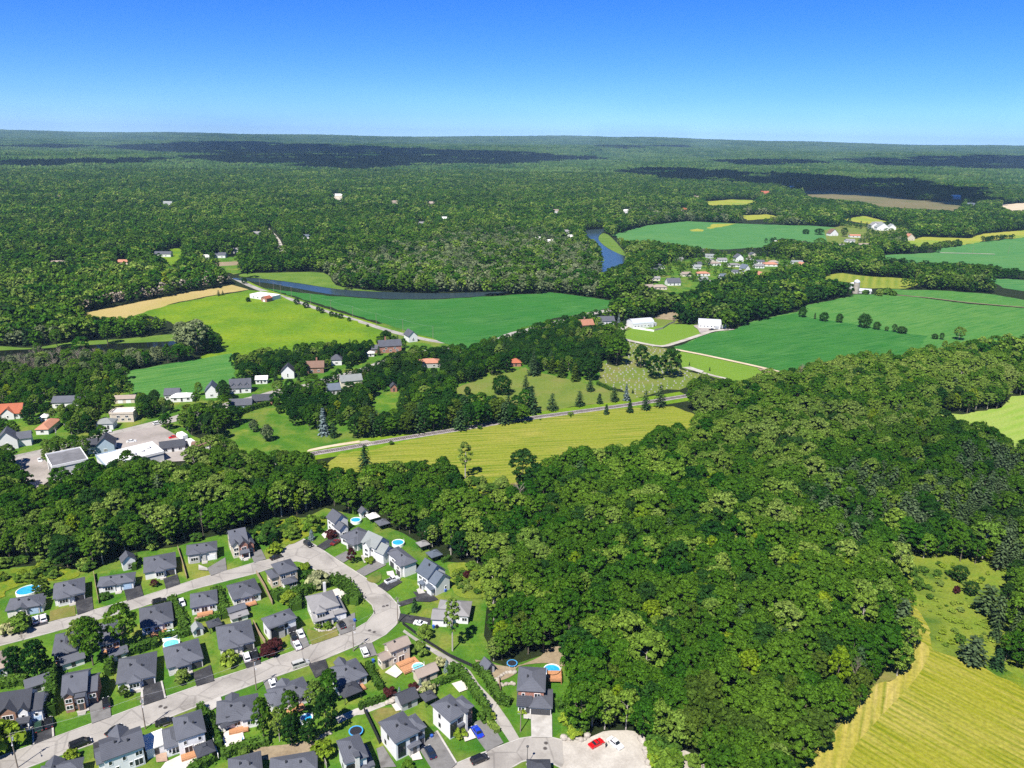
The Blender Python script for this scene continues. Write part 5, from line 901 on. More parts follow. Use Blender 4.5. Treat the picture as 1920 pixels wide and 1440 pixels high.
# ------------------------------------------------------------------ cars
def paint(name, col, metal=.1): m, n, N, L = nodes_mat(name); p = N('ShaderNodeBsdfPrincipled'); o = N('ShaderNodeOutputMaterial'); p.inputs['Base Color'].default_value = (*col, 1); p.inputs['Roughness'].default_value = .28; p.inputs['Metallic'].default_value = metal; p.inputs['Coat Weight'].default_value = .6; L(p.outputs[0], o.inputs[0])
for nm, c in (('white', (.75, .76, .77)), ('black', (.012, .012, .014)), ('silver', (.45, .45, .43)), ('red', (.55, .008, .012)), ('blue', (.010, .045, .48)), ('navy', (.012, .022, .05)), ('green', (.02, .05, .03)), ('maroon', (.15, .012, .015))): paint('paint_' + nm, c)
m, n, N, L = nodes_mat('lamp_glass'); finish(n, (.7, .7, .72), .1, .5); m, n, N, L = nodes_mat('lamp_red'); finish(n, (.4, .01, .01), .2, .5); plain('tyre', (.02, .02, .02), .9, .1); plain('rim', (.4, .4, .42), .35, .5, .7)
KIND = {'sedan': (4.7, 1.82, .95, 1.45, (-.30, .24, -.17, .10)), 'suv': (4.6, 1.88, 1.05, 1.70, (-.47, .22, -.42, .10)), 'pickup': (5.6, 1.98, 1.15, 1.85, (-.10, .22, -.05, .12)), 'van': (5.1, 1.95, 1.1, 1.85, (-.48, .32, -.45, .18)), 'sport': (4.4, 1.88, .85, 1.22, (-.25, .18, -.12, .04))}
CARM = {}
def car_meshes(kind, col):
    if (kind, col) in CARM: return CARM[(kind, col)]
    L, w, hb, ht, (c0, c1, r0, r1) = KIND[kind]; b = MB(); y = w / 2
    prof = [(-.5, .42), (-.5, hb * .82), (-.475, hb * .97), (c0, hb), (c1, hb), (.42, hb * .86), (.485, hb * .72), (.5, .45), (.47, .25), (-.47, .25)]
    n = len(prof); sec = [(-y, .93), (-y * .94, 1), (y * .94, 1), (y, .93)]
    V = [(x * L * (1 if abs(s) < y else .985), s, .25 + (z - .25) * t) for s, t in sec for x, z in prof]
    Fc = [(j * n + i, j * n + (i + 1) % n, (j + 1) * n + (i + 1) % n, (j + 1) * n + i) for j in range(3) for i in range(n)] + [tuple(range(n))[::-1], tuple(range(3 * n, 4 * n))]
    b.add(V, Fc); body = b.mesh('body', 'paint_' + col)
    def frus(z0, z1, k0, k1, xs0, xs1, xr0, xr1): return MB().add([(xs0 * L, -k0, z0), (xs1 * L, -k0, z0), (xs1 * L, k0, z0), (xs0 * L, k0, z0), (xr0 * L, -k1, z1), (xr1 * L, -k1, z1), (xr1 * L, k1, z1), (xr0 * L, k1, z1)], [(4, 5, 6, 7), (0, 1, 5, 4), (1, 2, 6, 5), (2, 3, 7, 6), (3, 0, 4, 7)])
    glass = frus(hb - .01, ht - .06, y * .9, y * .74, c0, c1, r0, r1).mesh('windows', 'window_glass')
    rf = MB().box(r0 * L, r1 * L, -y * .75, y * .75, ht - .075, ht); 
    for sx in (-1, 1):
        for f in (0, .5, 1): xa = (c0 + (c1 - c0) * f) * L; xb = (r0 + (r1 - r0) * f) * L; rf.tube((xa, sx * y * .89, hb), (xb, sx * y * .74, ht - .05), .045, n=4)
    roof = rf.mesh('roof', 'paint_' + col)
    wh = MB().tube((0, -.1, 0), (0, .1, 0), .33, n=14).mesh('wheel', 'tyre'); rm = MB().tube((0, -.115, 0), (0, .115, 0), .2, n=10).mesh('rim', 'rim')
    hl = MB().box(-.06, .06, -.22, .22, -.08, .08).mesh('headlight', 'lamp_glass'); tl = MB().box(-.04, .04, -.18, .18, -.1, .1).mesh('tail_light', 'lamp_red')
    bed = MB().box(-.46 * L, -.12 * L, -y * .8, y * .8, hb + .002, hb + .03).mesh('load_bed', 'mat_black') if kind == 'pickup' else None
    CARM[(kind, col)] = (body, glass, roof, wh, rm, hl, tl, bed); return CARM[(kind, col)]
def car(label, k, x, y, x2, y2, kind, col, group=None, z=.1):
    """centre pixel and a pixel the bonnet points towards"""
    a, b = g(k, x, y, .8), g(k, x2, y2, .8); body, glass, roof, wh, rm, hl, tl, bed = car_meshes(kind, col); L, w, hb, ht, _ = KIND[kind]
    o = thing('pickup_truck' if kind == 'pickup' else 'van' if kind == 'van' else 'car', label, 'car' if kind != 'van' else 'van', (a.x, a.y, z), math.atan2(b.y - a.y, b.x - a.x), group)
    link('body', body, o); link('windows', glass, o); link('roof', roof, o)
    for sx in (-.31, .31):
        for sy in (-1, 1): wo_ = link('wheel', wh, o, (sx * L, sy * (w / 2 - .1), .33)); link('rim', rm, wo_)
    for sy in (-1, 1): link('headlight', hl, o, (.488 * L, sy * w * .34, hb * .66)); link('tail_light', tl, o, (-.495 * L, sy * w * .36, hb * .72))
    if bed: link('load_bed', bed, o)
    return o
for a in [('white car on the leftmost black drive, left one of the pair', 'Z1', 268, 805, 262, 770, 'suv', 'white'), ('white car on the leftmost black drive, right one of the pair', 'Z1', 325, 793, 320, 760, 'suv', 'white'), ('black SUV driving on the upper street', 'Z1', 1195, 668, 1240, 655, 'suv', 'black'), ('white car on the narrow drive beside the pink patio house', 'Z1', 1362, 675, 1370, 700, 'sedan', 'white'),
 ('black car parked on the upper street near the dead end', 'Z2', 630, 414, 680, 396, 'sedan', 'black'), ('black car parked at the head of the connecting street', 'Z2', 872, 318, 890, 330, 'suv', 'black'), ('dark red car on the first black drive of the connecting street', 'Z7', 335, 412, 370, 390, 'sedan', 'maroon'), ('white pickup on the drive of the fourth connecting-street house', 'Z7', 842, 752, 885, 735, 'pickup', 'white'), ('white sports car on the black drive beside the double garage', 'Z7', 1095, 1140, 1140, 1148, 'sport', 'white'),
 ('black car on the grey drive of the stone house', 'Z2', 1120, 920, 1105, 895, 'sedan', 'black'), ('black car before the tall white-sided house', 'Z2', 762, 1010, 750, 985, 'sedan', 'black'), ('white car nearest the garage of the tall white-sided house', 'Z2', 815, 990, 803, 965, 'sedan', 'white'), ('white car at the street end of the tall white-sided house drive', 'Z2', 790, 1075, 778, 1050, 'sedan', 'white'), ('white car on the two-car drive, left of the black-roofed one', 'Z2', 410, 1165, 402, 1140, 'suv', 'white'), ('black car on the two-car drive, right of the white one', 'Z2', 470, 1155, 462, 1130, 'suv', 'black'),
 ('silver van driving on the lower street', 'Z2', 812, 1217, 865, 1200, 'van', 'silver'), ('white car on the grey drive of the half-hidden bungalow', 'Z2', 608, 1367, 600, 1345, 'sedan', 'white'), ('white car beside the beige house', 'Z2', 1295, 1128, 1285, 1105, 'suv', 'white'), ('black car beside the drive of the wood-trimmed house', 'Z3', 955, 848, 950, 800, 'suv', 'black'), ('dark green car on the drive of the brown-gabled house', 'Z3', 345, 1062, 340, 1030, 'suv', 'green'), ('black SUV on the drive of the brown-gabled house', 'Z3', 435, 1030, 430, 1000, 'suv', 'black'),
 ('black SUV driving on the lower street at the bottom left', 'Z3', 720, 1218, 790, 1190, 'van', 'black'), ('black car half hidden behind the long white two-storey house', 'Z3', 1030, 1095, 1060, 1075, 'sedan', 'black'), ('black car in the garage drive of the white house with red deck', 'Z3', 1482, 1020, 1520, 1010, 'sedan', 'black'), ('bright blue car on the drive of the balcony house', 'Z5', 1032, 1108, 1000, 1060, 'sedan', 'blue'), ('dark navy car on the drive of the dark-glazed house', 'Z5', 607, 1293, 580, 1245, 'sedan', 'navy'), ('black SUV parked on the bottom street', 'Z5', 1050, 1355, 1110, 1330, 'suv', 'black'),
 ('red sports car on the gravel lot', 'Z6', 760, 1212, 810, 1185, 'sport', 'red'), ('white sedan on the gravel lot beside the red car', 'Z6', 930, 1212, 970, 1245, 'sedan', 'white')]: car(*a)
for a in [('white car parked in the middle of the village parking lot', 'M1', 985, 748, 1030, 742, 'sedan', 'white'), ('white car driving on the village road', 'M1', 1180, 612, 1230, 600, 'suv', 'white'), ('red car beside the white delivery trucks', 'M1', 1302, 716, 1320, 712, 'sedan', 'red'), ('white car at the kerb before the grey-roofed store', 'V1', 600, 1295, 610, 1330, 'sedan', 'white'), ('white car in the yard of the small village house', 'V1', 1600, 870, 1640, 865, 'sedan', 'white'), ('white car at the long building by the river lane', 'M7', 290, 550, 300, 545, 'suv', 'white'), ('dark car at the barn forecourt', 'M4', 940, 552, 970, 548, 'pickup', 'black')]: car(*a)
def truck(label, k, x, y, x2, y2):
    a, b = g(k, x, y, 1), g(k, x2, y2, 1); o = thing('box_truck', label, 'truck', (a.x, a.y, .1), math.atan2(b.y - a.y, b.x - a.x)); MB().box(-4.5, 2.2, -1.25, 1.25, .9, 3.7).build('cargo_box', 'trim_white', o); MB().box(2.3, 4.2, -1.15, 1.15, .6, 2.0).box(2.3, 3.9, -1.1, 1.1, 2.0, 2.7).build('cab', 'trim_white', o); MB().box(3.85, 4.05, -1.0, 1.0, 1.6, 2.3).build('windshield', 'window_glass', o)
    for sx in (-3.2, -2.2, 3.2):
        for sy in (-1, 1): MB().tube((0, -.15, 0), (0, .15, 0), .48, n=12).build('wheel', 'tyre', o, loc=(sx, sy * 1.05, .48))
truck('white box truck at the far end of the parking lot', 'M1', 1365, 725, 1310, 690); truck('white box truck nearest the wood at the parking lot', 'M1', 1430, 778, 1380, 745)
# wheelie bins, kayak-like boat, person
for lab, k, x, y, mt in [('blue recycling bin beside the double garage', 'Z7', 1215, 1190, 'cloth_blue'), ('dark bin next to the blue one at the double garage', 'Z7', 1245, 1190, 'mat_black'), ('blue bin beside the beige house garage', 'Z5', 95, 490, 'cloth_blue'), ('blue bin at the garage of the dark-glazed house', 'Z5', 620, 1170, 'cloth_blue'), ('blue bin by the stone house drive', 'Z2', 1220, 905, 'cloth_blue'), ('blue bin beside the pale blue-grey gabled house', 'Z7', 1320, 862, 'cloth_blue')]:
    b = g(k, x, y); o = thing('wheelie_bin', lab, 'bin', (b.x, b.y, 0), ST_ANG); MB().add([(-.25, -.28, .02), (.25, -.28, .02), (.25, .28, .02), (-.25, .28, .02), (-.33, -.38, 1.0), (.33, -.38, 1.0), (.33, .38, 1.0), (-.33, .38, 1.0)], [(3, 2, 1, 0), (4, 5, 6, 7), (0, 1, 5, 4), (1, 2, 6, 5), (2, 3, 7, 6), (3, 0, 4, 7)]).build('body', mt, o); MB().box(-.35, .35, -.4, .42, 1.0, 1.08).build('lid', mt, o)
plain('clothes_dark', (.03, .032, .04), .8, .1); plain('skin', (.45, .28, .2), .6, .3); plain('hair_dark', (.03, .02, .015), .7, .2)
def person(label, k, x, y, rz):
    b = g(k, x, y); J = [(0, 0, .95), (0, 0, 1.2), (0, 0, 1.42), (0, .01, 1.52), (0, .02, 1.66), (.1, 0, .9), (.12, .03, .5), (.12, -.02, .08), (.12, .12, .03), (-.1, 0, .9), (-.12, .02, .5), (-.13, -.02, .08), (-.13, .12, .03), (.19, 0, 1.4), (.25, .02, 1.12), (.2, .2, 1.05), (.15, .29, 1.08), (-.19, 0, 1.4), (-.26, .02, 1.12), (-.2, .2, 1.05), (-.14, .29, 1.08)]
    E = [(0, 1), (1, 2), (2, 3), (3, 4), (0, 5), (5, 6), (6, 7), (7, 8), (0, 9), (9, 10), (10, 11), (11, 12), (2, 13), (13, 14), (14, 15), (15, 16), (2, 17), (17, 18), (18, 19), (19, 20)]
    R = [.16, .15, .16, .065, .10, .10, .075, .05, .045, .10, .075, .05, .045, .075, .05, .035, .04, .075, .05, .035, .04]
    me = bpy.data.meshes.new('body'); me.from_pydata(J, E, []); me.materials.append(MATS['clothes_dark']); o = link('person', me, None, (b.x, b.y, .09), rz); tag(o, label, 'person')
    sk = o.modifiers.new('skin', 'SKIN'); 
    for v, r in zip(me.skin_vertices[0].data, R): v.radius = (r, r)
    me.skin_vertices[0].data[0].use_root = True; o.modifiers.new('sub', 'SUBSURF').levels = 1; o.modifiers['sub'].render_levels = 1
    MB().lathe([(.02, 1.56), (.085, 1.60), (.10, 1.68), (.09, 1.76), (.02, 1.80)], 10).build('hair', 'hair_dark', o)
person('person in dark clothes standing between the red and white cars on the gravel', 'Z6', 845, 1262, .4)
# manhole covers on the street
for k, x, y, nm in [('Z7', 765, 995, 'left one of the pair in the street bend'), ('Z7', 797, 987, 'right one of the pair in the street bend'), ('Z7', 638, 1212, 'left one of the pair below the street bend'), ('Z7', 680, 1226, 'right one of the pair below the street bend'), ('Z5', 1650, 1218, 'upper one on the bottom street'), ('Z5', 1642, 1266, 'lower one on the bottom street'), ('Z3', 1445, 888, 'left one before the white-fronted bungalow'), ('Z3', 1490, 898, 'right one before the white-fronted bungalow')]:
    b = g(k, x, y); o = thing('manhole_cover', 'round manhole cover, ' + nm, 'manhole cover', (b.x, b.y, .094)); MB().lathe([(.02, .012), (.45, .012), (.45, 0)], 14).build('lid', 'sleeper_wood', o); MB().lathe([(.46, .006), (.62, .006), (.62, 0)], 14).build('ring', 'asphalt_grey', o)
# ------------------------------------------------------------------ village, farms and far houses
def cot(label, k, x, y, w, d, h=3.0, kind='gu', pitch=.6, roof='roof_slate', wall='white_siding', rz=12, spec='f W.2 D.5 W.8', adds=(), name='house', cat='house', group=None, see=16, chimney=None, **st):
    b = g(k, x, y); r = thing(name, label, cat, (b.x, b.y, .02), math.radians(rz), group); add_mass(r, -w / 2, w / 2, 0, d, h, kind, pitch, roof, wall, spec, st)
    for a in adds: add_mass(r, a[0], a[1], a[2], a[3], a[4], a[5], a[6], a[9] if len(a) > 9 else roof, a[7] or wall, a[8], st)
    if chimney: MB().box(chimney[0] - .45, chimney[0] + .45, chimney[1] - .45, chimney[1] + .45, h - .5, chimney[2]).build('chimney', st.get('chim', 'red_brick'), r)
    v = Vector((b.x, b.y)); u = v.normalized(); R = max(w, d) / 2
    CLEAR.append((b.x + u.x * d / 2, b.y + u.y * d / 2, R + 3))
    for t in range(4, see, 5): CLEAR.append((b.x - u.x * t, b.y - u.y * t, R * .7 + 3))
    HOUSES.append((b.x, b.y, R)); return r
# shops on the left: store with grey roof, flat white strip of shops
A, B_, C_ = g('M1', 385, 950, 7), g('M1', 670, 890, 7), g('M1', 320, 870, 7)
def flat_building(label, k, FL, FR, BK, side, h, roof, wall, spec='', name='store', cat='store', par=None, adds=(), **kw):
    return house(label, k, FL, FR, BK, side, h, 'flat', .1, roof, wall, spec, adds, 0, name, cat, par=par, clear=4, **kw)
r = flat_building('tall white store with a flat dark grey roof and red-edged parapet', 'M1', (388, 952), (668, 892), (600, 803), 'R', 7.0, 'flat_grey', 'white_siding', 'f N.5 | l L.3 L.6 D.8', par='trim_white')
flat_building('low flat white-roofed shop strip joined to the grey-roofed store', 'M1', (790, 945), (955, 905), (870, 825), 'R', 4.2, 'flat_white', 'white_siding', 'f W.3 W.6', par='blue_siding')
flat_building('long flat white-roofed shop with roof vents beside the parking lot', 'M1', (950, 905), (1235, 835), (1130, 765), 'R', 4.6, 'flat_white', 'white_siding', '', par='trim_white', adds=[(.2, .3, .3, .5, 5.6, 'flat', .1, 'grey_siding', ''), (.5, .56, .4, .55, 5.5, 'flat', .1, 'grey_siding', ''), (.7, .78, .55, .75, 5.5, 'flat', .1, 'grey_siding', '')])
cot('dark slate-roofed low shop at the corner of the parking lot', 'M1', 1300, 835, 11, 7, 3.0, 'gu', .6, 'roof_dark', 'white_siding', 25)
cot('long grey-roofed shed at the wood edge beside the delivery trucks', 'M1', 1530, 822, 11, 6, 3.0, 'gu', .4, 'roof_brown', 'white_siding', 12, name='shed', cat='shed')
cot('old house with dark gambrel roof and arched blue-white gable between the shops', 'V1', 1590, 1200, 8, 8, 4.2, 'gv', .9, 'roof_dark', 'blue_siding', 20, 'f W.5 N.5^', [(-8, -3.8, 1, 8, 4.0, 'gu', .7, 'white_siding', 'f W.5')])
cot('white cottage with steep slate gables at the far left edge', 'V1', 120, 1145, 9, 8, 4.6, 'gv', 1.0, 'roof_slate', 'white_siding', 25, 'f W.5 N.5^ | l W.5', [(4.3, 10, 2, 8, 4.2, 'gu', .8, None, '')])
cot('white house with rust-red roof and gabled dormer at the far left', 'V1', 130, 690, 13, 9, 3.2, 'gu', .9, 'roof_red', 'white_siding', 15, 'f W.2 W.8', [(-3, 3, -.6, 5, 3.4, 'gv', .9, 'white_siding', 'f N.5')], chimney=(-5.4, 5, 9), chim='trim_white')
cot('two-part slate-roofed house among dark trees above the village', 'V1', 960, 520, 12, 8, 3.4, 'gu', .6, 'roof_slate', 'white_siding', 8, adds=[(6.4, 11.5, .5, 7.5, 3.2, 'gu', .6, None, 'f W.5')])
cot('small white kiosk hut in a village garden', 'V1', 660, 720, 3.5, 3.5, 2.4, 'hip', .7, 'flat_white', 'white_siding', 8, 'f D.5', name='garden_shed', cat='shed')
cot('rusty brick-red hip-roofed house end-on to the village road', 'V1', 640, 920, 6, 15, 3.0, 'hip', .5, 'roof_terra', 'white_siding', 8, 'f W.5')
cot('flat-roofed beige cottage with a stone gable on the village road', 'V1', 1850, 735, 11, 8, 5.0, 'flat', .1, 'flat_white', 'beige_siding', 8, 'f W.2 W.5 W.8 W.3^ W.7^ | l W.5', [(-8, -5, 4, 9, 3.8, 'flat', .1, 'beige_siding', '')], par='beige_siding')
cot('small white house with pale hip roof beside the village road', 'V1', 1580, 850, 8, 7, 3.6, 'hip', .5, 'roof_pale', 'white_siding', 10, 'f W.3 D.7')
cot('long beige-roofed garage behind the flat-roofed cottage', 'M1', 935, 465, 11, 6, 2.8, 'gu', .4, 'roof_beige', 'beige_siding', 10, 'f G.3 G.7', name='garage', cat='garage')
cot('white house with curved pale roof among the village trees', 'M1', 1365, 455, 12, 7, 3.0, 'hip', .4, 'flat_white', 'white_siding', 10); cot('dark-roofed cottage beside the curved pale roof', 'M1', 1290, 440, 8, 7, 3.2, 'gu', .8, 'roof_slate', 'white_siding', 10)
cot('white house with steep pale blue gable left of the dormered house', 'M1', 1590, 425, 7, 9, 4.2, 'gv', 1.1, 'roof_blue', 'white_siding', 15, 'f W.5 N.5^'); cot('slate-roofed house with three white dormers behind the village road', 'M2', 205, 710, 12, 9, 3.4, 'gu', .95, 'roof_slate', 'white_siding', 15, 'f W.2 D.5 W.8', [(-4.8, -2.8, 1.2, 4, 4.8, 'gv', 1, 'white_siding', 'f N.5'), (-1, 1, 1.2, 4, 4.8, 'gv', 1, 'white_siding', 'f N.5'), (2.8, 4.8, 1.2, 4, 4.8, 'gv', 1, 'white_siding', 'f N.5')])
cot('dark slate-roofed house with a teal tarp in front of the village road', 'M2', 205, 835, 12, 7, 3.0, 'gu', .7, 'roof_slate', 'blue_siding', 10); cot('dark-roofed house with red end wall in front of the village road', 'M2', 370, 800, 11, 8, 3.0, 'gu', .6, 'roof_dark', 'red_brick', 12, 'f W.2 W.8')
cot('small white-roofed outbuilding under the dark pines', 'M2', 362, 640, 7, 6, 3.0, 'gu', .5, 'flat_white', 'white_siding', 10, name='shed', cat='shed'); cot('dark house with a narrow white gable under the pines', 'M2', 560, 600, 8, 7, 4.5, 'gv', 1.0, 'roof_dark', 'white_siding', 10, 'f N.5 N.5^')
cot('brown brick house with tall chimney in the trees', 'M2', 765, 560, 11, 8, 4.0, 'gu', .8, 'roof_brown', 'brown_brick', 10, 'f W.3 W.7', chimney=(1, 4.5, 9.5)); cot('grey-roofed white cottage behind the brown brick house', 'M2', 925, 500, 7, 6, 4.0, 'hip', .9, 'roof_slate', 'white_siding', 10, 'f W.5')
cot('cream barn-like house with pale grey roof beside the road bend', 'M2', 1040, 662, 13, 8, 4.0, 'gu', .7, 'roof_pale', 'cream_siding', 22, 'f W.3 W.7 | l N.5'); cot('blue-grey roofed shed below the cream house', 'M2', 905, 720, 8, 9, 3.0, 'gu', .6, 'roof_blue', 'grey_siding', 20, name='garage', cat='garage')
cot('large brick house with two slate roof sections and chimneys above the trees', 'M2', 1330, 405, 16, 9, 5.0, 'gu', .75, 'roof_slate', 'red_brick', 18, 'f W.2 W.5 W.8 W.3^ W.7^', [(-15, -8.2, 1, 8, 3.2, 'gu', .6, 'brown_brick', 'f W.5')], chimney=(-3, 4.5, 11)); cot('little white garden pavilion below the large brick house', 'M2', 1180, 435, 5, 4, 2.6, 'hip', .5, 'flat_white', 'white_siding', 10, name='garden_shed', cat='shed')
cot('white house with steep slate roof right of the large brick house', 'M2', 1500, 325, 7, 10, 4.6, 'gv', 1.0, 'roof_slate', 'white_siding', 30, 'f W.5 N.5^'); cot('orange terracotta-roofed house above the round trees', 'M2', 1625, 520, 14, 9, 3.6, 'hip', .4, 'roof_terra', 'grey_stone', 8, 'f W.3 W.7'); cot('small red barn with white trim at the lawn corner', 'M2', 1355, 700, 3.8, 4, 3.0, 'gv', 1.0, 'roof_dark', 'red_brick', 15, 'f D.5', name='garden_shed', cat='shed')
cot('red-roofed garden pavilion at the top of the park lawn', 'M3', 670, 510, 7, 6, 2.8, 'hip', .7, 'roof_red', 'red_brick', 8, 'f D.5', name='pavilion', cat='pavilion', see=10)
cot('pink brick house with chimney behind the park trees', 'M3', 1205, 235, 12, 9, 4.2, 'gu', .8, 'roof_terra', 'red_brick', 20, 'f W.3 W.7', chimney=(-1, 4.5, 10)); cot('grey-roofed white house behind the spruce by the barns', 'M3', 1350, 200, 14, 9, 3.6, 'gu', .7, 'roof_slate', 'white_siding', 10)
# barns with arched metal roofs
def barn(label, k, x, y, w, d, h, rz):
    b = g(k, x, y); o = thing('barn', label, 'barn', (b.x, b.y, 0), math.radians(rz)); P = [(d * (.5 - .5 * math.cos(a)), h + h * .75 * math.sin(a)) for a in (math.pi * i / 8 for i in range(9))]
    MB().box(-w / 2, w / 2, .1, d - .1, -.2, h).build('wall', 'white_siding', o)
    mb = MB(); mb.add([(-w / 2 - .3, yy, zz + .1) for yy, zz in P] + [(w / 2 + .3, yy, zz + .1) for yy, zz in P] + [(-w / 2 - .3, yy, zz - .1) for yy, zz in P] + [(w / 2 + .3, yy, zz - .1) for yy, zz in P], [(i, i + 9, i + 10, i + 1) for i in range(8)] + [(i + 18, i + 19, i + 28, i + 27) for i in range(8)] + [(0, 18, 27, 9), (8, 17, 35, 26)]); mb.build('roof', 'metal_roof', o)
    for s in (-1, 1): mb = MB().add([(s * w / 2, yy, zz) for yy, zz in P] + [(s * (w / 2 - .2), yy, zz) for yy, zz in P], [tuple(range(9)), tuple(range(9, 18))]); mb.build('gable', 'white_siding', o)
    for i in range(6): wnd = link('window', op_mesh('frame', 1.2, 1.1, 'trim_white'), o, (-w * .4 + i * w * .16, .1, 1.4)); link('pane', op_mesh('pane', 1.2, 1.1, 'window_glass'), wnd)
    link('barn_door', op_mesh('panel', 3.4, 3.2, 'grey_siding'), o, (w / 2, d * .5, .05), math.pi / 2); link('barn_door', op_mesh('panel', 2.6, 2.6, 'grey_siding'), o, (w * .45 - 2, .1, .05))
    MB().box(w / 2 + .05, w / 2 + 5, d * .3, d * .8, -.1, 2.6).build('lean_to', 'grey_siding', o)
    for t in range(-6, 26, 5): CLEAR.append((b.x, b.y - t + d * .5, w * .55))
    HOUSES.append((b.x, b.y, w / 2))
barn('white barn with curved metal roof, left one by the gravel drive', 'M4', 425, 540, 20, 11, 4.0, 22); barn('white barn with curved metal roof, right one with paved forecourt', 'M4', 920, 545, 18, 11, 4.0, -10)
b = g('M5', 655, 680); o = thing('farm_silo', 'pale concrete silo with domed cap at the edge of the crop field', 'silo', (b.x, b.y, 0)); MB().lathe([(3.0, -.2), (3.0, 12)], 18).build('tower', 'stone_rock', o); MB().lathe([(3.1, 12), (2.9, 13), (1.8, 14.2), (.05, 14.7)], 18).build('dome', 'metal_roof', o); MB().box(2.9, 3.4, -.4, .4, 0, 12.5).build('ladder_chute', 'stone_rock', o); CLEAR.append((b.x, b.y, 14)); CLEAR.append((b.x, b.y - 15, 16))
cot('small pale-roofed farm shed beside the silo', 'M5', 715, 682, 15, 8, 3.0, 'gu', .4, 'metal_roof', 'grey_siding', -15, name='farm_shed', cat='shed'); cot('narrow white grain bin hut left of the silo', 'M5', 636, 650, 4, 4, 6, 'hip', .6, 'flat_white', 'white_siding', 0, '', name='farm_shed', cat='shed')
cot('long low white building with red end beside the river lane', 'M7', 262, 545, 26, 14, 3.6, 'flat', .1, 'flat_white', 'white_siding', -28, 'f W.2 W.4 W.6', [(8, 15, -6, 1, 3.4, 'gv', .5, 'red_brick', 'f G.5', 'roof_red')], see=8)
# village in the bend, hamlet behind, houses lost in the far wood
VH = [(385, 815, 15, 9, 3.4, 'gu', .9, 'roof_slate', 'white_siding', 12, 'white house with two slate gables on the open lawn'), (225, 862, 15, 8, 3.0, 'hip', .5, 'roof_beige', 'beige_siding', 5, 'beige-roofed house left below the white gabled one'), (110, 875, 10, 8, 3.4, 'gu', .7, 'roof_beige', 'white_siding', 20, 'small house half hidden left of the beige-roofed one'),
 (715, 705, 15, 8, 3.0, 'hip', .4, 'roof_terra', 'white_siding', 5, 'orange-roofed bungalow at the left of the village'), (720, 765, 9, 7, 3.0, 'gu', .5, 'roof_pale', 'white_siding', 5, 'little white house below the orange roof'), (950, 735, 9, 7, 3.0, 'gu', .6, 'roof_blue', 'white_siding', 8, 'blue-grey roofed cottage in mid-village'), (650, 630, 8, 7, 3.0, 'gu', .6, 'roof_pale', 'white_siding', 8, 'pale cottage at the village left edge'),
 (850, 590, 14, 8, 3.0, 'hip', .4, 'roof_beige', 'white_siding', 8, 'low tan-roofed bungalow in the village'), (930, 550, 12, 8, 3.0, 'gu', .5, 'roof_grey', 'white_siding', 8, 'grey-roofed house at the back of the village'), (1065, 605, 16, 8, 2.8, 'hip', .4, 'roof_grey', 'white_siding', 5, 'wide low grey-roofed bungalow in the village'), (1120, 545, 11, 9, 5.2, 'gv', .8, 'roof_slate', 'white_siding', 10, 'tall white house at the top of the village'),
 (1105, 685, 13, 7, 3.0, 'gu', .5, 'roof_slate', 'white_siding', 5, 'white house with slate roof beside the blue-roofed chapel'), (1205, 665, 8, 10, 4.4, 'gv', 1.1, 'roof_blue', 'white_siding', 25, 'white chapel-like house with a bright blue roof'), (1345, 620, 12, 8, 3.0, 'gu', .5, 'roof_grey', 'white_siding', 5, 'grey bungalow right of the blue roof'), (1470, 595, 18, 8, 3.0, 'hip', .4, 'roof_terra', 'white_siding', 0, 'long orange-roofed house at the right of the village'),
 (1380, 735, 7, 10, 4.0, 'gv', .9, 'roof_terra', 'white_siding', 20, 'pink-gabled house above the dark wood'), (1300, 765, 10, 6, 2.8, 'gu', .5, 'roof_slate', 'white_siding', 5, 'low white garage at the road end'), (1475, 770, 8, 6, 2.8, 'flat', .1, 'flat_white', 'white_siding', 0, 'small white box building above the dark wood'), (1870, 650, 10, 8, 4.0, 'gv', .8, 'roof_terra', 'beige_siding', 15, 'tan gabled house at the village right edge'), (1770, 575, 14, 7, 3.0, 'gu', .5, 'roof_pale', 'white_siding', 0, 'pale-roofed house behind the village conifers'), (1350, 570, 12, 7, 3.0, 'gu', .5, 'roof_slate', 'white_siding', 5, 'slate house at the back right of the village'), (850, 800, 12, 7, 2.8, 'gu', .4, 'roof_grey', 'beige_siding', 5, 'grey-roofed garage at the wood edge below the village')]
for x, y, w, d, h, kd, pt, rf, wl, rz, lb in VH: cot(lb, 'V2', x, y, w, d, h, kd, pt, rf, wl, rz, 'f W.2 D.5 W.8', group='village houses in the river bend')
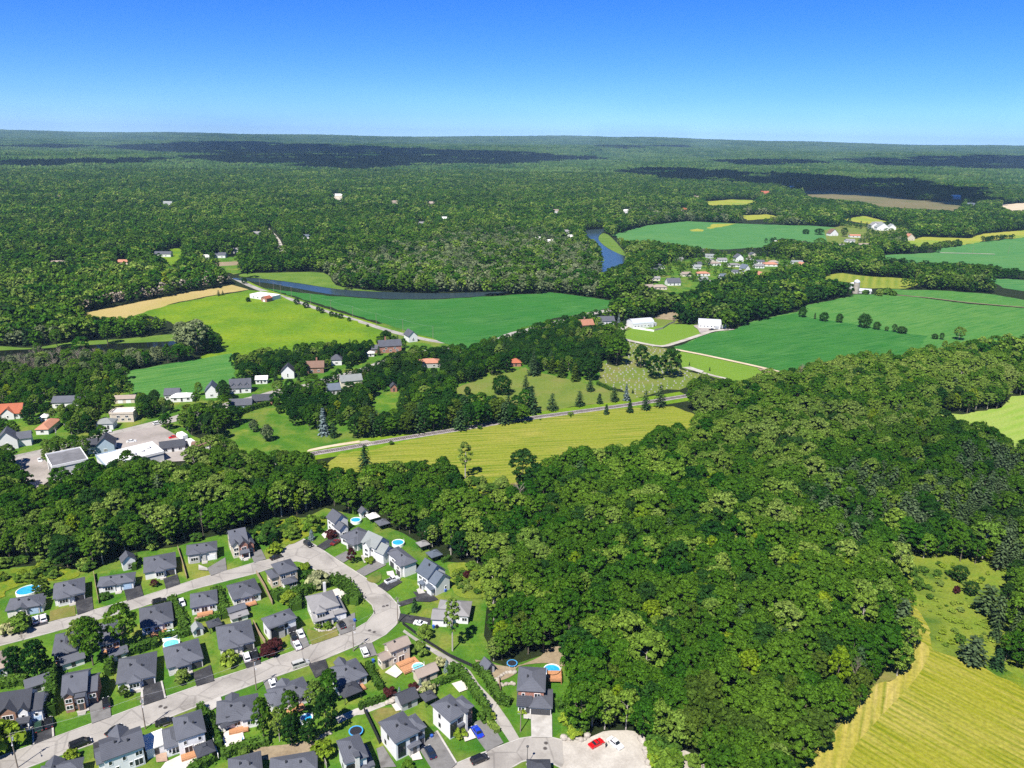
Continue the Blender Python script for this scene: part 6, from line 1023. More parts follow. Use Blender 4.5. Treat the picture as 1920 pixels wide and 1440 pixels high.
for x, y, w, d, h, kd, pt, rf, wl, rz, lb in [(495, 250, 16, 10, 4, 'gv', .9, 'roof_brown', 'white_siding', 15, 'brown-gabled farmhouse at the edge of the round field'), (655, 262, 18, 8, 3, 'gu', .5, 'roof_terra', 'white_siding', 0, 'orange-roofed farmhouse right of the brown gable'), (360, 352, 16, 9, 3, 'gu', .5, 'roof_terra', 'beige_siding', 0, 'orange-roofed barn left of the hamlet yard'), (720, 355, 18, 9, 3, 'gu', .5, 'roof_terra', 'beige_siding', -5, 'low orange-roofed house right of the hamlet yard'), (620, 300, 14, 9, 3, 'gu', .5, 'roof_grey', 'white_siding', 0, 'grey house behind the hamlet yard'), (720, 330, 16, 8, 3, 'gu', .4, 'roof_beige', 'white_siding', 0, 'tan-roofed shed behind the hamlet yard'),
 (800, 200, 16, 12, 6, 'gv', .8, 'roof_grey', 'white_siding', 0, 'tall white farmhouse, left one of the white group'), (860, 210, 22, 12, 6, 'gv', .7, 'roof_pale', 'white_siding', 0, 'large white house in the middle of the white group'), (930, 205, 14, 10, 5, 'gv', .8, 'roof_pale', 'white_siding', 0, 'white house at the right of the white group'), (830, 175, 14, 9, 5, 'gu', .6, 'roof_grey', 'white_siding', 0, 'white barn behind the white group'), (1070, 285, 14, 10, 5, 'gv', .8, 'roof_terra', 'beige_siding', 10, 'tan gabled house above the yellow field'), (500, 330, 10, 8, 3, 'gu', .5, 'roof_red', 'white_siding', 0, 'small red-roofed hut in the hamlet yard'), (110, 305, 30, 7, 3, 'flat', .1, 'flat_white', 'white_siding', 0, 'long white shed between hedges in the round field'), (555, 50, 14, 9, 5, 'gv', .7, 'roof_terra', 'beige_siding', 0, 'lone tan house in the wood behind the hedgerows'), (25, 480, 16, 8, 3, 'hip', .4, 'roof_terra', 'white_siding', 0, 'orange-roofed house by the far village trees'), (265, 500, 12, 9, 4, 'gv', .7, 'roof_terra', 'beige_siding', 15, 'tan gable right of the village conifers')]:
    cot(lb, 'M5', x, y, w, d, h, kd, pt, rf, wl, rz, 'f W.3 W.7', group='houses of the far hamlet', see=40)
for x, y, w, d, h, rf, wl, lb in [(633, 372, 26, 14, 7, 'flat_white', 'cream_siding', 'cream building at the far road gap in the wood'), (316, 387, 22, 12, 7, 'roof_pale', 'white_siding', 'white house lost in the far left wood'), (833, 416, 15, 10, 6, 'flat_white', 'white_siding', 'white gable in the wood above the river trees'), (790, 423, 20, 9, 4, 'roof_grey', 'white_siding', 'long grey-roofed house in the wood above the river trees'), (808, 386, 18, 12, 6, 'roof_beige', 'cream_siding', 'cream house in the wood on the middle slope'), (740, 384, 20, 12, 6, 'roof_beige', 'beige_siding', 'tan house in the wood left of the cream one'), (482, 444, 14, 9, 5, 'roof_grey', 'white_siding', 'white cottage beside the gravel lane'), (575, 450, 16, 10, 5, 'roof_blue', 'white_siding', 'blue-roofed house right of the gravel lane'),
 (305, 482, 20, 9, 4, 'roof_slate', 'white_siding', 'white house beside the left grass clearing'), (412, 484, 14, 9, 4, 'roof_slate', 'white_siding', 'white house left of the dirt road'), (445, 476, 10, 8, 5, 'roof_grey', 'white_siding', 'narrow white house above the dirt road'), (385, 488, 10, 8, 4, 'flat_white', 'white_siding', 'little white house at the left of the dirt road'), (110, 498, 18, 8, 3, 'roof_beige', 'beige_siding', 'tan roof showing in the left wood'), (228, 496, 14, 8, 3, 'roof_terra', 'beige_siding', 'orange roof showing in the left wood'), (1010, 455, 10, 8, 6, 'flat_white', 'white_siding', 'white gable in the trees left of the river'), (1062, 440, 14, 9, 5, 'roof_grey', 'white_siding', 'grey roof in the trees left of the river'), (1070, 450, 11, 9, 5, 'flat_white', 'white_siding', 'white house near the river bank'), (1030, 458, 11, 9, 4, 'flat_white', 'white_siding', 'white cabin left of the river bank house'), (1042, 400, 14, 10, 5, 'roof_beige', 'white_siding', 'pale house in the wood above the river'), (1174, 400, 14, 10, 5, 'flat_white', 'white_siding', 'white house in the wood above the river bend'), (1282, 396, 22, 10, 4, 'roof_red', 'beige_siding', 'red-roofed house left of the far yellow field'), (1304, 374, 18, 12, 6, 'roof_beige', 'cream_siding', 'cream house at the edge of the far yellow field'),
 (1434, 366, 36, 20, 6, 'roof_red', 'red_brick', 'large crimson-roofed barn on the far road'), (1470, 352, 24, 14, 7, 'roof_grey', 'white_siding', 'grey-roofed farm building behind the crimson barn'), (1485, 355, 24, 14, 7, 'flat_white', 'white_siding', 'white farm building behind the crimson barn'), (1496, 345, 20, 14, 7, 'flat_white', 'white_siding', 'white house uphill of the crimson barn'), (1793, 374, 30, 16, 8, 'flat_white', 'white_siding', 'long white barn at the far right wood'), (1820, 388, 26, 14, 6, 'roof_blue', 'grey_siding', 'blue-grey barn below the long white barn'), (1418, 302, 60, 25, 10, 'flat_white', 'cream_siding', 'tiny white building on the far slope'), (1560, 288, 60, 30, 12, 'flat_white', 'white_siding', 'white farm speck near the horizon')]:
    cot(lb, 'P', x, y, w, d, h, 'gu', .55, rf, wl, 5, 'f W.3 W.7', group='houses scattered in the far woods', see=int(60 if y > 400 else 140))
    CLEAR.append((U((x, y)).x, U((x, y)).y, w * .8))
_va = np.array(VILLAGE); _c = 0
while _c < 14:
    x, y = nr.uniform(_va[:, 0].min(), _va[:, 0].max()), nr.uniform(_va[:, 1].min(), _va[:, 1].max())
    if not inside(np.array([x]), np.array([y]), VILLAGE)[0] or any(math.hypot(x - a, y - b) < 17 for a, b, _ in HOUSES): continue
    sx, sy = proj_np(x, y); cot('small pale-walled house tucked among the trees of the riverside village', 'P', float(sx), float(sy), rng.uniform(8, 12), rng.uniform(6, 8), 3.0, rng.choice(['gu', 'gv', 'hip']), .5, rng.choice(['roof_slate', 'roof_grey', 'roof_beige', 'roof_pale']), rng.choice(['white_siding', 'cream_siding', 'grey_siding']), rng.uniform(-20, 30), 'f W.3 W.7', group='small houses tucked in the riverside village', see=6); _c += 1
# ------------------------------------------------------------------ park and field trees that stand alone
for k, x, y, top, sp, lab, w in [('M3', 562, 715, 580, 'globe', 'wide dome-shaped dark tree in the middle of the park lawn', 178), ('M3', 742, 685, 568, 'dark_pine', 'dark conifer right of the dome-shaped tree', 80), ('M3', 305, 722, 662, 'globe', 'small dark ball-shaped bush on the park lawn', 62), ('M3', 508, 905, 722, 'spruce', 'broad green spruce by the railway, left of the open lawn', 140), ('M3', 785, 858, 650, 'spruce', 'tallest spruce on the park lawn beside the railway', 150), ('M3', 940, 838, 710, 'dark_pine', 'rounded pine right of the tallest park spruce', 110), ('M3', 1145, 805, 690, 'dark_pine', 'rounded pine in mid-lawn near the railway', 100), ('M3', 1225, 693, 600, 'dark_pine', 'dark pine standing below the tall maples', 90), ('M3', 1296, 787, 716, 'young_spruce', 'small spruce near the clipped box hedge', 66), ('M3', 1405, 770, 660, 'dark_pine', 'pine just left of the blue spruce at the cemetery', 92), ('M3', 1494, 763, 640, 'blue_spruce', 'blue spruce at the cemetery corner', 66), ('M3', 1346, 868, 795, 'young_spruce', 'small spruce on the field side of the railway', 56), ('M3', 1522, 852, 752, 'spruce', 'green spruce on the field side of the railway', 72), ('M3', 1640, 835, 690, 'dark_pine', 'pine at the right end of the railway', 96), ('M3', 1748, 812, 645, 'dark_pine', 'tall pine at the right end of the railway', 120),
 ('M3', 1605, 515, 345, 'dark', 'round dark maple left of the cemetery pair', 145), ('M3', 1700, 600, 420, 'dark', 'dark maple in the cemetery, left one of the merged pair', 150), ('M3', 1825, 590, 365, 'dark', 'big dark maple in the cemetery, right one of the merged pair', 190), ('M3', 800, 575, 395, 'spruce', 'tall spruce beside the red pavilion', 110), ('M3', 595, 555, 400, 'dark', 'round dark tree left of the red pavilion', 110), ('M3', 490, 575, 425, 'maple', 'round bright tree two left of the red pavilion', 120), ('M3', 940, 560, 430, 'cedar', 'olive cedar, leftmost of the clump by the maples', 90), ('M3', 1010, 590, 440, 'cedar', 'olive cedar, second of the clump by the maples', 90), ('M3', 1110, 620, 480, 'cedar', 'olive cedar, third of the clump by the maples', 90), ('M3', 1220, 610, 440, 'dark', 'dark round tree right of the olive cedars', 160), ('M3', 1425, 495, 290, 'maple', 'large maple above the cemetery entrance', 200), ('M3', 910, 232, 188, 'globe', 'small round tree by the road at the big crop field', 34),
 ('M2', 310, 1000, 915, 'willow', 'pale round willow, upper one of the pair on the lower lawn', 80), ('M2', 410, 1068, 955, 'willow', 'pale round willow, lower one of the pair on the lower lawn', 115), ('M2', 830, 1020, 820, 'blue_spruce', 'silvery blue spruce beside the lower lawn', 110), ('M2', 905, 1040, 930, 'dark_pine', 'rounded dark conifer right of the silvery spruce', 95), ('M2', 1385, 812, 775, 'bush', 'small bush on the little lawn', 36), ('M2', 1140, 1290, 1095, 'dark_pine', 'dark conifer at the near edge of the hay field', 150), ('M3', 290, 1345, 1065, 'slim', 'lone leafy tree with visible trunk at the hay field corner', 135), ('M3', 720, 1400, 1125, 'dark', 'large dark round tree jutting into the hay field', 265),
 ('M5', 255, 858, 785, 'globe', 'dark round tree at the wood end of the field row', 76), ('M5', 350, 872, 828, 'young_spruce', 'tiny pointed tree in the field row', 28), ('M5', 418, 888, 825, 'globe', 'wide dark bush in the field row', 84), ('M5', 532, 900, 835, 'globe', 'round dark bush in mid field row', 62), ('M5', 720, 938, 838, 'globe', 'largest dark tree of the field row', 112), ('M5', 812, 952, 895, 'globe', 'dark bush right of the largest field-row tree', 66), ('M5', 888, 962, 928, 'olive', 'brownish small bush in the field row', 38), ('M5', 945, 970, 908, 'dark', 'dark bush near the right end of the field row', 50), ('M5', 1000, 980, 930, 'globe', 'low dark bush at the right end of the field row', 90), ('M5', 1250, 1022, 985, 'globe', 'low dark shrub beside the far field wood, left one', 60), ('M5', 1300, 1028, 975, 'dark', 'dark shrub beside the far field wood, right one', 46), ('M5', 1430, 1030, 930, 'light', 'loose-crowned tree at the field corner', 105),
 ('M5', 282, 235, 200, 'globe', 'round bush in the round crop field, left one', 62), ('M5', 382, 240, 192, 'dark', 'dark tree in the round crop field, right one', 88), ('M5', 568, 255, 185, 'dark', 'tree beside the brown-gabled farmhouse', 64), ('M5', 385, 345, 262, 'maple', 'round pale tree above the orange barn', 110), ('M5', 145, 372, 345, 'globe', 'small bush on the strip below the round field', 46), ('M8', 1640, 700, 655, 'dark_pine', 'dark bush on the tan hay strip, left one', 36), ('M8', 1672, 695, 658, 'dark_pine', 'dark bush on the tan hay strip, right one', 30), ('M8', 1860, 745, 710, 'globe', 'bush beside the long low white building', 36), ('M8', 1400, 1110, 920, 'silver', 'silvery tree of the meadow clump, left one', 200), ('M8', 1480, 1140, 875, 'silver', 'tallest silvery tree of the meadow clump', 230), ('M8', 1570, 1130, 960, 'dark', 'dark tree at the right of the silvery meadow clump', 150), ('M8', 1360, 1000, 890, 'silver', 'silvery tree behind the meadow clump', 110),
 ('M4', 770, 822, 795, 'young_spruce', 'tiny conifer on the grass lot, left one', 16), ('M4', 922, 862, 835, 'young_spruce', 'tiny conifer on the grass lot, right one', 18), ('M4', 345, 1030, 1003, 'young_spruce', 'small dark conifer in the cemetery', 26), ('M4', 265, 605, 580, 'young_spruce', 'tiny conifer beside the left barn drive', 18), ('M4', 280, 530, 470, 'spruce', 'spruce right of the farmhouse by the barn', 44), ('M4', 240, 500, 430, 'blue_spruce', 'blue spruce by the farmhouse near the barn', 30), ('R1', 1310, 770, 600, 'pine', 'broad low pine at the top of the near hay field', 190), ('R1', 1470, 800, 670, 'dark_pine', 'dark conifer right of the broad low pine', 120), ('R1', 1405, 450, 270, 'pine', 'leaning pine at the right of the rough meadow', 190), ('R1', 1460, 620, 510, 'dark_pine', 'dark pine at the lower right of the rough meadow', 110), ('R1', 1230, 640, 590, 'bush', 'dark bush in the rough meadow above the broad pine', 70),
 ('R1', 430, 960, 660, 'yellow', 'bright yellow-green pointed tree near the wood edge', 150), ('R1', 545, 930, 735, 'dead', 'grey dead tree near the hay field corner', 90), ('R1', 150, 760, 655, 'dead', 'broken pale dead trunk in the near wood', 40), ('R1', 210, 830, 740, 'dead', 'small grey dead tree left of the yellow-green tree', 70), ('R1', 20, 1450, 1330, 'dead', 'pale grey leafless tree at the bottom edge', 90), ('Z6', 1500, 960, 800, 'dead', 'dead grey trunk at the front of the wood above the gravel', 60), ('Z1', 1525, 180, 0, 'dead', 'tall bare pale trunk at the wood edge behind the dark-fronted house', 50),
 ('R1', 930, 215, 150, 'bush', 'dark bush at the top left of the rough meadow', 60), ('R1', 1085, 215, 170, 'bush', 'dark bush at the top middle of the rough meadow', 55), ('R1', 960, 290, 220, 'bush', 'wide bush on the left of the rough meadow', 90), ('R1', 1040, 355, 325, 'bush', 'small bush by the track in the rough meadow', 50), ('R1', 1210, 320, 280, 'plum_bush', 'greyish bush in the rough meadow', 50), ('R1', 1225, 240, 140, 'dark', 'round dark tree at the top of the rough meadow', 130), ('R1', 1300, 330, 240, 'dark', 'dark tree on the right of the rough meadow', 110)]:
    tree(k, x, y, top, sp, {'dead': 'dead_tree', 'spruce': 'spruce_tree', 'blue_spruce': 'spruce_tree', 'young_spruce': 'spruce_tree', 'pine': 'pine_tree', 'dark_pine': 'pine_tree', 'cedar': 'cedar_tree'}.get(sp, 'bush' if 'bush' in lab else 'tree'), lab, 'bush' if 'bush' in lab else 'tree', width=w)
# conifer belt between the park and the railway
for i in range(40):
    u = (i % 20 + (.5 if i >= 20 else 0)) / 20; back = i >= 20; bx = 1062 + u * 1310; by = (1048 - u * 130) - (52 if back else 0) + rng.uniform(-12, 12)
    tree('M2', bx, by, by - rng.uniform(135, 205), ('dark', 'olive', 'dark_pine', 'dark', 'maple')[i % 5], 'belt_tree', 'dark rounded tree in the dense belt along the railway, %s row' % ('back' if back else 'front'), 'tree', 'trees of the belt along the railway, %s row' % ('back' if back else 'front'), rng.uniform(120, 165))
# roadside bushes of the lane
for i, (x, y, top, w) in enumerate([(470, 572, 540, 40), (522, 592, 560, 45), (590, 610, 585, 30), (612, 622, 595, 36), (665, 640, 612, 34), (690, 645, 620, 26), (716, 652, 625, 38), (764, 668, 645, 28), (868, 698, 685, 20), (200, 555, 535, 24), (175, 455, 425, 36)]):
    tree('M7', x, y, top, 'globe', 'lane_bush', 'dark bush beside the field lane, number %s from the bridge' % ('three', 'four', 'five', 'six', 'seven', 'eight', 'nine', 'ten', 'eleven', 'two', 'one')[i], 'bush', 'bushes along the field lane', w)
# cemetery headstones
plain('granite_pale', (.33, .32, .31), .6, .3, var=.2); plain('granite_grey', (.28, .28, .29), .5, .35, var=.2)
HS = [MB().box(-.5, .5, -.12, .12, 0, .7).add([(.5 * math.cos(a), s * .12, .7 + .3 * math.sin(a)) for s in (-1, 1) for a in (math.pi * i / 8 for i in range(9))], [tuple(range(9))[::-1], tuple(range(9, 18))] + [(i, i + 1, i + 10, i + 9) for i in range(8)]).box(-.65, .65, -.25, .25, -.1, .12).mesh('headstone', m_) for m_ in ('granite_pale', 'granite_grey', 'granite_pale')]
xs = np.array([p[0] for p in cem]); ys = np.array([p[1] for p in cem]); rows = []
yy = ys.min() + 3
while yy < ys.max():
    xx = xs.min() + nr.uniform(0, 3)
    while xx < xs.max():
        rows.append((xx, yy + nr.uniform(-.8, .8))); xx += nr.uniform(2.4, 6.5)
    yy += 4.6
R_ = np.array(rows); ok = inside(R_[:, 0], R_[:, 1], cem)
for cx, cy, cr in CLEAR: ok &= np.hypot(R_[:, 0] - cx, R_[:, 1] - cy) > cr * .6
R_ = R_[ok]; nr.shuffle(R_)
for x, y in R_[:290]:
    o = link('headstone', HS[rng.randrange(3)], None, (x, y, .09), rng.uniform(-.15, .15)); s_ = rng.uniform(.5, .95); o.scale = (s_, s_, s_); tag(o, 'pale stone grave marker standing in rows on the cemetery grass', 'headstone', 'headstones in the cemetery')
# ------------------------------------------------------------------ the woods
def scatter(r0, r1, s, seed):
    r = np.random.default_rng(seed); xs = np.arange(-r1, r1, s); ys = np.arange(120, r1, s); X, Y = np.meshgrid(xs, ys); X = X + (np.arange(len(ys))[:, None] % 2) * s * .5
    X = (X + r.uniform(-.36, .36, X.shape) * s).ravel(); Y = (Y + r.uniform(-.36, .36, Y.shape) * s).ravel(); R = np.hypot(X, Y)
    k = (R >= r0) & (R < r1) & (np.abs(X) < .74 * Y + 45); return X[k], Y[k]
def free(X, Y, margin=1.0):
    ok = np.ones(X.shape, bool)
    for P in OPEN:
        a = np.array(P); bb = (X > a[:, 0].min()) & (X < a[:, 0].max()) & (Y > a[:, 1].min()) & (Y < a[:, 1].max()); i = np.where(bb & ok)[0]
        if len(i): ok[i[inside(X[i], Y[i], P)]] = False
    for P, w in ROADS_CLEAR:
        for a, b in zip(P[:-1], P[1:]):
            i = np.where(ok & (np.abs(X - (a[0] + b[0]) / 2) < abs(a[0] - b[0]) / 2 + w) & (np.abs(Y - (a[1] + b[1]) / 2) < abs(a[1] - b[1]) / 2 + w))[0]
            if len(i): ok[i[seg_dist(X[i], Y[i], a, b) < w]] = False
    for cx, cy, cr in CLEAR:
        i = np.where(ok & (np.abs(X - cx) < cr) & (np.abs(Y - cy) < cr))[0]
        if len(i): ok[i[np.hypot(X[i] - cx, Y[i] - cy) < cr * margin]] = False
    return ok
def hides(X, Y, h):
    """would a tree of height h hide open land, a lane or a roof that the photograph shows?"""
    ok = np.zeros(X.shape, bool)
    for fr in (.3, .58, .86):
        k = CAM_H / (CAM_H - h * fr); XX, YY = X * k, Y * k
        for P in VISIBLE:
            a = np.array(P); i = np.where((XX > a[:, 0].min()) & (XX < a[:, 0].max()) & (YY > a[:, 1].min()) & (YY < a[:, 1].max()) & ~ok)[0]
            if len(i): ok[i[inside(XX[i], YY[i], P)]] = True
        for cx, cy, cr in HOUSES:
            kc = CAM_H / (CAM_H - 4.0); ok |= np.hypot(XX - cx * kc, YY - cy * kc) < cr * .55
    return ok
ZONE = [('silver', 'P 590,525 640,495 760,465 900,440 1000,440 1100,470 1125,520 1120,560 900,550 650,540', .62), ('silver', 'P -50,640 240,640 330,650 330,690 230,712 -50,700', .45), ('dead', 'P 120,590 300,548 430,515 445,530 300,568 160,600', .40), ('dead', 'P -50,672 120,668 200,690 60,725 -50,720', .30), ('silver', 'P 1170,400 1480,400 1500,425 1180,432', .35),
        ('pine', 'P 1500,950 1600,900 1720,900 1790,960 1700,1060 1560,1060', .55), ('pine', 'P 1760,880 1960,860 1960,1240 1880,1220 1800,1080', .6), ('dark', 'P 655,842 700,790 870,750 960,800 880,812 700,838', .55), ('dark_pine', 'P 400,640 760,610 1000,620 1130,660 1100,740 850,740 700,800 560,800 400,800', .28), ('dark', 'P 400,640 760,600 1130,600 1130,740 850,740 560,800 400,800', .55), ('dark', 'P 1240,560 1330,540 1600,530 1620,560 1400,610 1260,610', .6),
        ('light', 'P 1000,850 1200,800 1420,740 1700,650 1960,620 1960,760 1500,900 1200,950', .42), ('olive', 'P 1260,1290 1420,1270 1600,1270 1640,1290 1500,1440 1300,1440', .5), ('light', 'P 780,980 1000,940 1000,1240 900,1240 850,1060', .4), ('light', 'P 1050,1340 1200,1360 1330,1440 1200,1440', .5), ('silver', 'P 1500,430 1700,440 1700,470 1480,480', .3)]
ZP = [(sp, pts(s), f) for sp, s, f in ZONE]
SPN = ['maple', 'light', 'silver', 'yellow', 'dark', 'olive', 'pine', 'dark_pine', 'spruce', 'cedar', 'dead', 'bush', 'lime_bush']
def species(X, Y, seed):
    r = np.random.default_rng(seed); u = r.random(X.shape); stand = np.sin(X / 47 + 1.2 * np.sin(Y / 61)) * np.cos(Y / 53 + .8 * np.sin(X / 39)); stand2 = np.sin(X / 160 + 2 + np.sin(Y / 210)) * np.cos(Y / 190)
    out = np.full(X.shape, 'maple', dtype=object); pl = .10 + .16 * (stand > .25) + .12 * (stand2 > .3)
    out[u < pl] = 'light'; out[(u > .80)] = 'dark'; out[(u > .925)] = 'yellow'; out[(u > .955)] = 'olive'; out[u > .973] = 'dark_pine'; out[u > .988] = 'pine'; out[u > .996] = 'dead'
    for sp, P, f in ZP: k = inside(X, Y, P) & (r.random(X.shape) < f); out[k] = sp
    return out
HGT = {'maple': 16, 'light': 16.5, 'silver': 13.5, 'yellow': 12.5, 'dark': 14.5, 'olive': 13, 'pine': 16.5, 'dark_pine': 12.5, 'spruce': 14, 'cedar': 9.5, 'dead': 13, 'bush': 3, 'lime_bush': 2.6}
PTS = []                                     # x, y, z, scale_xy, scale_z, rot, species, near?
def stand(r0, r1, s, seed, near, grow, tall):
    X, Y = scatter(r0, r1, s, seed); ok = free(X, Y); X, Y = X[ok], Y[ok]; r = np.random.default_rng(seed + 1)
    px, py = proj_np(X, Y); vill = inside(X, Y, VILLAGE) | inside(X, Y, HAMLET); keep = ~vill | (r.random(X.shape) < .42)
    left_v = inside(X, Y, LEFTV); keep &= ~left_v | (r.random(X.shape) < .85)
    X, Y, vill = X[keep], Y[keep], vill[keep]; sp = species(X, Y, seed + 2); h = np.array([HGT[a] for a in sp]) * r.normal(.92, .17, X.shape).clip(.55, 1.25) * tall; h[vill] *= .5; h[inside(X, Y, LEFTV) | inside(X, Y, NEIGH)] *= .74
    kk = ~hides(X, Y, h); X, Y, sp, h = X[kk], Y[kk], sp[kk], h[kk]
    base = np.array([MODEL[a][0][4] for a in sp]); Z = hfun(X, Y)
    sc = h / base; wd = sc / tall * r.uniform(.78, 1.3, X.shape) * grow
    return [(x, y, z, w, c, rr, a, near) for x, y, z, w, c, rr, a in zip(X, Y, Z, wd, sc, r.random(X.shape) * 6.283, sp)]
PTS += stand(120, 640, 4.7, 101, 1, .74, .84); PTS += stand(640, 1500, 6.4, 102, 0, .9, .92); PTS += stand(1500, 3400, 8.4, 103, 0, 1.1, 1.0)
# shrubs under the wood edge and in rough ground
def shrubs(s, sp_, seed, polys, size):
    out = []; r = np.random.default_rng(seed)
    for P in polys:
        a = np.array(P); n = int((np.ptp(a[:, 0]) * np.ptp(a[:, 1])) / (s * s)); X = r.uniform(a[:, 0].min(), a[:, 0].max(), n); Y = r.uniform(a[:, 1].min(), a[:, 1].max(), n); k = inside(X, Y, P); X, Y = X[k], Y[k]
        for cx, cy, cr in HOUSES_C: kk = np.hypot(X - cx, Y - cy) > cr + 1; X, Y = X[kk], Y[kk]
        for x, y in zip(X, Y): c = r.uniform(*size) / 3.0; out.append((x, y, 0, c * r.uniform(.9, 1.4), c, r.random() * 6.28, sp_[r.integers(len(sp_))], 1))
    return out
HOUSES_C = HOUSES[:45]
PTS += shrubs(3.6, ['bush', 'bush', 'lime_bush'], 7, [smooth(pts('Z2 480,225 520,160 850,130 990,110 1000,190 860,255 720,300 600,260'), 2)], (1.2, 3.4))
PTS += shrubs(3.2, ['bush', 'bush', 'lime_bush', 'bush'], 8, [pts('Z6 460,1010 540,880 620,840 830,1090 700,1150 520,1160'), pts('Z6 1120,1110 1250,1140 1420,1230 1600,1290 1780,1390 1800,1480 1300,1480 1250,1330 1190,1240')], (1.5, 4.2))
PTS += shrubs(3.4, ['bush', 'lime_bush', 'lime_bush'], 9, [pts('R1 850,150 1000,130 1280,130 1540,210 1260,290 1330,420 1430,560 1500,660 1250,700 1070,660 1050,560 960,400 900,330')], (.4, 1.9))
PTS += shrubs(2.4, ['bush', 'bush', 'lime_bush'], 10, [pts('Z7 1370,640 1560,620 1740,800 1720,890 1560,920 1420,870'), pts('Z1 0,470 300,410 520,440 560,480 300,520 0,600')], (.5, 2.6))
PTS += shrubs(3.6, ['bush', 'bush'], 12, [pts('Z1 0,430 200,395 420,395 600,440 700,440 700,410 560,390 300,350 0,370'), pts('Z1 1040,300 1320,262 1500,205 1500,170 1300,215 1040,260'), pts('P 862,900 950,895 960,925 880,925'), ], (1.0, 3.4))
PTS += shrubs(9.0, ['bush', 'bush'], 13, [strip(TRK[10:40], -7.5, -3.6)], (.5, 1.8))
# hedgerows far right and field edges as low tree rows
for s, sp_, hh in [('M5 0,140 250,150 500,165 720,180', 'dark_pine', 9), ('M5 290,125 450,95 600,75 700,62', 'dark_pine', 10), ('M5 0,300 200,318 330,330', 'dark', 8), ('M5 700,380 900,372 1100,372 1220,372', 'dark', 9), ('M5 1200,345 1300,335 1450,318', 'bush', 6), ('M5 1600,290 1720,275 1830,268', 'dark', 7), ('M5 880,480 1100,505 1400,520 1650,545 1920,575', 'dark', 12), ('M5 1040,640 1200,640 1400,630', 'maple', 12), ('M5 1500,650 1650,670 1740,690', 'maple', 11), ('M5 750,690 850,690 920,690', 'bush', 5)]:
    P = smooth(pts(s), 3, False); w = 9 if hh > 6 else 5
    for a, b in zip(P[:-1], P[1:]):
        L_ = math.hypot(b[0] - a[0], b[1] - a[1])
        for _ in range(max(1, int(L_ / 4.5 * 1.6))):
            t = rng.random(); c = hh * rng.uniform(.75, 1.15) / MODEL[sp_][0][4]; PTS.append((a[0] + (b[0] - a[0]) * t + rng.uniform(-w, w), a[1] + (b[1] - a[1]) * t + rng.uniform(-w, w), 0, c * 1.1, c, rng.random() * 6.28, sp_, 0))
# the 300 that show largest stand as trees of their own
A_ = np.array([(p[0], p[1], p[4]) for p in PTS]); dist = np.sqrt(A_[:, 0] ** 2 + A_[:, 1] ** 2 + CAM_H ** 2); px, py = proj_np(A_[:, 0], A_[:, 1]); tx, ty = proj_np(A_[:, 0], A_[:, 1], 12.0)
isb = np.array([p[6] in ('bush', 'lime_bush') for p in PTS]); vis = (px > 0) & (px < 1920) & (ty < 1440) & ~isb
order = np.argsort(np.where(vis, dist, 1e9))[:300]; single = set(order.tolist())
DESC = {'maple': ('broadleaf_tree', 'mid-green broadleaf tree'), 'light': ('broadleaf_tree', 'light green broadleaf tree'), 'silver': ('broadleaf_tree', 'silvery broadleaf tree'), 'yellow': ('broadleaf_tree', 'yellow-green broadleaf tree'), 'dark': ('broadleaf_tree', 'dark green broadleaf tree'), 'olive': ('broadleaf_tree', 'olive-green tree'), 'pine': ('pine_tree', 'grey-green pine'), 'dark_pine': ('pine_tree', 'dark conifer'), 'spruce': ('spruce_tree', 'dark spruce'), 'cedar': ('cedar_tree', 'olive cedar'), 'dead': ('dead_tree', 'bare grey dead tree')}
for i in order:
    p = PTS[i]; nm, ds = DESC[p[6]]; x_ = px[i]
    zn = 'packed in the wood behind the upper street' if x_ < 780 else 'in the wood above the square brick house' if x_ < 1100 else 'in the near wood beside the gravel lot' if py[i] > 1230 and x_ < 1500 else 'in the wood beside the near hay field' if py[i] > 1150 else 'in the wood right of the subdivision'
    M = MODEL[p[6]]; Mv = M[int(p[5] * 97) % len(M)]; o = thing(nm, ds + ' ' + zn, 'tree', (p[0], p[1], p[2]), p[5], ds + 's ' + zn); o.scale = (p[3], p[3], p[4])
    if Mv[1] is None: link('branches', Mv[0], o)
    else: link('crown', Mv[0], o); link('trunk', Mv[1], o)
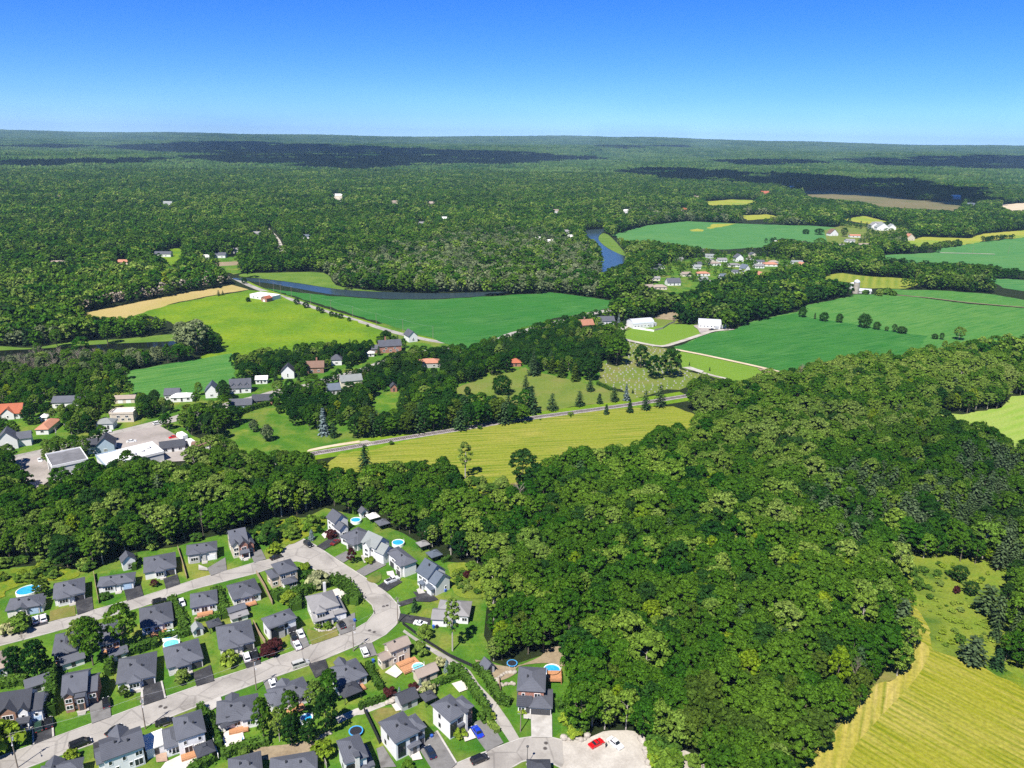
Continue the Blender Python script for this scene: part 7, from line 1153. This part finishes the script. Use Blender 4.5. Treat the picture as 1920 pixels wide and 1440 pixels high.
def instancer(name, P, models, kind='stuff'):
    """P: rows x, y, z, sxy, sz, rot, model index"""
    mcol = bpy.data.collections.new(name + '_models')
    for i, me in enumerate(models): mcol.objects.link(bpy.data.objects.new('%s_%03d' % (name, i), me))
    me = bpy.data.meshes.new(name); me.vertices.add(len(P)); me.vertices.foreach_set('co', P[:, :3].astype(np.float32).ravel())
    for an, ty, dat in (('tscale', 'FLOAT_VECTOR', np.stack([P[:, 3], P[:, 3], P[:, 4]], 1)), ('trot', 'FLOAT_VECTOR', np.stack([0 * P[:, 5], 0 * P[:, 5], P[:, 5]], 1)), ('tidx', 'INT', P[:, 6].astype(int))):
        at = me.attributes.new(an, ty, 'POINT'); at.data.foreach_set('vector' if 'VEC' in ty else 'value', dat.astype(np.float32 if 'VEC' in ty else np.int32).ravel())
    o = link(name, me); ng = bpy.data.node_groups.new(name, 'GeometryNodeTree'); ng.interface.new_socket('Geometry', in_out='INPUT', socket_type='NodeSocketGeometry'); ng.interface.new_socket('Geometry', in_out='OUTPUT', socket_type='NodeSocketGeometry')
    N, L = ng.nodes.new, ng.links.new; gi, go = N('NodeGroupInput'), N('NodeGroupOutput'); ip = N('GeometryNodeInstanceOnPoints'); ci = N('GeometryNodeCollectionInfo'); ci.inputs['Collection'].default_value = mcol; ci.inputs['Separate Children'].default_value = True; ci.inputs['Reset Children'].default_value = True
    def att(nm, ty): a = N('GeometryNodeInputNamedAttribute'); a.data_type = ty; a.inputs['Name'].default_value = nm; return a.outputs['Attribute']
    L(gi.outputs[0], ip.inputs['Points']); L(ci.outputs[0], ip.inputs['Instance']); ip.inputs['Pick Instance'].default_value = True
    L(att('tidx', 'INT'), ip.inputs['Instance Index']); L(att('trot', 'FLOAT_VECTOR'), ip.inputs['Rotation']); L(att('tscale', 'FLOAT_VECTOR'), ip.inputs['Scale']); L(ip.outputs[0], go.inputs[0])
    o.modifiers.new('trees', 'NODES').node_group = ng; return tag(o, kind=kind)
models, midx = [], {}
for sp in SPN:
    for v, M in enumerate(MODEL[sp]):
        for nf, me in ((1, M[2]), (0, M[3])): midx[(sp, v, nf)] = len(models); models.append(me)
rows = [(p[0], p[1], p[2], p[3], p[4], p[5], midx[(p[6], int(p[5] * 97) % len(MODEL[p[6]]), p[7])]) for i, p in enumerate(PTS) if i not in single]
fo = instancer('forest', np.array(rows, float), models); tag(fo, 'dense mixed forest of broadleaf trees filling the valley around the fields', 'forest')
# ------------------------------------------------------------------ far woods: stands of about a hundred crowns each
m, n, N, L = nodes_mat('canopy_far'); P_ = geo_pos(n); ge = N('ShaderNodeNewGeometry')
c = mix_col(n, ramp(n, noise(n, .0022, 5, P_), .38, .62), (.014, .046, .010), (.046, .092, .020)); c = mix_col(n, ramp(n, noise(n, .012, 4, P_), .5, .75), c, (.085, .125, .035)); c = mix_col(n, 1.0, c, mix_col(n, ge.outputs['Random Per Island'], (.5, .52, .5), (1.5, 1.45, 1.4)), 'MULTIPLY')
d = N('ShaderNodeBsdfDiffuse'); L(c, d.inputs[0]); o_ = N('ShaderNodeOutputMaterial'); L(d.outputs[0], o_.inputs[0])
ico = bmesh.new(); bmesh.ops.create_icosphere(ico, subdivisions=1, radius=1); IV = [v.co.copy() for v in ico.verts]; IF = [tuple(v.index for v in f.verts) for f in ico.faces]; ico.free()
def patch(seed):
    r = random.Random(seed); mb = MB()
    for _ in range(120):
        x, y = r.uniform(-52, 52), r.uniform(-52, 52); R = r.uniform(4.2, 7.0); z = r.uniform(7, 13)
        mb.add([(x + v.x * R * r.uniform(.75, 1.25), y + v.y * R * r.uniform(.75, 1.25), z + v.z * R * 1.15 * r.uniform(.7, 1.3)) for v in IV], IF)
    return mb.mesh('stand', 'canopy_far')
rr = np.random.default_rng(5); s = 92; xs = np.arange(-12500, 12500, s); ys = np.arange(2000, 16000, s); X, Y = np.meshgrid(xs, ys); X = X.ravel() + rr.uniform(-14, 14, X.size); Y = Y.ravel() + rr.uniform(-14, 14, Y.size); R = np.hypot(X, Y); k = (R > 3380) & (R < 15800) & (np.abs(X) < .76 * Y)
X, Y = X[k], Y[k]; ok = free(X, Y); X, Y = X[ok], Y[ok]
P = np.stack([X, Y, hfun(X, Y) - 1, rr.uniform(.95, 1.1, X.size), rr.uniform(.8, 1.35, X.size), rr.random(X.size) * 6.28, rr.integers(0, 5, X.size)], 1)
tag(instancer('distant_forest', P, [patch(i) for i in range(5)]), 'far unbroken forest running up to the horizon', 'forest')
# ------------------------------------------------------------------ clouds above the picture (their shadows lie on the far woods)
plain('cloud_white', (.85, .86, .88), 1.0, 0.0, var=.03); ALT = 2200.0
def on_land(p):
    d = ray(*p); d = d / np.linalg.norm(d); t = np.arange(1500, 17000, 20.); X_, Y_, Z_ = d[0] * t, d[1] * t, CAM_H + d[2] * t; i = np.argmax(Z_ < hfun(X_, Y_) + 10)
    i = i or len(t) - 1; return Vector((X_[i], Y_[i], Z_[i]))
for j, s in enumerate(['205,276 350,268 480,266 600,272 800,280 960,287 1120,297 1090,303 960,309 780,314 620,317 480,310 400,298 320,288', '-100,306 0,304 130,301 250,299 330,297 300,306 150,310 0,314 -100,316', '1160,322 1250,317 1330,322 1460,328 1620,336 1680,338 1720,345 1820,352 1840,385 1790,378 1680,366 1580,360 1500,356 1480,346 1400,345 1260,336', '1560,300 1700,297 1920,294 2000,300 1980,322 1800,316 1640,312', '1330,302 1500,300 1560,308 1400,312', '1120,273 1280,273 1290,278 1140,280', '-60,276 100,272 200,275 120,280']):
    Pc = [on_land(tuple(map(float, w.split(',')))) for w in s.split()]; Pc = [(v.x, v.y) for v in Pc]; a = np.array(Pc); area = abs(np.sum(a[:, 0] * np.roll(a[:, 1], -1) - np.roll(a[:, 0], -1) * a[:, 1])) / 2
    rad_ = float(np.clip(math.sqrt(area) / 14, 50, 150)); r = np.random.default_rng(40 + j); nX = r.uniform(a[:, 0].min(), a[:, 0].max(), 30000); nY = r.uniform(a[:, 1].min(), a[:, 1].max(), 30000); k = inside(nX, nY, Pc); nX, nY = nX[k], nY[k]; m_ = min(len(nX), int(area / (rad_ ** 2) * 1.25) + 6)
    off = Vector((to_sun.x, to_sun.y)) * (ALT / to_sun.z); mb = MB(); cx, cy = a[:, 0].mean() + off.x, a[:, 1].mean() + off.y
    for x, y in zip(nX[:m_], nY[:m_]):
        R = rad_ * r.uniform(.6, 1.25); z = r.uniform(-.1, .5) * R; mb.add([(x + off.x - cx + v.x * R * r.uniform(.85, 1.15), y + off.y - cy + v.y * R * r.uniform(.85, 1.15), z + max(v.z, -.3) * R * .6) for v in IV], IF)
    tag(mb.build('cloud', 'cloud_white', loc=(cx, cy, ALT)), kind='structure')
# ------------------------------------------------------------------ haze over the valley
m, n, N, L = nodes_mat('haze_air'); pv = N('ShaderNodeVolumePrincipled'); pv.inputs['Density'].default_value = 4.2e-5; pv.inputs['Color'].default_value = (.45, .72, 1, 1); o_ = N('ShaderNodeOutputMaterial'); L(pv.outputs[0], o_.inputs['Volume'])
tag(MB().box(-19500, 19500, -19500, 19500, -1.5, 330).build('haze', 'haze_air'), kind='stuff')
